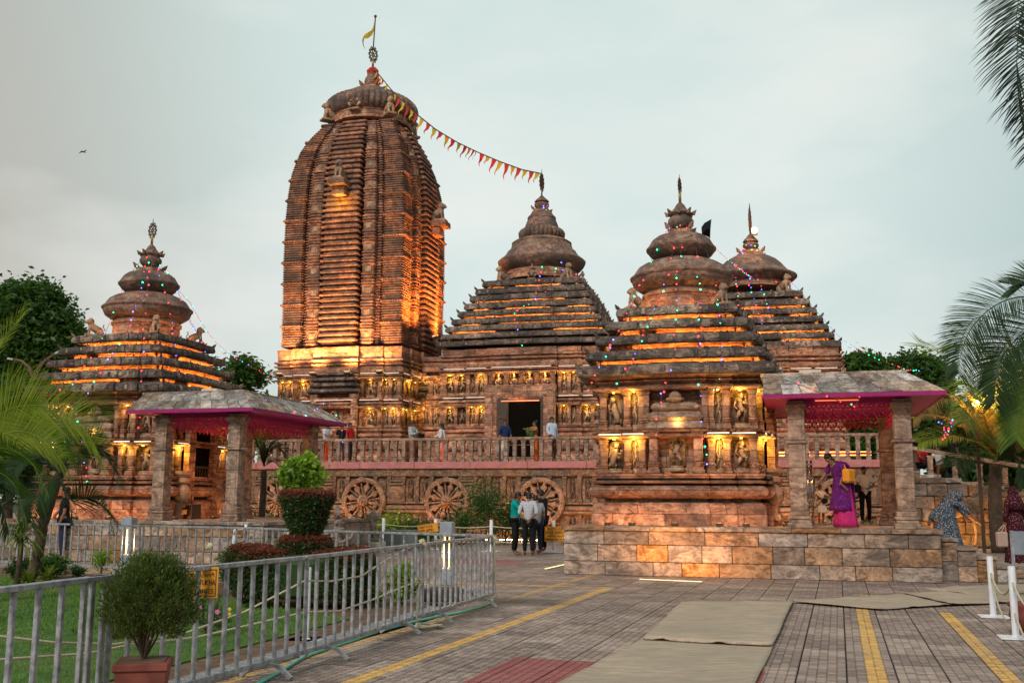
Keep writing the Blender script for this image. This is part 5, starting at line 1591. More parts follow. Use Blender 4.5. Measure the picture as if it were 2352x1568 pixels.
for (n, y0, y1, h, w) in ((90000, 3.2, 11, .035, .004), (70000, 11, 21, .045, .007)):
    put('grass', grass(n, y0, y1, h, w, 'grass'), None, kind='stuff')
# drain grating between barriers and soil
DR = empty('drain_grating', (0, 0, 0), label='long steel drain grating set between the paving and the garden soil', cat='grating')
for (ya, yb) in zip(np.arange(4.2, 14.2, 1.0), np.arange(5.2, 15.2, 1.0)):
    b = MB()
    xa, xb = line_x(ya, .47), line_x(yb, .47); 
    for o in (-.16, -.08, 0, .08, .16): b.bar((xa + o, ya + .01, .012), (xb + o, yb - .01, .012), .014, .02)
    for k in range(20):
        t = (k + .5) / 20; xm = xa + (xb - xa) * t; ym = ya + (yb - ya) * t
        b.bar((xm - .16, ym, .014), (xm + .16, ym, .014), .012, .018)
    b.build('grate_panel', M['galv'], DR)
poly_sheet('drain', [(line_x(4, .28), 4), (line_x(15, .28), 15), (line_x(15, .66), 15), (line_x(4, .66), 4)], -.01, M['bed'], .02, kind='structure')
# ================================================================== steel barriers
def barrier(p, q, label, group, n=15, Hb=.95, single=True, legs=True):
    p, q = Vector((*p, 0)), Vector((*q, 0)); L = (q - p).length; ang = math.atan2(q.y - p.y, q.x - p.x)
    e = empty('steel_barrier', tuple(p), ang, label=label, cat='barrier', group=group)
    b = MB(); b.cbox((L / 2, 0, Hb - .02), (L, .055, .035), .004); b.build('top_rail', M['galv'], e)
    b = MB(); b.cbox((L / 2, 0, .13), (L, .045, .04), .004); b.build('bottom_rail', M['galv'], e)
    bb = MB(); bb.cbox((0, 0, Hb / 2 + .055), (.03, .03, Hb - .185), .003); m = bb.mesh('baluster', M['galv'])
    for i in range(n):
        put('upright', m, e, (.05 + (L - .1) * i / (n - 1), 0, 0), .0, (1.2 if i in (0, n - 1) else 1, 1, 1))
    if legs:
        for t in (.16, .80):
            b = MB()
            for s_ in (-1, 1):
                b.bar((L * t, 0, .115), (L * t, s_ * .12, .10), .035, .03); b.bar((L * t, s_ * .115, .105), (L * t, s_ * .23, .015), .035, .03)
            b.build('foot', M['galv'], e)
    return e
gB1 = 'steel crowd barriers along the front of the lawn'
gB2 = 'steel crowd barriers behind the lawn'
B_ = FRN
def ext(a, b, e0=0.0, e1=0.0):
    a, b = Vector(a), Vector(b); d = (b - a).normalized(); return tuple(a - d * e0), tuple(b + d * e1)
labs = ['grey steel barrier running off the lower left corner, behind the potted cypress', 'grey steel crowd barrier with the orange notice board tied to it', 'grey steel crowd barrier in front of the clipped hedge', 'grey steel crowd barrier farthest along the front row, beside the end of the green hose']
pA = (-2.60, 6.64)
s0 = ext(( -3.22, 3.7), pA, 0, .1); s1 = ext(pA, (-1.81, 9.1), .12, 0)
for (a, b_), lb in zip((s0, s1, ((-1.80, 9.12), (-1.04, 12.0)), ((-1.03, 12.03), (-.25, 14.9))), labs):
    barrier(a, b_, lb, gB1)
P2 = [(-.22, 15.1), (-2.9, 17.1), (-4.75, 18.7), (-7.1, 20.0), (-9.6, 21.3), (-12.2, 22.6)]
l2 = ['grey steel barrier of the back row that joins the front row at its far end', 'grey steel crowd barrier of the back row behind the topiary', 'grey steel crowd barrier of the back row below the stone porch pillars', 'grey steel barrier of the back row just right of the left lamp post', 'grey steel crowd barrier at the back, behind the palm on the left']
for (a, b_), lb in zip(zip(P2, P2[1:]), l2): barrier(a, b_, lb, gB2, n=14)
# ================================================================== ropes, stanchions
def rope(pts, label, r_=.011, name='rope', group=None, sag=0.0):
    P = [Vector(p) for p in pts]; Q = []
    for a, b_ in zip(P, P[1:]):
        n = 10
        for i in range(n):
            t = i / n; q = a.lerp(b_, t); q.z -= sag * 4 * t * (1 - t) * (b_ - a).length; Q.append(q)
    Q.append(P[-1]); o = Q[0]
    b = MB(); b.tube([q - o for q in Q], r_, 6)
    ob = b.build(name, M['rope'], None, smooth=True, loc=tuple(o)); tag(ob, label, 'rope', group); return ob
def stanchion(u, v, h, label, group, wid=.075, base=.34, lean=0):
    p = gnd(u, v)
    e = empty('rope_stanchion', (p.x, p.y, 0), R(-17), label=label, cat='stanchion', group=group)
    b = MB(); b.cbox((0, 0, .012), (base, base, .016), .004); b.build('base_plate', M['white'], e)
    b = MB(); b.lathe([(.02, wid * .8), (.035, wid * .5), (h - .01, wid * .5), (h, wid * .45)], 14); b.build('post', M['white'], e, angle=40)
    return p
gS1, gS2, gS3 = 'white posts on the paving at the far right', 'white posts in front of the garden bed', 'white posts'
sA = stanchion(2282, 1417, .76, 'white rope post on a square plate, the farther of the two at the right edge', gS1)
sB = stanchion(2334, 1466, .76, 'white rope post on a square plate, the nearer one at the right edge', gS1)
sC = stanchion(2420, 1534, .76, 'white rope post just past the right edge, only its plate corner showing', gS1)
sD = stanchion(703, 1471, .74, 'lone white rope post on a plate against the front barrier, between lawn and hose', gS3, .06, .36)
up = lambda p, z: (p.x, p.y, z)
rope([up(sA, .56), up(sB, .60), up(sC, .58)], 'cream rope strung between the white posts at the right edge, upper line', group='ropes at the right edge', sag=.09)
rope([up(sA, .50), up(sB, .28), up(sC, .30)], 'cream rope hanging slack below the upper one at the right edge', group='ropes at the right edge', sag=.12)
gst = []
for u, v, lb in ((802, 1254, 'white garden post behind the kneeling statue'), (880, 1257, 'white garden post beside the lion statue'), (1000, 1261, 'white garden post left of the second square lamp post'), (1128, 1266, 'white garden post just left of the four men'), (1272, 1268, 'white garden post carrying the orange keep-out notice')):
    gst.append(stanchion(u, v, .90, lb, gS2, .10, .5))
for za, nm in ((.72, 'upper'), (.30, 'lower')):
    rope([up(p, za) for p in gst] + [tuple(gnd(1345, 1262) + Vector((0, 0, za)))], 'thin cream rope linking the white garden posts, %s line' % nm, .014, group='garden ropes', sag=.03)
# ropes on the lawn side of the front barrier
w_ = lambda u, v, y: tuple(at(u, v, y))
rope([w_(-20, 1458, 6.6), w_(130, 1475, 6.9), w_(262, 1479, 7.4), w_(420, 1455, 8.2), w_(560, 1405, 9.0), w_(700, 1306 + 27, 9.3)], 'cream rope sagging across the lawn to the lone white post, upper line', .009, group='lawn ropes', sag=0)
rope([w_(-20, 1515, 6.6), w_(200, 1500, 7.2), w_(300, 1478 + 2, 7.6), w_(450, 1463, 8.3), w_(700, 1395 + 10, 9.3)], 'cream rope sagging across the lawn to the lone white post, lower line', .009, group='lawn ropes', sag=0)
rope([w_(704, 1333, 9.3), w_(760, 1334, 9.7), w_(830, 1322, 10.3), w_(880, 1290, 11), w_(930, 1262, 11.8), w_(968, 1247, 12.1)], 'cream rope rising from the lone white post to the top of the barrier', .009, group='barrier ropes')
rope([w_(704, 1405, 9.3), w_(780, 1402, 9.8), w_(860, 1375, 10.7), w_(930, 1345, 11.6), w_(960, 1335, 12)], 'cream rope running low behind the barrier to a knot', .009, group='barrier ropes')
def knot(u, v, y, s_, label):
    rq = random.Random(int(u)); b = MB(); c = at(u, v, y)
    pts = [Vector((math.cos(k * 1.9) * s_ * rq.uniform(.5, 1), rq.uniform(-.3, .3) * s_, math.sin(k * 2.3) * s_ * rq.uniform(.6, 1))) for k in range(14)]
    P = []
    for a, b_ in zip(pts, pts[1:]):
        for t in (0, .33, .66): P.append(a.lerp(b_, t))
    b.tube(P, .010, 5); o = b.build('rope_knot', M['rope'], None, smooth=True, loc=tuple(c)); tag(o, label, 'rope knot', 'rope knots on the barriers')
knot(969, 1246, 11.95, .06, 'knot of cream rope where two front barriers meet at the top')
knot(962, 1333, 11.9, .07, 'bow of cream rope half way up the barrier joint')
knot(1134, 1240, 14.8, .08, 'loops of cream rope at the corner where the barrier rows meet')
knot(482, 1252 + 2, 8.05, .03, 'small white tie at the top corner of the orange notice')
rope([w_(964, 1340, 11.85), w_(958, 1380, 11.8), w_(957, 1430, 11.8)], 'short cream rope end hanging down the barrier joint', .011, group='rope ends')
rope([w_(1135, 1245, 14.75), w_(1137, 1300, 14.75), w_(1125, 1328, 14.75), w_(1136, 1310, 14.7), w_(1140, 1372, 14.7)], 'cream rope end hanging at the barrier corner', .012, group='rope ends')
hp = gnd(985, 1443)
b = MB(); rq = random.Random(2)
b.tube([(math.cos(k * .8) * (.10 + .012 * (k % 5)) * rq.uniform(.8, 1.3), math.sin(k * .8) * .12 * rq.uniform(.7, 1.2), .015 + .012 * (k % 4)) for k in range(34)], .012, 5)
tag(b.build('rope_heap', M['rope'], None, smooth=True, loc=(hp.x, hp.y, 0)), 'small tangled heap of rope on the paving at the barrier joint', 'rope')
# ================================================================== hose
hz = [(540, 1600), (596, 1567), (650, 1537), (695, 1510), (748, 1490), (803, 1472), (862, 1452), (923, 1434), (965, 1424), (1004, 1415), (1050, 1407), (1085, 1398), (1112, 1390), (1129, 1382), (1131, 1375)]
P = [gnd(u, v, .016) for u, v in hz]; Q = []
for i in range(len(P) - 1):
    p0_, p1_, p2_, p3_ = P[max(i - 1, 0)], P[i], P[i + 1], P[min(i + 2, len(P) - 1)]
    for k in range(5):
        t = k / 5; Q.append(.5 * ((2 * p1_) + (p2_ - p0_) * t + (2 * p0_ - 5 * p1_ + 4 * p2_ - p3_) * t * t + (3 * p1_ - p0_ - 3 * p2_ + p3_) * t ** 3))
Q.append(P[-1]); o = Q[0]
b = MB(); b.tube([q - o for q in Q], .0165, 8); tag(b.build('garden_hose', M['hose'], None, smooth=True, loc=tuple(o)), 'pale green garden hose curving along the paving beside the barriers', 'hose')
# ================================================================== carpets
k = NT('carpet_felt', .95, .1)
cc = k.coord(True); n_ = k.noise(k.map(cc, (1.2, 9, 1), (0, 0, TH_P)), 3, 7, .75); n2_ = k.noise(cc, 1.2, 4); n3_ = k.noise(cc, 60, 2)
colc = k.mix(k.rng(n_, .3, .7), (0.27, 0.205, 0.15), (0.60, 0.485, 0.375)); colc = k.mix(k.rng(n2_, .4, .7, 0, .5), colc, (0.29, .25, .205))
M['carpet'] = k.done(colc, k.bump(k.math('ADD', n3_, n_), .5, .01))
def carpet(corners, label, group, th=.012, z=.004, wav=.006, seed=0):
    """corners in picture rows: near-left, near-right, far-right, far-left"""
    c = [gnd(*q) for q in corners]; rq = random.Random(seed)
    nx, ny = 26, 22; o = c[0]
    V = []; F = []
    ph = [rq.uniform(0, 6) for _ in range(4)]
    for j in range(ny + 1):
        for i in range(nx + 1):
            s_, t = i / nx, j / ny
            p = c[0].lerp(c[1], s_).lerp(c[3].lerp(c[2], s_), t) - o
            ed = max(abs(s_ - .5), abs(t - .5)) * 2
            p += Vector((math.sin(t * 9 + ph[0]), math.cos(s_ * 8 + ph[1]), 0)) * .004
            h = wav * (math.sin(p.x * 3 + ph[2]) * math.sin(p.y * 2.3 + ph[3]) + .8 * math.sin(p.y * 9 + ph[1]) * .5 + 1) + (wav * 2.2 * max(0, math.sin(s_ * 14 + ph[0])) ** 4 if ed > .93 else 0)
            V.append((p.x, p.y, z + th + h))
    n1 = (nx + 1) * (ny + 1)
    V += [(x, y, zz - th) for x, y, zz in V]
    for j in range(ny):
        for i in range(nx):
            a = j * (nx + 1) + i; F.append((a, a + 1, a + nx + 2, a + nx + 1)); F.append((n1 + a + nx + 1, n1 + a + nx + 2, n1 + a + 1, n1 + a))
    for i in range(nx):
        F.append((n1 + i, n1 + i + 1, i + 1, i)); a = ny * (nx + 1) + i; F.append((a, a + 1, n1 + a + 1, n1 + a))
    for j in range(ny):
        a = j * (nx + 1); F.append((a, a + nx + 1, n1 + a + nx + 1, n1 + a)); a += nx; F.append((n1 + a, n1 + a + nx + 1, a + nx + 1, a))
    b = MB(); b.add(V, F); ob = b.build('carpet', M['carpet'], None, smooth=True, loc=(o.x, o.y, 0)); tag(ob, label, 'carpet', group)
gC = 'grey felt carpets laid over the paving'
carpet([(1160, 1640), (1706, 1640), (1777, 1486), (1480, 1468)], 'greyish beige felt carpet nearest the camera, cut off by the bottom of the picture', gC, seed=1)
carpet([(1478, 1474), (1775, 1491), (1823, 1385), (1566, 1388)], 'greyish beige felt carpet in the middle, its near edge curled over the nearest one', gC, th=.022, z=.02, wav=.009, seed=2)
carpet([(2019, 1402), (2185, 1392), (2080, 1366), (1815, 1384)], 'greyish beige felt carpet leading right towards the steps, first piece', gC, z=.012, wav=.006, seed=3)
carpet([(2180, 1393), (2420, 1380), (2400, 1350), (2076, 1367)], 'greyish beige felt carpet at the right edge by the white posts', gC, z=.02, wav=.008, seed=4)
carpet([(2235, 1371), (2440, 1366), (2420, 1343), (2125, 1358)], 'paler felt carpet piece beyond the others by the steps', gC, z=.03, wav=.012, seed=6)
# ================================================================== steps at the right of the platform
ST = F0R.em('stone_steps', label='stone steps going down at the right end of the near platform', cat='steps')
rq = random.Random(4)
for i in range(5):
    zt = .95 - .16 * (i + 1); x0 = 7.05 + .33 * i
    b = MB(); b.cbox((x0 + .175, 1.9, zt - .03), (.37, 2.9, .06), .008); b.build('tread', M['block'], ST)
    b = MB(); b.box((x0 + .165, 1.9, (zt - .06) / 2), (.33, 2.7, zt - .06)); b.build('riser', M['block'], ST)
    n = max(1, round((zt - .06) / .3))
    for j in range(n):
        hh = (zt - .06) / n; b = MB(); b.cbox((x0 + .165, .52, hh * (j + .5)), (.325, .06, hh - .008), .008); b.build('stone_block', M['block'], ST)
# left platform: two pale marble steps at its right end
S2 = F0L.em('marble_steps', label='pale marble steps at the right end of the left platform', cat='steps')
for i in range(3):
    zt = .95 - .24 * (i + 1); b = MB(); b.cbox((7.5 + .2 + .4 * i, 1.6, zt / 2), (.4, 1.7, zt), .01); b.build('step', M['white2'], S2)
# ================================================================== strip lights in the paving
def strip(u0, v0, u1, v1, label, en, col=(1, .62, .25), w=.045):
    a, c = gnd(u0, v0), gnd(u1, v1); m = (a + c) / 2; L = (c - a).length; ang = math.atan2(c.y - a.y, c.x - a.x)
    e = empty('paving_strip_light', (m.x, m.y, 0), ang, label=label, cat='strip light', group='strip lights let into the paving')
    b = MB(); b.cbox((0, 0, .006), (L + .05, w + .03, .014), .003); b.build('frame', M['galv'], e)
    b = MB(); b.box((0, 0, .016), (L, w, .006)); b.build('diffuser', M['strip'], e)
    Lt = bpy.data.lights.new('strip_glow', 'AREA'); Lt.shape = 'RECTANGLE'; Lt.size = L; Lt.size_y = .04; Lt.energy = en; Lt.color = (1, .45, .14)
    o = bpy.data.objects.new('strip_glow', Lt); o.location = (0, 0, .03); o.rotation_euler = (R(180 - 25), 0, 0); link(o, e)
M['strip'] = emit('strip_diffuser', (1, .74, .32), 1.3, False)
strip(1470, 1331, 1612, 1337, 'glowing strip light in the paving in front of the right platform', 45)
strip(1253, 1307, 1297, 1297, 'glowing strip light beside the left corner of the right platform', 8)
strip(150, 1276, 262, 1283, 'glowing strip light at the foot of the left platform', 150)
# ================================================================== lamp posts
def bollard(u, v, h, w, label, seed=0):
    p = gnd(u, v); e = empty('bollard_lamp', (p.x, p.y, 0), R(-12), label=label, cat='lamp post', group='square bollard lamps')
    b = MB(); b.cbox((0, 0, .14), (w, w, .28), .01); b.build('base', M['galvb'], e)
    b = MB(); b.cbox((0, 0, h - .12), (w * 1.12, w * 1.12, .24), .012); b.build('head', M['galvb'], e)
    b = MB()
    for sx in (-1, 1):
        for sy in (-1, 1): b.cbox((sx * w * .42, sy * w * .42, (h + .1) / 2), (w * .14, w * .14, h - .4), .004)
    b.build('corner_post', M['galvb'], e, kind='stuff')
    for sx in (-1, 1):
        b = MB(); b.cbox((sx * w * .2, 0, (h + .04) / 2), (w * .10, w * .10, h - .55), .004); b.build('tube_lamp', M['lamptube'], e)
    lamp(e, (0, 0, h * .5), 12, (1, .72, .35), .06)
M['galvb'] = plain('grey_lamp_paint', (.26, .29, .34), .5); M['lamptube'] = emit('lamp_tube', (1, .68, .25), 2.2, False)
bollard(291, 1303, 1.05, .22, 'grey square bollard lamp with glowing tubes, left of the stone porch')
bollard(1026, 1342, 1.07, .20, 'grey square bollard lamp with glowing tubes, in front of the wheel wall')
b = MB(); b.cbox((0, 0, .09), (.55, .45, .18), .02); q = gnd(1018, 1378); tag(b.build('concrete_block', M['darkstone'] if 'darkstone' in M else M.setdefault('darkstone', plain('dark_stone', (.07, .055, .045), .9, bump=.5)), None, loc=(q.x, q.y, 0)), 'dark weathered concrete block on the paving behind the barrier', 'block')
# water pipe with tap on the lawn edge
q = gnd(527, 1318); e = empty('standpipe', (q.x, q.y, 0), label='white plastic water pipe with a small tap standing behind the lawn', cat='pipe')
b = MB(); b.tube([(0, 0, 0), (.03, 0, .35), (.06, 0, .75)], .03, 8); b.build('pipe', M['hosew'] if 'hosew' in M else M.setdefault('hosew', plain('pale_pipe', (.55, .62, .70), .5)), e, smooth=True)
b = MB(); b.tube([(.06, 0, .75), (.06, 0, .84), (.10, 0, .87), (.30, 0, .87)], .028, 8); b.tube([(.28, 0, .84), (.28, 0, .96)], .03, 8); b.build('tap', M['white'], e, smooth=True)
# ================================================================== notices with lettering
GL = {  # rough stroke shapes of round-headed Odia letters
 'k': [[(0, .1), (.05, .5), (.3, .62), (.55, .5), (.6, .1)], [(.3, .3), (.42, .2), (.3, .1), (.18, .2), (.3, .3)]],
 'g': [[(.1, .1), (0, .35), (.15, .6), (.45, .6), (.6, .35), (.5, .1)], [(.5, .1), (.35, .05), (.3, .2)]],
 'm': [[(0, .45), (.15, .62), (.4, .62), (.58, .4), (.5, .1)], [(.5, .1), (.2, .0), (.1, .2), (.3, .3)]],
 'a': [[(.1, .62), (.1, .0)]],
 'n': [[(0, .35), (.2, .62), (.5, .55), (.55, .2), (.3, .02), (.12, .15), (.3, .3)]],
 't': [[(0, .2), (.1, .55), (.4, .62), (.6, .4), (.5, .05), (.2, .05)], [(.2, .05), (.3, -.15), (.5, -.12)]],
 'i': [[(0, .35), (.2, .62), (.5, .55), (.55, .1)], [(.1, .7), (.3, .88), (.55, .75)]],
 'u': [[(.05, .1), (.05, .45), (.3, .62), (.55, .45), (.4, .1), (.1, -.1), (.35, -.2)]],
 'h': [[(0, .5), (.25, .62), (.5, .45), (.25, .3), (.55, .15), (.3, 0)]],
 'j': [[(.1, .05), (.1, .6), (.4, .6), (.58, .35), (.3, .2)], [(.35, .75), (.45, .85)]],
}
def odia(b, text, x, z, h, y, th):
    for c in text:
        if c == ' ': x += h * .45; continue
        for st in GL[c]:
            b.tube([(x + px_ * h, y, z + pz * h) for px_, pz in st], th, 4)
        x += h * (.75 if c != 'a' else .3)
    return x
LET = {'A': [[(0, 0), (.3, 1), (.6, 0)], [(.12, .4), (.48, .4)]], 'C': [[(.6, .85), (.3, 1), (0, .7), (0, .3), (.3, 0), (.6, .15)]], 'D': [[(0, 0), (0, 1), (.35, 1), (.6, .7), (.6, .3), (.35, 0), (0, 0)]], 'E': [[(.6, 1), (0, 1), (0, 0), (.6, 0)], [(0, .5), (.5, .5)]], 'G': [[(.6, .85), (.3, 1), (0, .7), (0, .3), (.3, 0), (.6, .2), (.6, .5), (.35, .5)]], 'H': [[(0, 0), (0, 1)], [(.6, 0), (.6, 1)], [(0, .5), (.6, .5)]], 'I': [[(.2, 0), (.2, 1)]], 'K': [[(0, 0), (0, 1)], [(.6, 1), (0, .45), (.6, 0)]], 'M': [[(0, 0), (0, 1), (.3, .4), (.6, 1), (.6, 0)]], 'N': [[(0, 0), (0, 1), (.6, 0), (.6, 1)]], 'O': [[(.3, 1), (0, .7), (0, .3), (.3, 0), (.6, .3), (.6, .7), (.3, 1)]], 'P': [[(0, 0), (0, 1), (.45, 1), (.6, .75), (.45, .5), (0, .5)]], 'R': [[(0, 0), (0, 1), (.45, 1), (.6, .75), (.45, .5), (0, .5)], [(.3, .5), (.6, 0)]], 'S': [[(.6, .85), (.3, 1), (.05, .8), (.1, .55), (.5, .45), (.6, .2), (.3, 0), (0, .15)]], 'T': [[(0, 1), (.6, 1)], [(.3, 1), (.3, 0)]], 'U': [[(0, 1), (0, .25), (.3, 0), (.6, .25), (.6, 1)]], '/': [[(0, 0), (.5, 1)]], "'": [[(.2, 1.05), (.15, .8)]], '.': [[(.1, 0), (.2, 0)]], ' ': []}
def latin(b, text, x, z, h, y, th, right=False):
    adv = {"'": .35, '.': .4, '/': .65, 'I': .5, ' ': .5}
    W_ = sum(adv.get(c, .82) for c in text) * h * .8
    if right: x -= W_
    for c in text:
        for st in LET[c]: b.tube([(x + a * h * .8, y, z + q * h) for a, q in st], th, 4)
        x += adv.get(c, .82) * h * .8
M['sign'] = plain('orange_sign_paint', (.78, .33, .03), .5, var=.1); M['ink'] = plain('black_lettering', (.012, .012, .012), .5)
def notice(c, ang, w, h, rows, label, group='orange painted notices', tilt=0.0):
    e = empty('notice_board', tuple(c), ang, label=label, cat='sign', group=group); e.rotation_euler.y = tilt
    b = MB(); b.cbox((0, 0, 0), (w, .012, h), .002); b.build('board', M['sign'], e)
    b = MB(); t = .004
    for z_ in (-1, 1): b.box((0, -.008, z_ * (h / 2 - .018)), (w - .03, .003, t))
    for x_ in (-1, 1): b.box((x_ * (w / 2 - .018), -.008, 0), (t, .003, h - .03))
    b.build('border', M['ink'], e, kind='stuff')
    b = MB()
    for kind, txt, x, z_, hh, th, right in rows:
        if kind == 'o': odia(b, txt, x, z_, hh, -.008, th)
        else: latin(b, txt, x, z_, hh, -.008, th, right)
    b.build('lettering', M['ink'], e, kind='stuff')
    return e
pS = at(448, 1338, 7.72)
notice(pS, math.atan2(9.1 - 6.64, .79) - .02 - math.pi * 0 - R(72) + R(72) - R(58), .33, .225, [
    ('o', 'kgat mgutn nahi', -.155, .045, .030, .0024, 0), ('l', 'PAN/GUTUKHA', .148, -.015, .036, .0026, 1), ('l', 'THE PREMISES.', .148, -.075, .032, .0026, 1)],
    'orange painted notice board on the front barrier, half hidden by the potted cypress', tilt=R(0))
pG = gnd(1272, 1268); pG = Vector((pG.x + .06, pG.y - .1, .52))
notice(pG, R(-6), .66, .42, [('l', "DON'T ENTER", -.24, .10, .07, .006, 0), ('l', 'INSIDE GARDEN', -.30, .01, .07, .006, 0), ('o', 'kgihu mutin', -.24, -.08, .065, .006, 0), ('o', 'gmnht kana nahi', -.30, -.17, .06, .006, 0)], 'orange keep-out notice on the white garden post nearest the right platform')
pG2 = gnd(990, 1261); pG2 = Vector((pG2.x - .1, pG2.y - .05, .62))
notice(pG2, R(-8), .62, .26, [('l', "DON'T ENTER", -.24, .02, .06, .006, 0), ('l', 'INSIDE GARDEN', -.28, -.08, .06, .006, 0)], 'orange keep-out notice hanging crooked on the rope left of the second lamp post', tilt=R(-8))
# ================================================================== planting
def leaf_arrays(P, size, rs, el=1.9, flat=0.35, jit=.35):
    """rhombic folded leaves at points P"""
    n = len(P)
    d = rs.normal(size=(n, 3)); d[:, 2] *= .6; d /= np.linalg.norm(d, axis=1)[:, None]
    u = rs.normal(size=(n, 3)); u -= (u * d).sum(1)[:, None] * d; u /= np.linalg.norm(u, axis=1)[:, None]
    w = np.cross(d, u)
    s = (size * rs.uniform(1 - jit, 1 + jit, n))[:, None]
    V = np.zeros((n, 4, 3)); V[:, 0] = P - d * s * .5; V[:, 1] = P + u * s * .5 / el + w * s * .08; V[:, 2] = P + d * s * .5; V[:, 3] = P - u * s * .5 / el + w * s * .08
    return V.reshape(-1, 3)
def leaf_mesh(name, P, size, mat, rs, el=1.9):
    V = leaf_arrays(np.asarray(P), size, rs, el)
    return npmesh(name, V, np.arange(len(V)).reshape(-1, 4), mat)
def clump_points(rs, C, Rr, nclump, per, cr, shell=.55, ymin=None):
    """clumps biased to the outside of an ellipsoid"""
    d = rs.normal(size=(nclump, 3)); d /= np.linalg.norm(d, axis=1)[:, None]
    q = rs.uniform(shell, 1, nclump) ** .6
    c = np.array(C) + d * q[:, None] * np.array(Rr)
    p = np.repeat(c, per, 0) + rs.normal(size=(nclump * per, 3)) * cr * np.array([1, 1, .7])
    return p
def tree(name, base, ht, blobs, mat, leaf, label, group=None, trunk=.18, nclump=120, per=60, cr=.35, seed=0, cat='tree', el=1.9, shell=.5):
    rs = np.random.RandomState(seed); rq = random.Random(seed)
    e = empty(name, tuple(base), label=label, cat=cat, group=group)
    b = MB()
    top = Vector(blobs[0][0]) - Vector(base)
    b.tube([(0, 0, 0), (top.x * .2 + .05, top.y * .2, ht * .4), (top.x * .7, top.y * .7, ht * .75), (top.x, top.y, ht)], [trunk, trunk * .8, trunk * .55, trunk * .2], 8)
    Ps = []
    for C, Rr, f in blobs:
        C = Vector(C) - Vector(base)
        for k in range(5):
            t = Vector((rq.uniform(-1, 1) * Rr[0] * .7, rq.uniform(-1, 1) * Rr[1] * .7, rq.uniform(-.4, .8) * Rr[2]))
            s0 = Vector((top.x * .5, top.y * .5, ht * rq.uniform(.45, .7)))
            b.tube([s0, s0.lerp(C + t, .5) + Vector((0, 0, .1)), C + t], [trunk * .35, trunk * .2, trunk * .06], 5)
        Ps.append(clump_points(rs, C, Rr, int(nclump * f), per, cr, shell))
    b.build('trunk', M['bark'], e, smooth=True)
    P = np.concatenate(Ps)
    put('crown', leaf_mesh('crown', P, leaf, mat, rs, el), e)
    return e
def px_blob(u, v, Y, ru, rv, ry=None):
    c = at(u, v, Y); s_ = Y / 2379
    return ((c.x, c.y, c.z), (ru * s_, (ry or (ru + rv) / 2) * s_, rv * s_), 1)
def T2(name, u, Y, blobs, mat, leaf, label, ht=None, gz=0.0, **kw):
    base = at(u, 1150, Y); bl = []
    for q in blobs:
        C, Rr, f = px_blob(*q[:5]); bl.append((C, Rr, q[5] if len(q) > 5 else 1))
    return tree(name, (base.x, base.y, gz), (ht or bl[0][0][2] - gz), bl, mat, leaf, label, **kw)
gT = 'trees beyond the temple'
T2('broadleaf_tree', 62, 46, [(60, 745, 46, 88, 92, 1.3), (105, 800, 46, 68, 80, 1), (10, 820, 46, 70, 90, 1), (80, 880, 46, 70, 60, .8)], M['leaf_mid'], .26, 'large dense dark green tree at the left edge behind the curved street lamp', group=gT, nclump=230, per=75, cr=.36, seed=1, trunk=.35)
T2('broadleaf_tree', 555, 44, [(560, 845, 44, 30, 20, 1), (585, 866, 44, 22, 18, .7), (530, 870, 44, 30, 22, 1), (545, 890, 44, 28, 16, .8)], M['leaf_mid'], .30, 'light airy tree showing between the left shrine roof and the tall tower', group=gT, nclump=30, per=26, cr=.25, seed=2, trunk=.10, el=2.6)
T2('broadleaf_tree', 1985, 60, [(1975, 850, 60, 45, 22, 1), (2010, 868, 60, 40, 25, 1), (1985, 930, 60, 70, 60, 2.2), (2000, 1020, 60, 80, 60, 2)], M['leaf_mid'], .30, 'dense green tree seen above and through the near porch', group=gT, nclump=130, per=70, cr=.42, seed=3, trunk=.25)
T2('broadleaf_tree', 2105, 58, [(2098, 852, 58, 48, 24, 1), (2125, 880, 58, 40, 30, 1), (2100, 950, 58, 60, 60, 1.6)], M['leaf_mid'], .30, 'green tree just right of the near porch roof, behind the palm', group=gT, nclump=120, per=70, cr=.42, seed=4, trunk=.25)
T2('broadleaf_tree', 2235, 64, [(2230, 1020, 64, 90, 90, 2)], M['leaf_dark'], .46, 'dark tree mass behind the stair at the right, around the palm trunk', group=gT, nclump=110, per=55, cr=.6, seed=5, trunk=.3)
T2('broadleaf_tree', 2370, 50, [(2360, 1010, 50, 90, 100, 2)], M['leaf_dark'], .42, 'dark tree at the right edge behind the sloping balustrade', group=gT, nclump=110, per=55, cr=.5, seed=6, trunk=.3)
T2('broadleaf_tree', 20, 36, [(10, 1010, 36, 80, 120, 2)], M['leaf_dark'], .30, 'dark shrubby tree low at the left edge behind the palms', group=gT, nclump=100, per=55, cr=.35, seed=7, trunk=.2)
T2('broadleaf_tree', 640, 47, [(612, 1010, 47, 18, 30, 1)], M['leaf_lime'], .22, 'small bright green tree glimpsed through the left porch', group=gT, nclump=30, per=50, cr=.25, seed=8, trunk=.08)
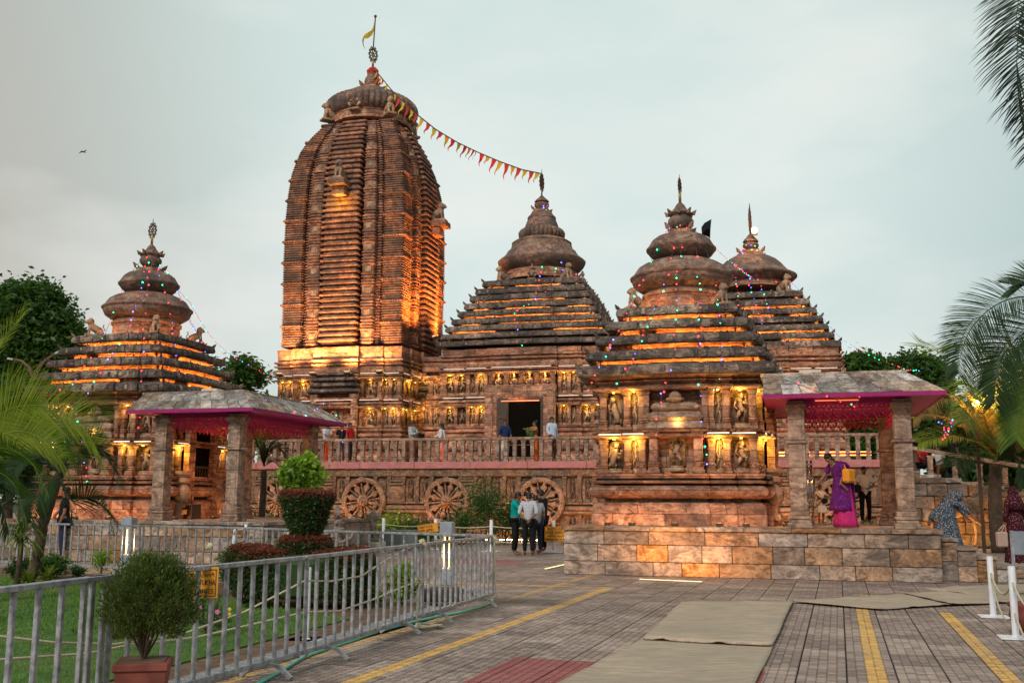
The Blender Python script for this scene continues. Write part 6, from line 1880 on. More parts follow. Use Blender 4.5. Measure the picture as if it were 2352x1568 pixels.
# ---- palms
def frond(pts, L, n, mat, parent, seed=0, droop=.5, fwd=.7, wid=.028, tip=.35, thick=.018, taper=.55, upv=.25, side=(1, 1), roll=0):
    rq = random.Random(seed)
    P = [Vector(p) for p in pts]
    # resample
    seg = [(b_ - a).length for a, b_ in zip(P, P[1:])]; tot = sum(seg)
    def S_(t):
        d = t * tot
        for i, s_ in enumerate(seg):
            if d <= s_ or i == len(seg) - 1:
                k = min(1, d / s_)
                p0_, p1_, p2_, p3_ = P[max(i - 1, 0)], P[i], P[i + 1], P[min(i + 2, len(P) - 1)]
                return .5 * ((2 * p1_) + (p2_ - p0_) * k + (2 * p0_ - 5 * p1_ + 4 * p2_ - p3_) * k * k + (3 * p1_ - p0_ - 3 * p2_ + p3_) * k ** 3)
            d -= s_
    b = MB()
    m = 18; o = P[0]
    b.tube([S_(i / m) - o for i in range(m + 1)], [thick * (1 - .85 * i / m) for i in range(m + 1)], 5)
    V = []; F = []
    for i in range(n):
        t = .08 + .92 * (i + rq.random() * .5) / n
        p = S_(t); tg = (S_(min(1, t + .02)) - S_(max(0, t - .02))).normalized()
        sd = tg.cross(Vector((0, 0, 1)))
        if sd.length < .1: sd = Vector((1, 0, 0))
        sd.normalize(); up = sd.cross(tg)
        if roll: sd, up = sd * math.cos(R(roll)) + up * math.sin(R(roll)), up * math.cos(R(roll)) - sd * math.sin(R(roll))
        ln = L * (tip + (1 - tip) * math.sin(math.pi * min(1, .12 + t * .80)) ** taper) * rq.uniform(.88, 1.08)
        for sg in (-1, 1):
            d = (tg * (fwd + t * .5) + sd * sg * side[(sg + 1) // 2] + up * (upv + rq.uniform(-.15, .15))).normalized()
            wv = d.cross(up + sd * .3 * sg).normalized() * wid
            q = p.copy(); nodes = []
            k_ = 4
            for j in range(k_ + 1):
                nodes.append(q.copy())
                q += d * ln / k_
                d = (d + Vector((0, 0, -1)) * droop * .30 * (j + 1) / 2).normalized()
            a0 = len(V)
            for j, nd in enumerate(nodes):
                ww = wv * (1.0 if 0 < j < k_ - 1 else (.45 if j == 0 else (.7 if j == k_ - 1 else .06)))
                V.append(tuple(nd - ww - o)); V.append(tuple(nd + ww - o))
            for j in range(k_): F.append((a0 + 2 * j, a0 + 2 * j + 1, a0 + 2 * j + 3, a0 + 2 * j + 2))
    b.add(V, F)
    rel = o - (Vector(parent.location) if parent else Vector())
    return b.build('frond', mat, parent, loc=tuple(rel))
def W_(lst, Y, dY=0.0):
    n = len(lst)
    return [at(u, v, Y + dY * i / max(1, n - 1)) for i, (u, v) in enumerate(lst)]
def palm(label, base_uvY, trunk_pts, tr, name='palm_tree', mat='bark', cat='palm'):
    u, v, Y = base_uvY
    p = at(u, 1150, Y); e = empty(name, (p.x, p.y, 0), label=label, cat=cat, group='palms')
    b = MB(); pts = [Vector((0, 0, 0))] + [at(uu, vv, Y) - Vector((p.x, p.y, 0)) for uu, vv in trunk_pts]
    Q = []; 
    for a, c in zip(pts, pts[1:]):
        for k in range(6): Q.append(a.lerp(c, k / 6))
    Q.append(pts[-1])
    b.tube(Q, [tr * (1 + (.10 if i % 2 else 0)) * (1.15 - .3 * i / len(Q)) for i in range(len(Q))], 9); b.build('trunk', M[mat], e, smooth=True)
    return e
# palm at the right of the court
eR = palm('tall dark palm with a thick trunk beside the stair at the right edge', (2288, 0, 31), [(2288, 1200), (2285, 1120), (2288, 1065)], .19)
for i, (pts, Y, dY, L, mt, dr) in enumerate((
    ([(2288, 1060), (2250, 980), (2205, 930), (2160, 915), (2128, 935)], 30.6, -1.5, .75, 'palm_tan', .9),
    ([(2288, 1060), (2250, 1000), (2190, 965), (2130, 950), (2098, 963)], 30.6, -.5, .70, 'palm_tan', .9),
    ([(2288, 1060), (2240, 1015), (2180, 1000), (2110, 1018)], 30.4, -1, .70, 'palm_yel', .8),
    ([(2288, 1060), (2262, 960), (2240, 935), (2207, 972)], 30.2, -1.2, .75, 'palm_tan', .8),
    ([(2288, 1060), (2300, 920), (2280, 820), (2220, 790), (2150, 800), (2110, 790)], 31, 1, .95, 'palm_yel', .7),
    ([(2288, 1060), (2310, 930), (2330, 830), (2300, 740), (2240, 730), (2205, 790), (2200, 860)], 31, -2, 1.0, 'palm_dark', .75),
    ([(2288, 1060), (2330, 960), (2352, 870), (2330, 800), (2292, 835), (2284, 915)], 30.5, -2.5, .95, 'palm_dark', .75),
    ([(2288, 1060), (2300, 950), (2285, 880), (2255, 870), (2225, 920), (2215, 970)], 30, -2, .85, 'palm_green', .8),
    ([(2288, 1060), (2320, 980), (2360, 940), (2400, 960)], 30.5, -1, .9, 'palm_dark', .8),
    ([(2288, 1060), (2330, 1010), (2360, 1010), (2390, 1050)], 30.5, -1, .9, 'palm_tan', .8),
    ([(2288, 1060), (2262, 1030), (2225, 1030), (2195, 1070)], 30.5, -1, .8, 'palm_dark', .9),
    ([(2288, 1060), (2320, 1040), (2340, 1060), (2352, 1110)], 30.5, -1, .8, 'palm_dark', .9),
    ([(2288, 1060), (2280, 980), (2250, 900), (2200, 880), (2165, 900)], 31.5, 1, .85, 'palm_green', .8))):
    frond(W_(pts, Y, dY), L * 1.05, 84, M[mt], eR, i, droop=dr * .45, wid=.013, roll=35, thick=.03)
eR2 = palm('palm leaning in from beyond the right edge with long dark drooping fronds', (2440, 0, 24), [(2445, 1100), (2445, 900), (2440, 760)], .17)
for i, (pts, Y, dY, L, mt, dr) in enumerate((
    ([(2440, 740), (2400, 690), (2340, 682), (2280, 705), (2230, 755), (2208, 810), (2202, 858)], 24, -1.5, .82, 'palm_dark', .45),
    ([(2440, 740), (2400, 735), (2345, 770), (2305, 815), (2288, 870), (2284, 925)], 24, -1, .78, 'palm_dark', .45),
    ([(2440, 740), (2420, 660), (2380, 640), (2330, 655)], 24, 1, .70, 'palm_dark', .4),
    ([(2440, 740), (2410, 780), (2370, 850), (2345, 940), (2335, 1010)], 24, -.5, .8, 'palm_green', .5))):
    frond(W_(pts, Y, dY), L * 1.2, 110, M[mt], eR2, 40 + i, droop=dr * .6, wid=.016, roll=55, thick=.025)
# fronds hanging into the top right corner from a palm close by
eN = palm('near palm whose dark frond tips hang into the top right corner', (2720, 0, 9), [(2700, 800), (2680, 200), (2640, -300)], .16)
for i, (pts, Y, L) in enumerate((([(2640, -300), (2520, -260), (2410, -130), (2350, 20), (2335, 150), (2345, 270)], 8.6, .42), ([(2640, -300), (2540, -240), (2420, -100), (2372, 60), (2362, 200), (2362, 300)], 8.9, .45), ([(2640, -300), (2500, -230), (2400, -120), (2345, -20), (2330, 90)], 9.2, .42), ([(2640, -300), (2560, -200), (2470, 0), (2420, 160), (2400, 330)], 8.4, .42))):
    frond(W_(pts, Y), L * 1.25, 75, M['palm_black'], eN, 60 + i, droop=.35, wid=.0085, thick=.012, fwd=.45, roll=40)
# left palms
eL1 = palm('slender palm leaning right on the lawn at the left, dark drooping fronds', (78, 0, 17.5), [(84, 1290), (100, 1200), (128, 1110), (150, 1060)], .085)
for i, (pts, Y, dY, L, mt, dr) in enumerate((
    ([(140, 1090), (164, 1043), (220, 1025), (255, 1067), (272, 1112)], 17.3, -1, .50, 'palm_dark', .55),
    ([(140, 1100), (165, 1150), (200, 1140), (243, 1169), (262, 1225)], 17.2, -1.2, .48, 'palm_dark', .6),
    ([(140, 1100), (152, 1143), (166, 1184), (170, 1207)], 17.2, -.6, .40, 'palm_dark', .7),
    ([(140, 1090), (160, 980), (190, 925), (225, 930), (243, 962)], 17.8, 1.5, .50, 'palm_green', .5),
    ([(140, 1090), (130, 1000), (90, 960), (40, 1000)], 17.5, .6, .55, 'palm_green', .5),
    ([(140, 1090), (100, 1050), (50, 1060), (10, 1110)], 17.3, -.6, .5, 'palm_dark', .6),
    ([(140, 1095), (110, 1110), (80, 1150), (70, 1200)], 17.3, -.6, .45, 'palm_dark', .7),
    ([(140, 1090), (150, 1030), (180, 1000), (215, 1010)], 17.8, .6, .42, 'palm_green', .6))):
    frond(W_(pts, Y, dY), L, 64, M[mt], eL1, 80 + i, droop=dr * .6, wid=.0085, thick=.014, roll=50)
eL2 = palm('yellow green palm whose arching fronds reach in from the left edge', (-70, 0, 14), [(-70, 1250), (-66, 1100)], .10)
for i, (pts, Y, dY, L, mt, dr) in enumerate((
    ([(-66, 1100), (-40, 1000), (10, 945), (70, 930), (130, 940), (180, 968), (218, 1020)], 14, -1, .50, 'palm_yel', .35),
    ([(-66, 1100), (-30, 1020), (40, 990), (100, 1010), (140, 1055)], 13.6, -1, .50, 'palm_yel', .5),
    ([(-66, 1100), (-40, 1040), (10, 1030), (70, 1060), (110, 1130)], 13.4, -1, .48, 'palm_green', .6),
    ([(-66, 1100), (-50, 900), (-15, 820), (25, 755), (56, 716)], 14.5, .5, .36, 'palm_yel', .05),
    ([(-66, 1100), (-60, 950), (-30, 860), (-5, 800)], 14.2, .5, .42, 'palm_yel', .25),
    ([(-66, 1100), (-20, 1080), (30, 1110), (60, 1190)], 13.5, -.5, .46, 'palm_green', .6),
    ([(-66, 1100), (-30, 1100), (0, 1150), (20, 1220)], 13.3, -.5, .46, 'palm_dark', .7),
    ([(-66, 1100), (-20, 1000), (50, 960), (120, 985), (170, 1050)], 14.3, .3, .46, 'palm_green', .4),
    ([(-66, 1100), (-45, 980), (0, 900), (40, 880), (85, 900)], 14.6, .8, .42, 'palm_yel', .35))):
    frond(W_(pts, Y, dY), L * (1.35 if i in (0, 8) else 1.1), 84, M[mt], eL2, 100 + i, droop=(.10 if i in (0, 8) else dr * .55), wid=.0065, thick=.012, upv=.15, roll=65 if i in (0, 1, 8) else 35)
# fronds showing between the left porch and the terrace
eM = palm('small palm between the left porch and the wheel wall', (600, 0, 33), [(604, 1150), (606, 1080)], .10)
for i, (pts) in enumerate(([(606, 1070), (625, 1020), (650, 1040), (655, 1075)], [(606, 1070), (600, 1010), (620, 975), (640, 990)], [(606, 1070), (590, 1020), (570, 1020), (560, 1050)], [(606, 1070), (630, 1060), (650, 1090), (655, 1120)], [(606, 1070), (615, 1040), (640, 1030), (658, 1055)])):
    frond(W_(pts, 33), .75, 40, M['palm_green' if i % 2 else 'palm_dark'], eM, 130 + i, droop=.7, wid=.02, thick=.02)
# spiky dracaena
def spiky(u, v, h, label, n=70, L=.55, seed=0, mat='palm_yel', stem=.9, Y=None, droop=1.2):
    p = gnd(u, v) if Y is None else at(u, 1150, Y); p.z = 0
    rq = random.Random(seed); e = empty('spiky_plant', tuple(p), label=label, cat='plant')
    b = MB(); b.tube([(0, 0, 0), (.02, 0, stem * .6), (0, 0, stem)], [.05, .04, .03], 7); b.build('stem', M['bark'], e, smooth=True)
    V = []; F = []
    for i in range(n):
        a = rq.uniform(0, 6.28); el = rq.uniform(-.3, 1.3); d = Vector((math.cos(a) * math.cos(el), math.sin(a) * math.cos(el), math.sin(el)))
        q = Vector((0, 0, stem - rq.random() * h * .5)); wv = d.cross(Vector((0, 0, 1))).normalized() * .018; ln = L * rq.uniform(.6, 1.1); a0 = len(V)
        for j in range(6):
            ww = wv * [.7, 1, 1, .8, .5, .05][j]; V.append(tuple(q - ww)); V.append(tuple(q + ww)); q += d * ln / 5; d = (d + Vector((0, 0, -.13 * droop * (j + 1)))).normalized()
        for j in range(5): F.append((a0 + 2 * j, a0 + 2 * j + 1, a0 + 2 * j + 3, a0 + 2 * j + 2))
    b = MB(); b.add(V, F); b.build('leaf_rosette', M[mat], e)
spiky(38, 1352, .5, 'yellow green spiky plant with drooping strap leaves at the left edge', 90, .62, 1, stem=.95)
spiky(62, 1350, .25, 'yellow green grassy tuft at the foot of the leaning palm', 60, .34, 2, stem=.15, droop=.7, mat='palm_yel')
spiky(108, 1345, .25, 'low yellow green tuft right of the leaning palm', 60, .33, 5, stem=.12, droop=.6, mat='palm_yel')
# bushes
def bush(name, u, v, w, h, leaf, n, mat, label, seed=0, el=1.9, Y=None, group=None, stems=True, flowers=None, cat='shrub', per=22, shell=.2, cr=None):
    p = gnd(u, v) if Y is None else at(u, 1150, Y); p.z = 0; rs = np.random.RandomState(seed); rq = random.Random(seed)
    e = empty(name, tuple(p), label=label, cat=cat, group=group)
    if stems:
        b = MB()
        for k in range(7):
            a = rq.uniform(0, 6.28); q = rq.uniform(.2, .8); b.tube([(0, 0, 0), (math.cos(a) * w * .15, math.sin(a) * w * .15, h * .4), (math.cos(a) * w * .4 * q, math.sin(a) * w * .4 * q, h * rq.uniform(.6, .95))], [.018, .012, .005], 5)
        b.build('stems', M['bark'], e)
    P = clump_points(rs, (0, 0, h * .55), (w * .5, w * .45, h * .45), n // per, per, cr or (w * .09), shell)
    P[:, 2] = np.abs(P[:, 2])
    put('foliage', leaf_mesh('foliage', P, leaf, mat, rs, el), e)
    if flowers:
        m_, k_, s_ = flowers; b = MB()
        for i in range(k_):
            a = rq.uniform(0, 6.28); rr_ = rq.uniform(.1, .5) * w; c = (rr_ * math.cos(a), rr_ * math.sin(a) - .05, h * rq.uniform(.6, 1.05))
            for j in range(5):
                t = 2 * math.pi * j / 5; b.ball((c[0] + s_ * .6 * math.cos(t), c[1], c[2] + s_ * .6 * math.sin(t)), (s_ * .5, s_ * .25, s_ * .5), 5, 4)
        b.build('flowers', M[m_], e, kind='stuff')
    return e
bush('shrub', 115, 1330, .62, .42, .05, 2600, M['leaf_mid'], 'low dark green bush on the lawn edge left of the lamp post', 1, flowers=('petal_w', 2, .02))
bush('shrub', 55, 1335, .55, .4, .05, 2000, M['leaf_dark'], 'low bush at the foot of the spiky plant', 2)
bush('shrub', 178, 1325, .30, .22, .035, 1000, M['leaf_mid'], 'tiny bush just left of the lamp post', 3)
bush('shrub', 232, 1316, .42, .50, .04, 1300, M['leaf_lime'], 'thin leggy bush with pale leaves left of the lamp post', 4, shell=.0)
bush('shrub', 330, 1330, .55, .45, .045, 1500, M['leaf_lime'], 'light green bush with small white flowers right of the lamp post', 5, flowers=('petal_w', 6, .015))
bush('shrub', 545, 1345, .75, .62, .05, 3200, M['leaf_mid'], 'mid green leafy bush left of the clipped hedge', 6, flowers=('petal_w', 4, .02))
bush('shrub', 925, 1392, .42, .58, .05, 3000, M['leaf_lime'], 'small bright lime green shrub behind the barrier joint', 7, shell=.1)
bush('shrub', 858, 1395, .25, .28, .04, 900, M['leaf_lime'], 'low lime green shrub right of the clipped hedge', 8)
bush('flowering_plant', 262, 1475, .26, .42, .028, 1300, M['leaf_mid'], 'white flowering bedding plant left of the potted cypress', 9, flowers=('petal_w', 14, .016), shell=0)
bush('flowering_plant', 300, 1470, .16, .5, .025, 500, M['leaf_dark'], 'red flowering stem beside the potted cypress', 10, flowers=('petal_p', 4, .02), shell=0)
bush('flowering_plant', 475, 1470, .34, .46, .028, 700, M['leaf_mid'], 'rose bush with pink blooms behind the barrier, right of the potted cypress', 11, flowers=('petal_p', 5, .024), shell=0)
bush('flowering_plant', 505, 1452, .22, .24, .025, 500, M['leaf_mid'], 'yellow flowering plant on the soil edge below the notice', 12, flowers=('petal_y', 4, .02), shell=0)
# shrubs in front of the wheel wall
gW = 'shrubs in the bed along the wheel wall'
for i, (u, Y, w, h, n, mt, lb, fl) in enumerate((
    (1112, 34.5, 1.5, 2.3, 3400, 'leaf_mid', 'tall leggy shrub between the third and fourth wheels', None),
    (1160, 35, 1.2, 1.6, 2000, 'leaf_mid', 'loose shrub just left of the fourth wheel', None),
    (1060, 35, 1.2, 1.3, 1700, 'leaf_mid', 'shrub in front of the third wheel', None),
    (960, 35.5, 1.6, .9, 1800, 'leaf_mid', 'low rose shrub between the second and third wheels', ('petal_p', 4, .04)),
    (905, 35.5, 1.5, 1.1, 2200, 'leaf_lime', 'rose shrub with pale buds right of the second wheel', ('petal_y', 5, .04)),
    (850, 36, 1.4, .9, 1800, 'leaf_mid', 'low shrub below the second wheel', None),
    (790, 36, 1.3, .8, 1500, 'leaf_mid', 'low shrub left of the second wheel, behind the statue', None),
    (1210, 35, 1.2, .8, 1400, 'leaf_dark', 'low dark shrub behind the four men', None),
    (620, 37, 1.8, 1.0, 2200, 'leaf_mid', 'bushy shrub beside the left porch, before the first wheel', None),
    (665, 37, 1.2, .8, 1400, 'leaf_mid', 'low shrub behind the topiary, before the first wheel', None),
    (1300, 35, 1.0, .6, 900, 'leaf_dark', 'dark low plant beside the keep-out notice', None),
    (1990, 33, 1.6, .7, 1500, 'leaf_mid', 'green weeds seen through the near porch below the wheel', None),
    (1920, 33, 1.2, .9, 1300, 'leaf_mid', 'shrub seen between the child and the woman in the near porch', None))):
    bush('garden_shrub', u, 0, w, h, .085, n, M[mt], lb, 20 + i, Y=Y, group=gW, flowers=fl, shell=.0, cr=w * .1, el=2.2)
P = np.random.RandomState(9).uniform(size=(16000, 3)); 
gpt = [TF.w(-6 + 12.5 * a + 0, -5.2 + 4.8 * b_, .05 + .5 * c * c * (.5 + .5 * math.sin(a * 40) * math.sin(a * 17 + 2))) for a, b_, c in P]
put('ground_cover', leaf_mesh('ground_cover', np.array([tuple(q) for q in gpt]), .10, M['leaf_dark'], np.random.RandomState(3)), None, kind='stuff')
poly_sheet('garden_bed', [tuple(TF.w(x, y)[:2]) for x, y in ((-13, -6.2), (7.2, -6.2), (7.2, 0), (-13, 0))], .05, M['soil'], .06, kind='structure')
spiky(985, 0, .2, 'yellow green fern-like tuft below the crooked notice', 60, .7, 8, stem=.3, Y=31.5, mat='palm_green', droop=.6)
# ---- topiary and hedge (clipped shapes)
def clipped(name, u, v, label, shapes, cat='topiary', Y=None, stem=None, leaf=.035, seed=0):
    """shapes: (rings [(z, r)], n leaves, square) shells of leaves, reddish young growth on top"""
    p = gnd(u, v) if Y is None else at(u, 1150, Y); p.z = 0; rs = np.random.RandomState(seed)
    e = empty(name, tuple(p), label=label, cat=cat)
    if stem: b = MB(); b.tube(stem[0], stem[1], 8); b.build('stem', M['bark'], e, smooth=True)
    for nm, prof_, n, sq, red in shapes:
        core = MB(); pr = [(z_, max(.01, r_ - .05)) for z_, r_ in prof_]
        plan_ = [(math.cos(2 * math.pi * i / 24), math.sin(2 * math.pi * i / 24)) for i in range(24)]
        if sq: plan_ = [(np.sign(a) * abs(a) ** .35 * sq[0], np.sign(b_) * abs(b_) ** .35 * sq[1]) for a, b_ in plan_]
        core.rings([[(x * r_, y * r_, z_ + (.03 if i == 0 else (-.03 if i == len(pr) - 1 else 0))) for x, y in plan_] for i, (z_, r_) in enumerate(pr)])
        core.build(nm, M['leaf_hedge'], e)
        # area weighted points on the surface
        pts = []; 
        zs = np.array([q[0] for q in prof_]); rr_ = np.array([q[1] for q in prof_])
        top = prof_[-1]; ntop = int(n * (.30 if nm != 'leaf_ball' else 0))
        t = rs.uniform(0, 1, n - ntop); ln = np.sqrt(np.diff(zs) ** 2 + np.diff(rr_) ** 2); cum = np.concatenate([[0], np.cumsum(ln)]) / ln.sum()
        zz = np.interp(t, cum, zs); r2 = np.interp(t, cum, rr_); an = rs.uniform(0, 6.2832, n - ntop)
        cx_, sy_ = np.cos(an), np.sin(an)
        if sq: cx_ = np.sign(cx_) * np.abs(cx_) ** .35 * sq[0]; sy_ = np.sign(sy_) * np.abs(sy_) ** .35 * sq[1]
        jit = rs.normal(size=(n - ntop, 3)) * .022
        Pn = np.c_[cx_ * r2, sy_ * r2, zz] + jit
        q = np.sqrt(rs.uniform(0, 1, ntop)); an = rs.uniform(0, 6.2832, ntop); cx_, sy_ = np.cos(an), np.sin(an)
        if sq: cx_ = np.sign(cx_) * np.abs(cx_) ** .35 * sq[0]; sy_ = np.sign(sy_) * np.abs(sy_) ** .35 * sq[1]
        Pt = np.c_[cx_ * q * top[1], sy_ * q * top[1], np.full(ntop, top[0])] + rs.normal(size=(ntop, 3)) * .02
        if red:
            pk = rs.uniform(size=len(Pn)) < np.clip((Pn[:, 2] - (top[0] - .12)) / .12, .12, 1)
            Pr = np.concatenate([Pn[pk], Pt]); Pn = Pn[~pk]
            put('red_tips', leaf_mesh('red_tips', Pr, leaf, M['leaf_red'], rs), e)
        else: Pn = np.concatenate([Pn, Pt])
        put(nm + '_leaves', leaf_mesh(nm + '_leaves', Pn, leaf, M['leaf_hedge' if nm != 'leaf_ball' else 'leaf_lime'], rs), e)
    return e
yH = gnd(700, 1400).y + .35
zH = lambda v, Y=yH: zat(v, at(705, 1150, Y).x, Y)
sc = yH / 2379
clipped('clipped_hedge', 0, 0, 'wide low block of clipped dark hedge with reddish tips at the foot of the topiary', [('hedge_block', [(.12, .9), (.2, 1.0), (zH(1290), 1.0), (zH(1272), .97), (zH(1264), .9)], 30000, (.86, .62), True)], 'hedge', Y=yH, seed=1, leaf=.042)
p_ = at(715, 1150, yH)
bpy.data.objects['clipped_hedge'].location.x = p_.x - .02
yT = yH - .1
clipped('topiary', 705, 0, 'tall cup-shaped topiary of dark leaves with red tips rising above the hedge', [
    ('disc', [(zH(1272), .30), (zH(1262), .345), (zH(1245), .345), (zH(1234), .30)], 9000, None, True),
    ('cup', [(zH(1238), .10), (zH(1225), .17), (zH(1200), .24), (zH(1160), .32), (zH(1145), .355), (zH(1136), .36), (zH(1131), .34)], 13000, None, True)],
    Y=yT, stem=([(0, 0, 0), (0, 0, zH(1140))], .05), seed=2, leaf=.036)
bush('ficus_bush', 693, 0, .62, .64, .085, 2300, M['leaf_lime'], 'bright green leafy bush that appears to crown the cup-shaped topiary', 31, Y=yT + .9, shell=.35, stems=False)
o = bpy.data.objects['ficus_bush']; zz_ = zat(1148, o.location.x, o.location.y)
for ch in o.children: ch.location.z = zz_
b = MB(); b.tube([(0, 0, 0), (.03, 0, zz_ * .5), (0, 0, zz_ + .25)], [.04, .03, .02], 7); b.build('trunk', M['bark'], o, smooth=True)
clipped('clipped_shrub', 0, 0, 'small rounded red-tipped shrub left of the wide clipped hedge', [('leaf_mass', [(.1, .30), (.3, .38), (.62, .36), (.72, .28)], 7000, None, True)], 'shrub', Y=yH + 1.9, seed=5, leaf=.045)
bpy.data.objects['clipped_shrub'].location.x = at(580, 1150, yH + 1.9).x
# ---- potted cypress
pp_ = at(352, 1150, 6.62)
PC = empty('potted_cypress', (pp_.x, pp_.y, 0), R(12), label='small dark green cypress in a square terracotta pot in front of the barrier', cat='potted plant')
M['terra'] = plain('terracotta', (.20, .055, .04), .85, var=.35, scale=6, bump=.5)
rimz = zat(1520, pp_.x, pp_.y - .1)
b = MB(); b.cbox((0, 0, rimz - .025), (.33, .33, .05), .008); b.build('pot_rim', M['terra'], PC)
b = MB(); b.rings([[(-.11, -.11, 0), (.11, -.11, 0), (.11, .11, 0), (-.11, .11, 0)], [(-.15, -.15, rimz - .05), (.15, -.15, rimz - .05), (.15, .15, rimz - .05), (-.15, .15, rimz - .05)]]); b.build('pot', M['terra'], PC)
b = MB(); b.box((0, 0, rimz + .001), (.27, .27, .01)); b.build('soil', M['soil'], PC)
rq = random.Random(6); rs = np.random.RandomState(6); b = MB(); tips = []
zt0 = zat(1300, pp_.x, pp_.y)
for k in range(26):
    a = rq.uniform(0, 6.28); q = rq.uniform(.02, .22); z1 = rimz + rq.uniform(.30, 1.0) * (zt0 - rimz - .06)
    tp = (q * math.cos(a) + .01, q * math.sin(a), z1); b.tube([(0, 0, rimz), (q * .4 * math.cos(a), q * .4 * math.sin(a), rimz + .12), tp], [.009, .006, .003], 5); tips.append(tp)
b.build('stems', M['bark'], PC)
P = []
for k in range(400):
    t = rq.random(); z_ = rimz + .13 + (zt0 - rimz - .13) * t; rad_ = .235 * math.sin(math.pi * min(.93, .16 + t * .78)) ** .6
    a = rq.uniform(0, 6.28); q = rad_ * rq.uniform(.3, 1.25) ** .7
    c = np.array([q * math.cos(a) + .015, q * math.sin(a), z_ + rq.uniform(-.02, .03)])
    m_ = 64; h_ = np.abs(rs.normal(size=(m_, 1))) * .035
    P.append(c + rs.normal(size=(m_, 3)) * np.array([.020, .020, .010]) + np.c_[np.zeros((m_, 2)), h_] + (c * np.array([.12, .12, 0])) * h_ / .05)
P = np.concatenate(P); n = len(P)
up = np.c_[P[:, :2] * .9, np.full(n, .35)] + rs.normal(size=(n, 3)) * .16; up /= np.linalg.norm(up, axis=1)[:, None]
sd_ = np.cross(up, rs.normal(size=(n, 3))); sd_ /= np.linalg.norm(sd_, axis=1)[:, None]
L = .026 * rs.uniform(.6, 1.3, (n, 1)); V = np.zeros((n, 4, 3)); V[:, 0] = P; V[:, 1] = P + up * L * .5 + sd_ * L * .14; V[:, 2] = P + up * L; V[:, 3] = P + up * L * .5 - sd_ * L * .14
put('foliage', npmesh('foliage', V.reshape(-1, 3), np.arange(n * 4).reshape(-1, 4), M['leaf_cyp']), PC)
# ================================================================== people
TMP = bpy.data.scenes.new('tmp_scene')
def skinned(V, E, Rr, name, mat, sub=1, rootv=0):
    me = bpy.data.meshes.new('tmp'); me.from_pydata(V, E, []); ob = bpy.data.objects.new('tmp', me); TMP.collection.objects.link(ob)
    ob.modifiers.new('s', 'SKIN'); 
    if not me.skin_vertices: me.attributes.new('skin', 'FLOAT2', 'POINT') if False else None
    sv = me.skin_vertices[0].data
    for i, q in enumerate(Rr):
        sv[i].radius = (q, q) if not hasattr(q, '__len__') else q
        sv[i].use_root = (i == rootv)
    sm = ob.modifiers.new('u', 'SUBSURF'); sm.levels = sub; sm.render_levels = sub
    vl = TMP.view_layers[0]; vl.update(); dg = vl.depsgraph
    m2 = bpy.data.meshes.new_from_object(ob.evaluated_get(dg)); m2.name = name
    m2.materials.clear(); m2.materials.append(mat)
    m2.polygons.foreach_set('use_smooth', [True] * len(m2.polygons))
    bpy.data.objects.remove(ob); bpy.data.meshes.remove(me)
    return m2
J0 = dict(pel=(0, 0, .93), spi=(0, 0, 1.08), che=(0, 0, 1.27), nek=(0, .01, 1.45), hea=(0, -.01, 1.565), top=(0, 0, 1.64),
          shL=(-.17, 0, 1.39), elL=(-.225, .03, 1.13), wrL=(-.235, -.05, .90), haL=(-.235, -.09, .82),
          shR=(.17, 0, 1.39), elR=(.225, .03, 1.13), wrR=(.235, -.05, .90), haR=(.235, -.09, .82),
          hiL=(-.09, 0, .88), knL=(-.10, -.01, .49), anL=(-.10, .03, .08), toL=(-.115, -.14, .03),
          hiR=(.09, 0, .88), knR=(.10, -.01, .49), anR=(.10, .03, .08), toR=(.115, -.14, .03))
BE = [('pel', 'spi'), ('spi', 'che'), ('che', 'nek'), ('nek', 'hea'), ('hea', 'top')] + [(a + s_, b_ + s_) for s_ in 'LR' for a, b_ in (('hi', 'kn'), ('kn', 'an'), ('an', 'to'), ('sh', 'el'), ('el', 'wr'), ('wr', 'ha'))] + [('pel', 'hi' + s_) for s_ in 'LR'] + [('che', 'sh' + s_) for s_ in 'LR']
BR = dict(pel=.12, spi=.105, che=.125, nek=.05, hea=(.075, .09), top=.06, sh=.055, el=.04, wr=.027, ha=.028, hi=.085, kn=.055, an=.037, to=.028)
def br(k): return BR.get(k, BR.get(k[:2], .05))
def pose(**ov):
    j = dict(J0); j.update(ov); return {k: Vector(v) for k, v in j.items()}
def part_skin(J, edges, radii, name, mat, sub=1):
    names = []
    for a, b_ in edges:
        for q in (a, b_):
            if q not in names: names.append(q)
    V = [tuple(J[n]) for n in names]
    return skinned(V, [(names.index(a), names.index(b_)) for a, b_ in edges], [radii(n) for n in names], name, mat, sub)
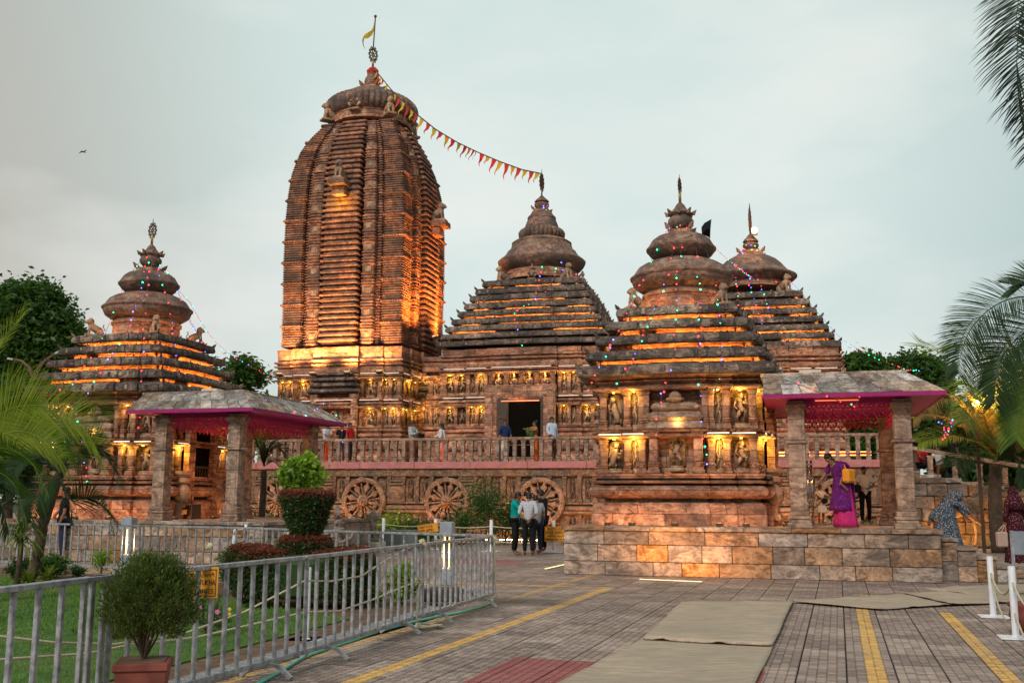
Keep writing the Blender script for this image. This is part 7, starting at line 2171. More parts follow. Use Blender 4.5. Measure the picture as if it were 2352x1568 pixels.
def person(u, v, z, rz, H, J, label, outfit, skin='skin', hair='black', loc=None, group=None):
    """outfit: list of (kind, material, options)"""
    if loc is None:
        p = gnd(u, v, z)
    else: p = Vector(loc)
    s_ = H / 1.70
    e = empty('person', (p.x, p.y, z), rz, label=label, cat='person', group=group); e.scale = (s_, s_, s_)
    Jb = dict(J)
    E = list(BE)
    for sd in 'LR':                      # five fingers on each hand
        w, h = J['wr' + sd], J['ha' + sd]; d = (h - w).normalized(); side = d.cross(Vector((1, 0, .2))).normalized()
        for k in range(4):
            a = h + side * (.012 * (k - 1.5)) ; nm = 'f%d%s' % (k, sd)
            Jb[nm] = a + d * (.055 + .012 * (1 if k in (1, 2) else 0)); E.append(('ha' + sd, nm))
        nm = 'f4' + sd; Jb[nm] = w + d * .03 + side * .045; E.append(('wr' + sd, nm))
    rad = lambda n: .0085 if n[0] == 'f' and n[1].isdigit() else br(n)
    put('body', part_skin(Jb, E, rad, 'body', M[skin], 2), e)
    hd = J['hea']; hd2 = J['top']; up = (hd2 - hd).normalized()
    fw = Vector(J.get('face', (0, -1, 0)));
    # face
    b = MB(); c = hd + up * .015; sdv = fw.cross(up).normalized()
    b.ball(tuple(c + fw * .088 - up * .02), (.011, .016, .018), 6, 4)
    for q in (-1, 1):
        b.ball(tuple(c + sdv * q * .074), (.012, .02, .03), 6, 4)
    b.build('face', M[skin], e, smooth=True)
    b = MB()
    for q in (-1, 1):
        b.ball(tuple(c + fw * .080 + sdv * q * .030 + up * .01), (.010, .007, .006), 6, 4); b.ball(tuple(c + fw * .080 + sdv * q * .030 + up * .028), (.017, .007, .004), 6, 4)
    b.ball(tuple(c + fw * .080 - up * .055), (.022, .007, .006), 6, 4)
    b.build('eyes_and_mouth', M['hair'], e)
    if hair:
        b = MB(); b.ball(tuple(c - fw * .022 + up * .048), (.088, .094, .078), 12, 8); b.ball(tuple(c - fw * .045 - up * .005), (.078, .062, .085), 12, 8)
        if hair == 'long':
            b.tube([c - fw * .07, c - fw * .11 - up * .15, c - fw * .12 - up * .33], [.07, .075, .04], 8)
        if hair == 'bun': b.ball(tuple(c - fw * .09 + up * .10), .05, 8, 6)
        if hair == 'braid': b.ball(tuple(c - fw * .09 - up * .05), .06, 8, 6); b.tube([c - fw * .09 - up * .05, c - fw * .06 - up * .25 + sdv * .06, c - up * .4 + sdv * .08], [.05, .04, .02], 7)
        b.build('hair', M['hair'], e, smooth=True)
    for kind, mt, *op in outfit:
        o = op[0] if op else {}
        if kind == 'shirt':
            lg = o.get('sleeve', 'short'); Js = dict(J)
            Js['hem'] = J['pel'] + (J['pel'] - J['spi']).normalized() * o.get('hem', .06)
            Ed = [('hem', 'pel'), ('pel', 'spi'), ('spi', 'che'), ('che', 'nkb')]; Js['nkb'] = J['nek'].lerp(J['che'], .25)
            for sd in 'LR':
                Ed.append(('che', 'sh' + sd))
                if lg == 'long': Ed += [('sh' + sd, 'el' + sd), ('el' + sd, 'cu' + sd)]; Js['cu' + sd] = J['el' + sd].lerp(J['wr' + sd], .88)
                elif lg == 'rolled': Ed += [('sh' + sd, 'el' + sd), ('el' + sd, 'cu' + sd)]; Js['cu' + sd] = J['el' + sd].lerp(J['wr' + sd], .3)
                else: Ed += [('sh' + sd, 'cu' + sd)]; Js['cu' + sd] = J['sh' + sd].lerp(J['el' + sd], .8)
            rr = dict(hem=.155, pel=.15, spi=.132, che=.148, nkb=.07, sh=.078, el=.057, cu=.05 if lg != 'short' else .068)
            f_ = o.get('fat', 1.0)
            put('shirt', part_skin(Js, Ed, lambda n: rr.get(n, rr.get(n[:2], .05)) * (f_ if n in ('hem', 'pel', 'spi') else 1), 'shirt', M[mt], 1), e)
        elif kind == 'trousers':
            Js = dict(J); Ed = [('pel', 'hiL'), ('pel', 'hiR')]
            for sd in 'LR': Ed += [('hi' + sd, 'kn' + sd), ('kn' + sd, 'cu' + sd)]; Js['cu' + sd] = J['kn' + sd].lerp(J['an' + sd], o.get('len', .93))
            rr = dict(pel=.135, hi=.10, kn=.073, cu=o.get('cuff', .058))
            put('trousers', part_skin(Js, Ed, lambda n: rr.get(n, rr.get(n[:2], .05)), 'trousers', M[mt], 1), e)
        elif kind == 'skirt':
            z0, r0, r1 = o.get('z', .06), o.get('r', .24), o.get('waist', .155); top = Vector(o.get('top', J['spi'])); bot = Vector(o.get('bot', (0, 0, z0)))
            b = MB(); rr = []
            for i in range(11):
                t = i / 10; c_ = bot.lerp(top, t); q = r0 + (r1 - r0) * t ** o.get('p', .8); ring = []
                for k_ in range(40):
                    a = 2 * math.pi * k_ / 40; f_ = 1 + .07 * (1 - t) * math.sin(a * 9 + i * .15) + .03 * math.sin(a * 4 + 1)
                    ring.append((c_.x + q * f_ * math.cos(a), c_.y + q * f_ * .8 * math.sin(a), c_.z))
                rr.append(ring)
            b.rings(rr, True); b.build(o.get('name', 'skirt'), M[mt], e, smooth=True)
        elif kind == 'drape':            # cloth over shoulder and back
            P = [Vector(q) for q in o['pts']]; b = MB(); rr = []
            wd = o.get('w', .16)
            for i, q in enumerate(P):
                t = i / (len(P) - 1); ww = wd * (o.get('w1', 1.3) * t + (1 - t)); ring = []
                for k_ in range(12):
                    a = k_ / 11 - .5; ring.append((q.x + a * 2 * ww, q.y + .022 * math.sin(k_ * 1.7 + i), q.z - abs(a) * .05))
                rr.append(ring + [(x, y + .025, z_) for x, y, z_ in ring[::-1]])
            b.rings(rr, True); b.build(o.get('name', 'shawl'), M[mt], e, smooth=True)
        elif kind == 'bag':
            b = MB(); b.cbox(tuple(o['c']), o['d'], min(o['d']) * .35, o.get('rz', 0)); b.build(o.get('name', 'bag'), M[mt], e, smooth=False)
            if 'strap' in o: b = MB(); b.tube([Vector(q) for q in o['strap']], .014, 5); b.build('strap', M[mt], e, smooth=True)
    return e
def cloth(name, col, pat=None, scale=30, col2=(.5, .5, .5), amt=.6):
    k = NT(name, .85, .15); c = k.coord(False)
    n = k.noise(c, 6, 3); cc = k.mix(k.rng(n, .3, .7, 0, .3), col, tuple(x * .55 for x in col))
    if pat == 'stripe':
        w = k.n('TexWave', wave_type='BANDS', bands_direction='Z'); w.inputs['Scale'].default_value = scale; k.l(c, w.inputs[0]); cc = k.mix(k.rng(w.outputs[1], .45, .55, 0, amt), cc, col2)
    elif pat == 'vstripe':
        w = k.n('TexWave', wave_type='BANDS', bands_direction='X'); w.inputs['Scale'].default_value = scale; k.l(c, w.inputs[0]); cc = k.mix(k.rng(w.outputs[1], .6, .7, 0, amt), cc, col2)
    elif pat == 'plaid':
        for dr in 'XZ':
            w = k.n('TexWave', wave_type='BANDS', bands_direction=dr); w.inputs['Scale'].default_value = scale; k.l(c, w.inputs[0]); cc = k.mix(k.rng(w.outputs[1], .55, .7, 0, amt), cc, col2)
    elif pat == 'dots':
        v_ = k.n('TexVoronoi'); v_.inputs['Scale'].default_value = scale; k.l(c, v_.inputs['Vector']); cc = k.mix(k.rng(v_.outputs[0], .22, .34, amt, 0), cc, col2)
    return k.done(cc, k.bump(n, .3, .02))
M['skin'] = plain('brown_skin', (.20, .095, .055), .55, var=.1); M['hair'] = plain('black_hair', (.008, .007, .007), .5)
M['c_teal'] = cloth('teal_shirt', (.0, .30, .30)); M['c_black'] = cloth('black_cloth', (.012, .012, .014)); M['c_plaid'] = cloth('grey_plaid', (.30, .33, .40), 'plaid', 8, (.62, .64, .68)); M['c_stripe'] = cloth('striped_tee', (.06, .07, .08), 'stripe', 12, (.62, .64, .66), .9)
M['c_jeans'] = cloth('dark_jeans', (.03, .035, .07)); M['c_red'] = cloth('red_tee', (.38, .015, .02)); M['c_white'] = cloth('white_cloth', (.66, .64, .60)); M['c_wstripe'] = cloth('white_striped_shirt', (.66, .68, .72), 'vstripe', 9, (.12, .14, .2)); M['c_orange'] = cloth('orange_cloth', (.65, .13, .02))
M['c_navy'] = cloth('navy_shirt', (.015, .03, .10)); M['c_lblue'] = cloth('light_blue_shirt', (.46, .55, .68)); M['c_brown'] = cloth('brown_trousers', (.16, .06, .03)); M['c_bwplaid'] = cloth('black_white_plaid', (.03, .035, .05), 'plaid', 10, (.6, .62, .64), .8); M['c_pink'] = cloth('pink_cloth', (.70, .30, .24)); M['c_dupatta'] = cloth('patterned_dupatta', (.62, .60, .60), 'dots', 30, (.35, .12, .2), .7)
M['c_sari'] = cloth('purple_sari', (.09, .012, .14), 'dots', 34, (.50, .05, .20), .8); M['c_sari2'] = cloth('pink_sari', (.50, .02, .16), 'dots', 30, (.65, .2, .1), .4); M['c_gsari'] = cloth('green_gold_sari', (.03, .09, .03), 'dots', 18, (.50, .20, .03), .9); M['c_gold'] = cloth('gold_blouse', (.35, .15, .03))
M['c_grey'] = cloth('grey_print_dress', (.05, .065, .09), 'dots', 34, (.50, .54, .58), 1.0); M['c_maroon'] = cloth('maroon_print', (.045, .008, .015), 'dots', 26, (.30, .14, .13), .8); M['c_obag'] = cloth('orange_bag', (.80, .30, .03), 'dots', 20, (.7, .5, .1), .5); M['c_cream'] = cloth('cream_bag', (.45, .32, .27))
A180 = math.pi; AR = math.pi / 2
gM = 'four men huddled on the paving'
person(1183, 1274, 0, AR * .85, 1.72, pose(hea=(0, -.09, 1.54), top=(0, -.11, 1.62), nek=(0, -.05, 1.44), elL=(-.2, -.18, 1.2), wrL=(-.12, -.38, 1.28), haL=(-.1, -.44, 1.3), elR=(.2, -.16, 1.18), wrR=(.12, -.34, 1.2), haR=(.1, -.4, 1.22)),
       'man in a teal shirt and black trousers, leftmost of the four huddled men', [('shirt', 'c_teal', dict(sleeve='long', hem=.16)), ('trousers', 'c_black')], group=gM)
person(1214, 1276, 0, A180 - .15, 1.70, pose(hea=(0, -.06, 1.54), top=(0, -.08, 1.62), elL=(-.24, .10, 1.14), wrL=(-.08, .20, .98), haL=(-.02, .21, .93), elR=(.25, .08, 1.14), wrR=(.10, .20, .99), haR=(.03, .21, .95)),
       'man in a grey plaid shirt seen from behind with his hands clasped at his back', [('shirt', 'c_plaid', dict(sleeve='rolled', hem=.14)), ('trousers', 'c_black')], group=gM)
person(1233, 1272, 0, A180 + .5, 1.64, pose(hea=(0, -.08, 1.54), top=(0, -.10, 1.62), elR=(.2, -.12, 1.15), wrR=(.12, -.3, 1.2), haR=(.1, -.36, 1.2)),
       'man in a black and white striped top, third of the four huddled men', [('shirt', 'c_stripe', dict(hem=.14)), ('trousers', 'c_jeans')], group=gM)
person(1246, 1268, 0, A180 + 1.1, 1.80, pose(hea=(0, -.06, 1.55), top=(0, -.08, 1.63), elL=(-.28, -.12, 1.30), wrL=(-.12, -.32, 1.34), haL=(-.05, -.38, 1.34)),
       'tall man dressed all in black, rightmost of the four huddled men', [('shirt', 'c_black', dict(hem=.12)), ('trousers', 'c_black')], group=gM)
gTP = 'visitors on the terrace'
def onterr(u, y=1.0):
    p = TF.w(TF.xl(u, y, TZ + 1), y); return (p.x, p.y, TZ)
def tper(u, rz, H, J, lb, of, y=1.0, **k): return person(0, 0, TZ, rz - TH, H, J, lb, of, loc=onterr(u, y), group=gTP, **k)
phone = dict(elR=(.2, -.14, 1.14), wrR=(.08, -.32, 1.22), haR=(.06, -.38, 1.24), elL=(-.2, -.12, 1.12), wrL=(-.06, -.3, 1.18), haL=(-.03, -.36, 1.2), hea=(0, -.05, 1.55), top=(0, -.07, 1.63))
tper(750, AR * .8, 1.66, pose(**phone), 'man in a white striped shirt looking at his phone, partly behind the porch pillar', [('shirt', 'c_wstripe', dict(hem=.1)), ('trousers', 'c_orange')])
tper(785, AR * .4, 1.62, pose(), 'man in a black tee beside the man in red on the terrace', [('shirt', 'c_black'), ('trousers', 'c_jeans')])
tper(804, AR * .9, 1.66, pose(elR=(.22, -.06, 1.15), wrR=(.2, -.2, 1.0)), 'man in a red tee and dark jeans on the terrace', [('shirt', 'c_red', dict(fat=1.1)), ('trousers', 'c_jeans')])
tper(947, AR * .8, 1.70, pose(**phone), 'man in a black and white checked shirt carrying a dark bag', [('shirt', 'c_bwplaid', dict(sleeve='long')), ('trousers', 'c_brown'), ('bag', 'c_black', dict(c=(.05, -.40, 1.03), d=(.36, .12, .28)))])
tper(1013, -AR * .9, 1.58, pose(elL=(-.18, -.18, 1.15), wrL=(-.1, -.35, 1.1), haL=(-.1, -.4, 1.1)), 'woman with long black hair and a pale patterned shawl facing left', [('shirt', 'c_dupatta', dict(sleeve='long', hem=.25)), ('skirt', 'c_pink', dict(z=.1, r=.19, waist=.15)), ('drape', 'c_dupatta', dict(pts=[(0, .10, 1.42), (0, .14, 1.2), (0, .16, .95), (0, .17, .8)], w=.16))], hair='long')
tper(1160, AR * .45, 1.68, pose(elR=(.22, -.05, 1.14), wrR=(.23, -.12, .95)), 'man in a navy shirt and white trousers by the hall doorway', [('shirt', 'c_navy', dict(sleeve='rolled')), ('trousers', 'c_white')])
tper(1228, -AR * .6, 1.62, pose(shL=(-.17, 0, 1.42), elL=(-.32, -.12, 1.36), wrL=(-.52, -.22, 1.38), haL=(-.6, -.24, 1.4), elR=(.30, -.06, 1.28), wrR=(.12, -.22, 1.30), haR=(.05, -.26, 1.3)),
     'woman in a green and gold sari lifting its end with both arms', [('shirt', 'c_gold', dict(hem=-.04)), ('skirt', 'c_orange', dict(z=.05, r=.24, waist=.16)), ('drape', 'c_gsari', dict(pts=[(.02, -.16, 1.36), (.0, -.17, 1.15), (0, -.17, .95), (0, -.16, .75)], w=.17)), ('drape', 'c_gsari', dict(pts=[(-.30, -.2, 1.44), (-.30, -.22, 1.34), (-.26, -.2, 1.22), (-.18, -.19, 1.10)], w=.20, w1=.7, name='sari_end'))], hair='bun')
tper(1268, AR * .55, 1.74, pose(elL=(-.24, -.02, 1.14), wrL=(-.2, -.2, .98), haL=(-.16, -.27, .96)), 'stout man in a light blue long-sleeved shirt leaning on the balustrade', [('shirt', 'c_lblue', dict(sleeve='long', fat=1.22)), ('trousers', 'c_brown')], y=.65)
# people in the near porch
gP = 'family in the near porch'
HP = .95
person(1887, 1206, HP, AR * .25, .88, pose(elR=(.24, -.1, 1.2), wrR=(.42, -.15, 1.22), haR=(.5, -.16, 1.25), elL=(-.2, -.12, 1.16), wrL=(-.05, -.22, 1.12), hea=(0, -.01, 1.56), top=(0, 0, 1.66)),
       'small girl in a white frock holding a black bag, left of the woman in the sari', [('shirt', 'c_white', dict(hem=-.05)), ('skirt', 'c_white', dict(z=.52, r=.30, waist=.16, p=.9)), ('bag', 'c_black', dict(c=(.04, -.22, 1.02), d=(.26, .12, .22)))], group=gP)
person(1938, 1211, HP, -AR * .75, 1.56, pose(che=(-.02, -.10, 1.24), nek=(-.05, -.20, 1.38), hea=(-.07, -.28, 1.46), top=(-.08, -.31, 1.53), shL=(-.20, -.12, 1.34), shR=(.14, -.10, 1.36), elL=(-.28, -.24, 1.10), wrL=(-.34, -.36, .92), haL=(-.36, -.4, .86), elR=(.22, -.10, 1.12), wrR=(.2, -.22, .95)),
       'woman in a purple and pink sari bending towards the small girl', [('shirt', 'c_sari', dict(hem=.12, fat=1.25)), ('skirt', 'c_sari2', dict(z=.02, r=.29, waist=.18, bot=(.05, .02, .02), p=1)), ('skirt', 'c_sari', dict(z=.36, r=.28, waist=.20, bot=(0, -.05, .36), p=.9, name='sari_wrap')), ('drape', 'c_sari', dict(pts=[(.02, -.02, 1.42), (.02, .08, 1.30), (0, .14, 1.05), (-.02, .18, .75), (-.04, .21, .45)], w=.16, w1=1.2, name='sari_end')), ('bag', 'c_obag', dict(c=(.25, -.02, 1.10), d=(.18, .30, .30), rz=.3, strap=[(.12, -.05, 1.42), (.24, -.1, 1.28), (.26, -.02, 1.16)]))], hair='braid', group=gP)
person(1990, 1204, HP, -AR * .1, 1.32, pose(elL=(-.22, -.10, 1.16), wrL=(-.26, -.26, 1.02), haL=(-.26, -.3, 1.0), elR=(.27, -.03, 1.14), wrR=(.1, -.2, 1.05), haR=(.04, -.24, 1.04)),
       'boy in a white tee shirt and black trousers holding a black bag', [('shirt', 'c_white', dict(hem=.14)), ('trousers', 'c_black'), ('bag', 'c_black', dict(c=(-.28, -.26, 1.04), d=(.26, .2, .24)))], group=gP)
# woman bending on the stone steps
q = F0R.w(7.22, 1.6, 0); zs_ = .62
person(0, 0, zs_, AR * .85, 1.58, pose(pel=(0, .05, .55), spi=(0, -.06, .72), che=(0, -.20, .86), nek=(0, -.32, .96), hea=(0, -.40, 1.0), top=(0, -.46, 1.03), shL=(-.17, -.26, .93), shR=(.17, -.26, .93), elL=(-.22, -.48, .80), wrL=(-.2, -.62, .62), haL=(-.2, -.68, .56), elR=(.22, -.46, .78), wrR=(.2, -.60, .58), haR=(.2, -.66, .52), hiL=(-.1, .04, .50), hiR=(.1, .04, .50), knL=(-.12, -.32, .46), knR=(.12, -.30, .46), anL=(-.12, -.30, .08), anR=(.12, -.28, .08), toL=(-.12, -.45, .03), toR=(.12, -.43, .03)),
       'woman in a grey printed dress and hood bending forward on the stone steps', [('shirt', 'c_grey', dict(sleeve='long', hem=.1, fat=1.15)), ('skirt', 'c_grey', dict(z=.0, r=.47, waist=.20, bot=(0, -.12, -.12), top=(0, -.16, .86), p=.75, name='robe'))], loc=(q.x, q.y, zs_), hair=None)
e_ = bpy.data.objects[[o.name for o in bpy.data.objects if o.name.startswith('person') and o.type == 'EMPTY'][-1]]
b = MB(); b.ball((0, -.40, 1.02), (.115, .13, .12), 12, 8); b.tube([(0, -.38, 1.0), (0, -.26, .95), (0, -.14, .85)], [.11, .13, .12], 10); b.build('hood', M['c_grey'], e_, smooth=True)
q = gnd(2345, 1300)
ev = person(2338, 1296, 0.16, A180 + .2, 1.62, pose(elL=(-.26, 0, 1.15), wrL=(-.25, -.1, .95)), 'woman in a dark maroon printed robe and veil at the right edge, carrying a pale handbag', [('shirt', 'c_maroon', dict(sleeve='long', hem=.1, fat=1.1)), ('skirt', 'c_maroon', dict(z=.05, r=.28, waist=.18)), ('bag', 'c_cream', dict(c=(.36, 0, .55), d=(.26, .12, .34), strap=[(.26, 0, .86), (.36, 0, .72), (.44, 0, .74), (.28, 0, .88)]))], hair=None)
b = MB(); b.ball((0, 0, 1.59), (.115, .12, .14), 12, 8); b.tube([(0, 0, 1.54), (0, .02, 1.42), (0, .04, 1.2)], [.12, .17, .20], 12); b.build('veil', M['c_maroon'], ev, smooth=True)
person(140, 1288, 0, -AR * .8, 1.72, pose(elL=(-.24, -.12, 1.16), wrL=(-.22, -.25, 1.02)), 'person in black seen in part behind the leaning palm on the left', [('shirt', 'c_black', dict(sleeve='short')), ('trousers', 'c_jeans')])
# ================================================================== sloping stair wall at the right
SX0 = tx1 + .05
SWr = TF.em('stair_wall', label='rough stone wall of the broad stair going down to the right', cat='wall')
zS = lambda x: 2.62 - .185 * (x - SX0)
rq = random.Random(12)
b = MB(); b.rings([[(x, .15, 0), (x, .15, zS(x) - .25), (x, 8, zS(x) - .25), (x, 8, 0)] for x in (SX0, SX0 + 12.5)]); b.f = [tuple(reversed(f)) for f in b.f]; b.build('core', M['relief'], SWr)
x = SX0
M['rough'] = stone('rough_wall_stone', ((0.06, 0.033, 0.016), (0.16, 0.09, 0.045), (0.28, 0.17, 0.095)), pick=.35, wamt=.5, bump=1.0)
for row in range(7):
    z0 = row * .42; x = SX0 - (.3 if row % 2 else 0)
    while x < SX0 + 12:
        w = rq.uniform(.55, 1.0); xm = x + w / 2
        zt = min(z0 + .42, zS(xm) - .10)
        if zt - z0 > .12:
            bb = MB(); bb.cbox((0, 0, 0), (w - .015, .22, zt - z0 - .015), .03); bb.build('stone_block', M['rough'], SWr, loc=(xm, .05 + rq.uniform(-.02, .02), (z0 + zt) / 2))
        x += w
k = 0; x = SX0
while x < SX0 + 12:
    bb = MB(); bb.cbox((x + .33, 4.0, zS(x + .33) - .10), (.70, 8.0, .16), .01); bb.build('stair_tread', M['block'], SWr); x += .66
SB = empty('sloping_balustrade', tuple(TF.w(SX0, 0, 0)), -TH, label='sloping stone balustrade running down beside the stair at the right', cat='balustrade')
x = .25
while x < 12:
    put('baluster', bmesh_, SB, (x, .15, zS(SX0 + x) - .02), 0, (1.1, 1.1, .80)); x += .78
for i in range(5):
    x0, x1 = i * 2.4, i * 2.4 + 2.4; bb = MB(); bb.bar((x0, .15, zS(SX0 + x0) + .80), (x1 - .01, .15, zS(SX0 + x1) + .80), .24, .12); bb.build('handrail', M['pillar'], SB)
for i in range(5):
    x0, x1 = i * 2.4 + .2, i * 2.4 + 2.3
    bb = MB(); bb.bar((x0, 5.2, zS(SX0 + x0) + .62), (x1, 5.2, zS(SX0 + x1) + .62), .05, .05); bb.bar((x0, 5.2, zS(SX0 + x0) + .45), (x1, 5.2, zS(SX0 + x1) + .45), .05, .05); bb.build('glow_tube', M['gtube'] if 'gtube' in M else M.setdefault('gtube', emit('red_orange_tube', (1, .22, .06), 3.2, False)), SWr)
    lamp(SWr, (x0 + 1, 5.0, zS(SX0 + x0) + .6), 25, (1, .25, .08), .1)
for x_, e__ in ((1.5, 45), (4.0, 55), (6.5, 40)):
    lamp(SWr, (SX0 + x_, -.9, .25), e__ * 2, (1, .48, .12), .08)
gSt = 'people sitting on the stair'
sit = dict(pel=(0, .1, .42), spi=(0, .08, .60), che=(0, .04, .80), nek=(0, 0, .97), hea=(0, -.02, 1.08), top=(0, -.02, 1.16), shL=(-.17, .02, .92), shR=(.17, .02, .92), elL=(-.22, -.06, .68), elR=(.22, -.06, .68), wrL=(-.12, -.26, .58), wrR=(.12, -.26, .58), haL=(-.08, -.32, .56), haR=(.08, -.32, .56), hiL=(-.1, .08, .38), hiR=(.1, .08, .38), knL=(-.12, -.34, .42), knR=(.12, -.34, .42), anL=(-.12, -.40, .06), anR=(.12, -.40, .06), toL=(-.12, -.56, .03), toR=(.12, -.56, .03))
def onstair(u, y=.9):
    x = TF.xl(u, y, 2.3); p = TF.w(x, y); return (p.x, p.y, zS(x) - .04), zS(x) - .04
for u, J, lb, of, rz, H in ((2158, pose(**sit), 'person in a white and orange top sitting on the stair behind the balustrade', [('shirt', 'c_white'), ('trousers', 'c_brown')], -AR * .5, 1.6), (2122, pose(**sit), 'person with a red cloth sitting at the top of the stair', [('shirt', 'c_red'), ('trousers', 'c_black')], AR * .3, 1.55), (2198, pose(), 'person in dark clothes standing on the stair behind the balustrade', [('shirt', 'c_black'), ('trousers', 'c_black')], AR, 1.6)):
    L_, z_ = onstair(u); person(0, 0, z_, rz, H, J, lb, of, loc=L_, group=gSt)
# horse at the wall
def skin_thing(name, V, E, Rr, mat, parent, sub=2): return put(name, skinned(V, E, Rr, name, M[mat], sub), parent)
p = TF.w(TF.xl(2185, -.7, 1), -.7)
HO = empty('stone_horse', (p.x, p.y, 0), -TH, label='carved stone horse striding right in front of the stair wall', cat='statue')
Vh = [(0, 0, 1.25), (.35, 0, 1.30), (.70, 0, 1.28), (.95, 0, 1.55), (1.12, 0, 1.86), (1.30, 0, 1.78), (1.50, 0, 1.56), (-.35, 0, 1.25), (.72, .16, .95), (.80, .16, .55), (.72, .16, .08), (.72, -.16, .95), (.98, -.16, .72), (.92, -.16, .35), (-.38, .16, .9), (-.48, .16, .5), (-.42, .16, .08), (-.38, -.16, .9), (-.28, -.16, .5), (-.34, -.16, .08), (-.62, 0, 1.1), (-.72, 0, .7), (1.10, .06, 1.98), (1.10, -.06, 1.98)]
Eh = [(0, 1), (1, 2), (2, 3), (3, 4), (4, 5), (5, 6), (0, 7), (2, 8), (8, 9), (9, 10), (2, 11), (11, 12), (12, 13), (7, 14), (14, 15), (15, 16), (7, 17), (17, 18), (18, 19), (7, 20), (20, 21), (4, 22), (4, 23)]
skin_thing('body', Vh, Eh, [.30, .29, .29, .20, .14, .11, .085, .29, .13, .075, .06, .13, .075, .06, .15, .08, .06, .15, .08, .06, .07, .05, .03, .03], 'rough', HO)
b = MB(); b.cbox((.2, 0, .04), (1.9, .7, .08), .01); b.build('plinth', M['rough'], HO)
b = MB(); b.tube([(.72, 0, 1.62), (.9, 0, 1.88), (1.06, 0, 1.98)], [.09, .09, .05], 6); b.build('mane', M['rough'], HO)
for x_ in np.arange(14.5, tx1 - .5, 2.2):
    for zz_ in (.28, .40):
        bb = MB(); bb.cbox((0, 0, 0), (2.0, .05, .04), .01); bb.build('glow_tube', M['gtube'], TR, loc=(x_ + 1, 2.6, TZ + zz_))
    lamp(TR, (x_ + 1, 2.4, TZ + .35), 14, (1, .25, .08), .1)
for x_ in np.arange(-5, 8, 2.6): lamp(TR, (x_, .55, TZ + .12), 7, (1, .30, .10), .06)
# ================================================================== garden statues
def kneel(u, v, Y, label):
    p = at(u, 1150, Y); e = empty('kneeling_statue', (p.x, p.y, .0), AR * .9, label=label, cat='statue')
    J = pose(pel=(0, .1, .52), spi=(0, .06, .68), che=(0, 0, .88), nek=(0, -.02, 1.05), hea=(0, -.06, 1.17), top=(0, -.05, 1.26), shL=(-.19, 0, 1.0), shR=(.19, 0, 1.0), elL=(-.24, -.16, .74), elR=(.24, -.16, .74), wrL=(-.03, -.34, .86), wrR=(.03, -.34, .86), haL=(-.01, -.37, .97), haR=(.01, -.37, .97), hiL=(-.1, .08, .48), hiR=(.1, .08, .48), knL=(-.14, -.32, .44), knR=(.14, -.2, .16), anL=(-.14, -.30, .10), anR=(.14, .25, .10), toL=(-.14, -.44, .06), toR=(.14, .38, .06))
    e.scale = (.84, .84, .84)
    put('body', part_skin(J, BE, lambda n: (br(n) if not hasattr(br(n), '__len__') else .09) * 1.15, 'body', M['statue'], 2), e)
    b = MB(); b.tube([(0, -.03, 1.25), (0, -.01, 1.36), (0, 0, 1.46), (0, 0, 1.54)], [.09, .085, .06, .02], 9); b.ball((-.1, -.02, 1.16), .045, 6, 5); b.ball((.1, -.02, 1.16), .045, 6, 5); b.ball((0, -.15, 1.16), (.015, .03, .02), 5, 4); b.build('crown', M['statue'], e, smooth=True)
    b = MB(); b.tube([(.14 * math.cos(a), -.02 + .12 * math.sin(a), 1.0 - .04 * math.sin(a)) for a in [i * .5 for i in range(13)]], .035, 5); b.tube([(-.15, .02, .6), (-.1, -.14, .58), (.1, -.14, .58), (.15, .02, .6)], .05, 6); b.build('ornament', M['statue'], e, smooth=True)
    b = MB(); b.cbox((0, 0, 0.0), (.9, 1.1, .16), .02); b.build('plinth', M['white2'], e)
    return e
M['statue'] = stone('statue_stone', ((.16, .12, .10), (.27, .21, .175), (.36, .28, .23)), wamt=.5)
ks = kneel(775, 1290, 18.6, 'carved stone figure kneeling with joined hands beside the topiary'); ks.location.z = .06
p = gnd(842, 1268)
LS = empty('lion_on_plinth', (p.x, p.y, 0), R(-10), label='seated stone lion on a pale plinth in the garden', cat='statue')
b = MB(); b.cbox((0, 0, .08), (1.3, .9, .16), .02); b.cbox((-.1, 0, .23), (1.1, .7, .14), .02); b.build('plinth', M['white2'], LS)
put('lion', lion_mesh(M['statue']), LS, (0, 0, .30), 0, .85)
p = gnd(920, 1262); 
CB = empty('metal_cabinet', (p.x, p.y, 0), R(-10), label='low grey green metal cabinet with two doors behind the back barriers', cat='cabinet')
M['cab'] = plain('cabinet_paint', (.17, .21, .21), .5)
b = MB(); b.cbox((0, 0, .29), (.95, .35, .58), .01); b.build('box', M['cab'], CB)
for sx in (-1, 1): b = MB(); b.cbox((sx * .235, -.185, .29), (.44, .02, .50), .004); b.build('door', M['cab'], CB)
# bird
bp = at(190, 347, 60); b = MB()
b.tube([(-.05, 0, -.03), (.08, 0, -.06), (.22, 0, -.10)], [.03, .05, .01], 5)
b.add([(.05, 0, -.04), (-.12, .1, .06), (-.34, .2, -.10), (-.1, .05, 0), (.1, 0, -.04), (.18, -.1, .05), (.34, -.2, -.03), (.16, -.05, -.01)], [(0, 1, 2), (0, 2, 3), (4, 5, 6), (4, 6, 7)])
tag(b.build('bird', M['c_black'], None, loc=tuple(bp)), 'dark bird gliding in the empty sky at the left', 'bird')
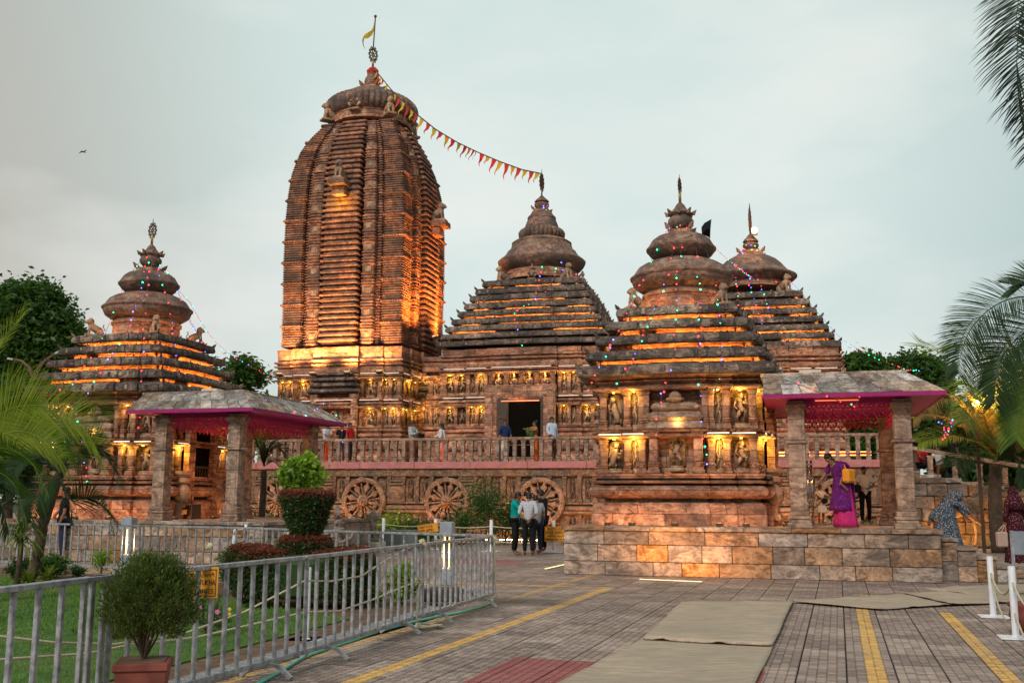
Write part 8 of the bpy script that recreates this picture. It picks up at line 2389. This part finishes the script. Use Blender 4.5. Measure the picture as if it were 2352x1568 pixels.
# curved street lamp
SLm = at(78, 1150, 37)
SL_ = empty('street_lamp', (SLm.x, SLm.y, 0), label='brown street lamp with two curved arms in front of the big left tree', cat='street lamp')
M['brownp'] = plain('brown_paint', (.12, .05, .035), .5)
rel = lambda u, v: at(u, v, 37) - Vector((SLm.x, SLm.y, 0))
b = MB(); b.tube([(0, 0, 0), rel(78, 900)], [.10, .07], 8); b.build('pole', M['brownp'], SL_, smooth=True)
for pts in ([(77, 905), (76, 866), (67, 843), (50, 829), (30, 825)], [(79, 905), (79, 868), (91, 841), (110, 823), (128, 812)]):
    b = MB(); b.tube([rel(*q) for q in pts], [.075, .07, .06, .05, .045], 7); b.build('arm', M['brownp'], SL_, smooth=True)
for a, c in (((31, 825), (18, 823)), ((127, 812), (138, 807))):
    b = MB(); b.bar(rel(*a), rel(*c), .12, .07); b.build('lamp_head', M['galv'], SL_)
# lamp glowing inside the right palm, lantern and floodlight on the rear hall
def glow_lamp(u, v, Y, r_, en, label, pole=True, col=(1, .45, .12)):
    c = at(u, v, Y); e = empty('glowing_lamp', (c.x, c.y, 0 if pole else c.z), label=label, cat='lamp')
    z_ = c.z if pole else 0
    b = MB(); b.ball((0, 0, z_), r_, 10, 8); b.build('bulb', M['glow'] if 'glow' in M else M.setdefault('glow', emit('lamp_glow', (1, .55, .18), 14, False)), e)
    if pole: b = MB(); b.tube([(0, .05, 0), (0, .05, z_ - r_)], .05, 7); b.build('pole', M['iron'], e)
    else: b = MB(); b.cbox((0, .12, -.02), (r_ * 2.2, .1, r_ * 2.4), .01); b.build('holder', M['iron'], e)
    lamp(e, (0, -.2, z_ + .05), en, col, r_)
glow_lamp(2241, 926, 30, .10, 190, 'bright orange lamp on a pole glowing inside the right palm')
glow_lamp(1733, 529, 45.4, .14, 40, 'bright lamp beside the tip of the rear hall', False)
glow_lamp(1921, 805, 43.8, .2, 60, 'yellow lantern hanging at the right corner of the rear hall roof', False, (1, .7, .2))
# black cloth flag beside the right shrine tip
p0 = at(1628, 540, 22.9); b = MB()
vs = [tuple(at(u, v, 22.9 + dy) - p0) for u, v, dy in ((1634, 503, 0), (1618, 512, .1), (1611, 522, .1), (1612, 538, -.05), (1620, 541, 0), (1628, 545, .05), (1631, 549, .0), (1632, 526, -.1), (1622, 527, -.12))]
b.add(vs, [(0, 1, 8, 7), (1, 2, 3, 8), (8, 3, 4, 5), (8, 5, 6, 7)])
tag(b.build('black_flag', M['c_black'], None, loc=tuple(p0)), 'black cloth bundle hanging on the light strings beside the right shrine tip', 'cloth')
# sign stand, pot, steel gate, wooden box
p = gnd(2386, 1385)
SGN = empty('sign_stand', (p.x, p.y, 0), R(-17), label='grey sign board on a metal stand at the very right edge', cat='sign')
b = MB(); b.cbox((0, 0, .86), (.6, .04, .34), .005); b.build('panel', M['galvb'], SGN)
for sx in (-1, 1): b = MB(); b.bar((sx * .3, 0, 0), (sx * .3, 0, 1.04), .045); b.build('leg', M['galv'], SGN)
p = gnd(2368, 1450); TP = empty('terracotta_pot', (p.x, p.y, 0), label='round brown pot cut off by the right edge below the sign stand', cat='pot')
b = MB(); b.lathe([(0, .12), (.05, .17), (.18, .22), (.26, .20), (.29, .23), (.32, .22)], 20); b.build('bowl', M['terra'], TP, smooth=True)
p = gnd(1882, 1209, HP); 
SG = empty('folded_gate', (p.x, p.y + .9, HP), R(-16), label='folded glossy steel gate standing behind the left front pillar of the near porch', cat='gate')
M['chrome'] = plain('polished_steel', (.35, .34, .33), .18, .5, .95)
for i in range(4): b = MB(); b.tube([(-.12 + i * .085, .02 * (i % 2), 0), (-.12 + i * .085, .02 * (i % 2), 1.38)], .026, 8); b.build('bar', M['chrome'], SG, smooth=True)
for z_ in (.1, .55, 1.0, 1.3): b = MB(); b.bar((-.16, 0, z_), (.18, 0, z_), .07, .035); b.build('crosspiece', M['chrome'], SG)
p = at(428, 1150, 26.0)
WB = empty('wooden_box', (p.x, p.y, .95), R(-16), label='small dark wooden box with an open front between the left porch pillars', cat='box')
for c_, d_ in (((0, 0, .36), (.62, .42, .03)), ((-.29, 0, .18), (.03, .4, .34)), ((.29, 0, .18), (.03, .4, .34)), ((0, .19, .18), (.56, .03, .34)), ((-.14, -.19, .18), (.28, .02, .34))):
    b = MB(); b.cbox(c_, d_, .006); b.build('board', M['wood'], WB)
# white tubes on the small shrines
for F_, T_ in ((FRt, T_R), (FLt, T_L)):
    zz = FRt.zl(996, 0, -2.0)
    for f in (0, 1):
        for a, bb_, p_ in sections(PL5):
            if p_ > .09: continue
            m = MB(); m.cbox((0, 0, 0), ((bb_ - a) * 1.66 * .9, .025, .025), .005); m.build('tube_lamp', M['ledt'], T_, loc=fpt(f, (a + bb_) / 2 * 1.66, 1.66 * (1 + p_) + .16, zz + .015), rz=frz(f))
# ================================================================== fairy lights
def strings(F, A, rows, base_label, group, seed, size=1.0, step=.26, dz=0):
    """rows: list of [(u, v, dY)...] picture points, dY in front of the axis"""
    o1 = ['first', 'second', 'third', 'fourth', 'fifth', 'sixth', 'seventh', 'eighth', 'ninth']
    rows = sorted(rows, key=lambda r_: r_[-1][0])
    for i, rw in enumerate(rows):
        pts = [A] + [at(u, v, F.y - d) for u, v, d in rw]
        light_string(pts, base_label % o1[i], group, seed + i, step, size=size)
A = FRt.w(0, -.1, FRt.zl(484))
strings(FRt, A, [[(1510, 568, .5), (1476, 640, .6), (1452, 700, 1.3), (1400, 800, 1.8), (1352, 895, 2.3)], [(1546, 575, .7), (1530, 640, 1.1), (1508, 705, 1.55), (1450, 830, 2.2), (1400, 900, 2.3)],
    [(1565, 575, .8), (1556, 640, 1.2), (1554, 720, 1.7), (1545, 850, 2.3), (1520, 905, 2.2), (1505, 1000, 2.2)], [(1600, 575, .75), (1605, 645, 1.15), (1608, 720, 1.7), (1603, 860, 2.3), (1610, 950, 2.2), (1625, 1090, 2.3)],
    [(1625, 580, .6), (1640, 645, 1.0), (1655, 720, 1.7), (1660, 850, 2.3), (1640, 900, 2.2)]], 'fairy light string down the right shrine, %s from the left', 'fairy lights on the right shrine', 300, 1.15)
A = FLt.w(0, -.1, FLt.zl(478) if False else FRt.zl(484))
strings(FLt, A, [[(290, 640, .5), (268, 700, .8), (240, 770, 1.2), (170, 880, 2.0), (120, 905, 2.2)], [(325, 650, .9), (310, 700, 1.2), (290, 770, 1.6), (240, 840, 2.0), (200, 905, 2.3)], [(340, 650, .95), (335, 700, 1.25), (330, 780, 1.8), (325, 880, 2.3), (318, 1000, 2.2)],
    [(372, 640, .8), (390, 720, 1.0), (400, 790, 1.2), (420, 900, 1.0)], [(400, 650, .3), (430, 720, .2), (470, 800, -.2), (520, 880, -.6)]], 'fairy light string down the left shrine, %s from the left', 'fairy lights on the left shrine', 320, 1.25, .3)
A = HF.w(0, -.2, HF.zl(455))
strings(HF, A, [[(1262, 540, .9), (1250, 580, 1.3), (1240, 630, 2.3), (1228, 700, 3.0), (1220, 790, 3.6)], [(1266, 540, .9), (1290, 600, 1.6), (1296, 660, 2.5), (1290, 740, 3.4), (1285, 800, 3.8)], [(1270, 520, .6), (1300, 580, .9), (1330, 640, 1.2), (1370, 740, 1.5), (1400, 800, 1.5)], [(1268, 530, .8), (1280, 580, 1.2), (1270, 660, 2.5), (1180, 720, 3.3), (1200, 800, 3.8)]],
    'fairy light string down the main hall roof, %s from the left', 'fairy lights on the main hall', 340, 1.9, .33)
A = TF3.w(0, -.1, TF3.zl(545))
strings(TF3, A, [[(1700, 590, .6), (1690, 640, 1.5), (1700, 720, 3), (1720, 790, 3.6)], [(1730, 600, .9), (1745, 650, 1.9), (1770, 720, 3), (1790, 820, 3.7)], [(1750, 600, .7), (1790, 660, 1.5), (1830, 730, 2.5), (1870, 830, 3.3)], [(1760, 600, .2), (1830, 660, .2), (1890, 740, .5), (1930, 830, .8), (1932, 900, .8)], [(1735, 600, .9), (1720, 650, 1.9), (1750, 740, 3.1), (1742, 840, 3.7)]],
    'fairy light string down the rear hall, %s from the left', 'fairy lights on the rear hall', 360, 1.9, .28)
AL = FLt.w(0, 0, FRt.zl(494))
light_string([AL, at(437, 695, 31), at(500, 790, 36), at(628, 862, 44)], 'long thin fairy light string from the left shrine tip towards the tall tower', 'long fairy light strings', 380, .4, size=1.1, sag=.02)
light_string([AL, at(450, 760, 27.5), at(502, 830, 27.5)], 'shorter fairy light string from the left shrine tip to its own right eave', 'long fairy light strings', 381, .3, size=1.1, sag=.03)
AR_ = FRt.w(0, 0, FRt.zl(500))
light_string([AR_, at(1672, 596, 32), at(1730, 640, 43)], 'taut fairy light string from the right shrine tip to the rear hall', 'long fairy light strings', 382, .5, size=1.2)
A3 = TF3.w(0, 0, TF3.zl(555))
light_string([A3, at(1830, 660, 45), at(1935, 780, 44), at(2060, 840, 40), at(2110, 850, 36)], 'long fairy light string from the rear hall down past the near porch roof', 'long fairy light strings', 383, .45, size=1.3, sag=.02)
light_string([at(1800, 870, 19.2), at(1880, 940 - 40, 18.4), at(1960, 935, 19), at(2010, 870, 19.5)], 'fairy light string lying across the near porch roof', 'porch fairy lights', 384, .4, size=1.0)
light_string([at(585, 905, 24), at(640, 935, 24.5), at(700, 955, 25), at(752, 925, 26), at(785, 975, 27), at(786, 1020, 27)], 'fairy light string lying on the left porch roof', 'porch fairy lights', 385, .3, size=1.15)
light_string([at(2140, 950, 29), at(2170, 985, 29), at(2165, 1010, 29), at(2190, 960, 29), at(2175, 1005, 29)], 'cluster of fairy lights hanging in the orange palm fronds', 'palm fairy lights', 386, .14, size=1.5)
light_string([at(165, 925, 24), at(190, 1010, 24), at(197, 1080, 24), at(200, 1110, 24)], 'fairy light string hanging at the left corner of the left shrine', 'palm fairy lights', 387, .16, size=1.3)
bpy.data.scenes.remove(TMP)
# ------------------------------------------------------------------ labels for repeats that shared one
def relabel(group, labels):
    os_ = [o for o in bpy.data.objects if o.get('group') == group]
    os_.sort(key=lambda o: (proj(o.location)[0]))
    for o, l in zip(os_, labels): o['label'] = l
relabel('floodlights washing the tall tower', ['floodlight at the left corner of the tall tower'] + ['small floodlight on the ledge at the front foot of the tall tower, %s from the left' % s_ for s_ in ('first', 'second', 'third', 'fourth')] + ['floodlight in the gap between the tall tower and main hall, nearer one', 'floodlight in the gap between the tall tower and main hall, farther one'])
wsl = ['warm strip light in the flower bed at the foot of the wheel wall, %s from the left' % s_ for s_ in ('first', 'second', 'third', 'fourth', 'fifth', 'sixth', 'seventh', 'eighth', 'ninth')]
relabel('strip lights at the foot of the wheel wall', wsl)
for o in bpy.data.objects:
    l = o.get('label')
    if l and len(l.split()) > 16: o['label'] = ' '.join(l.split()[:16])
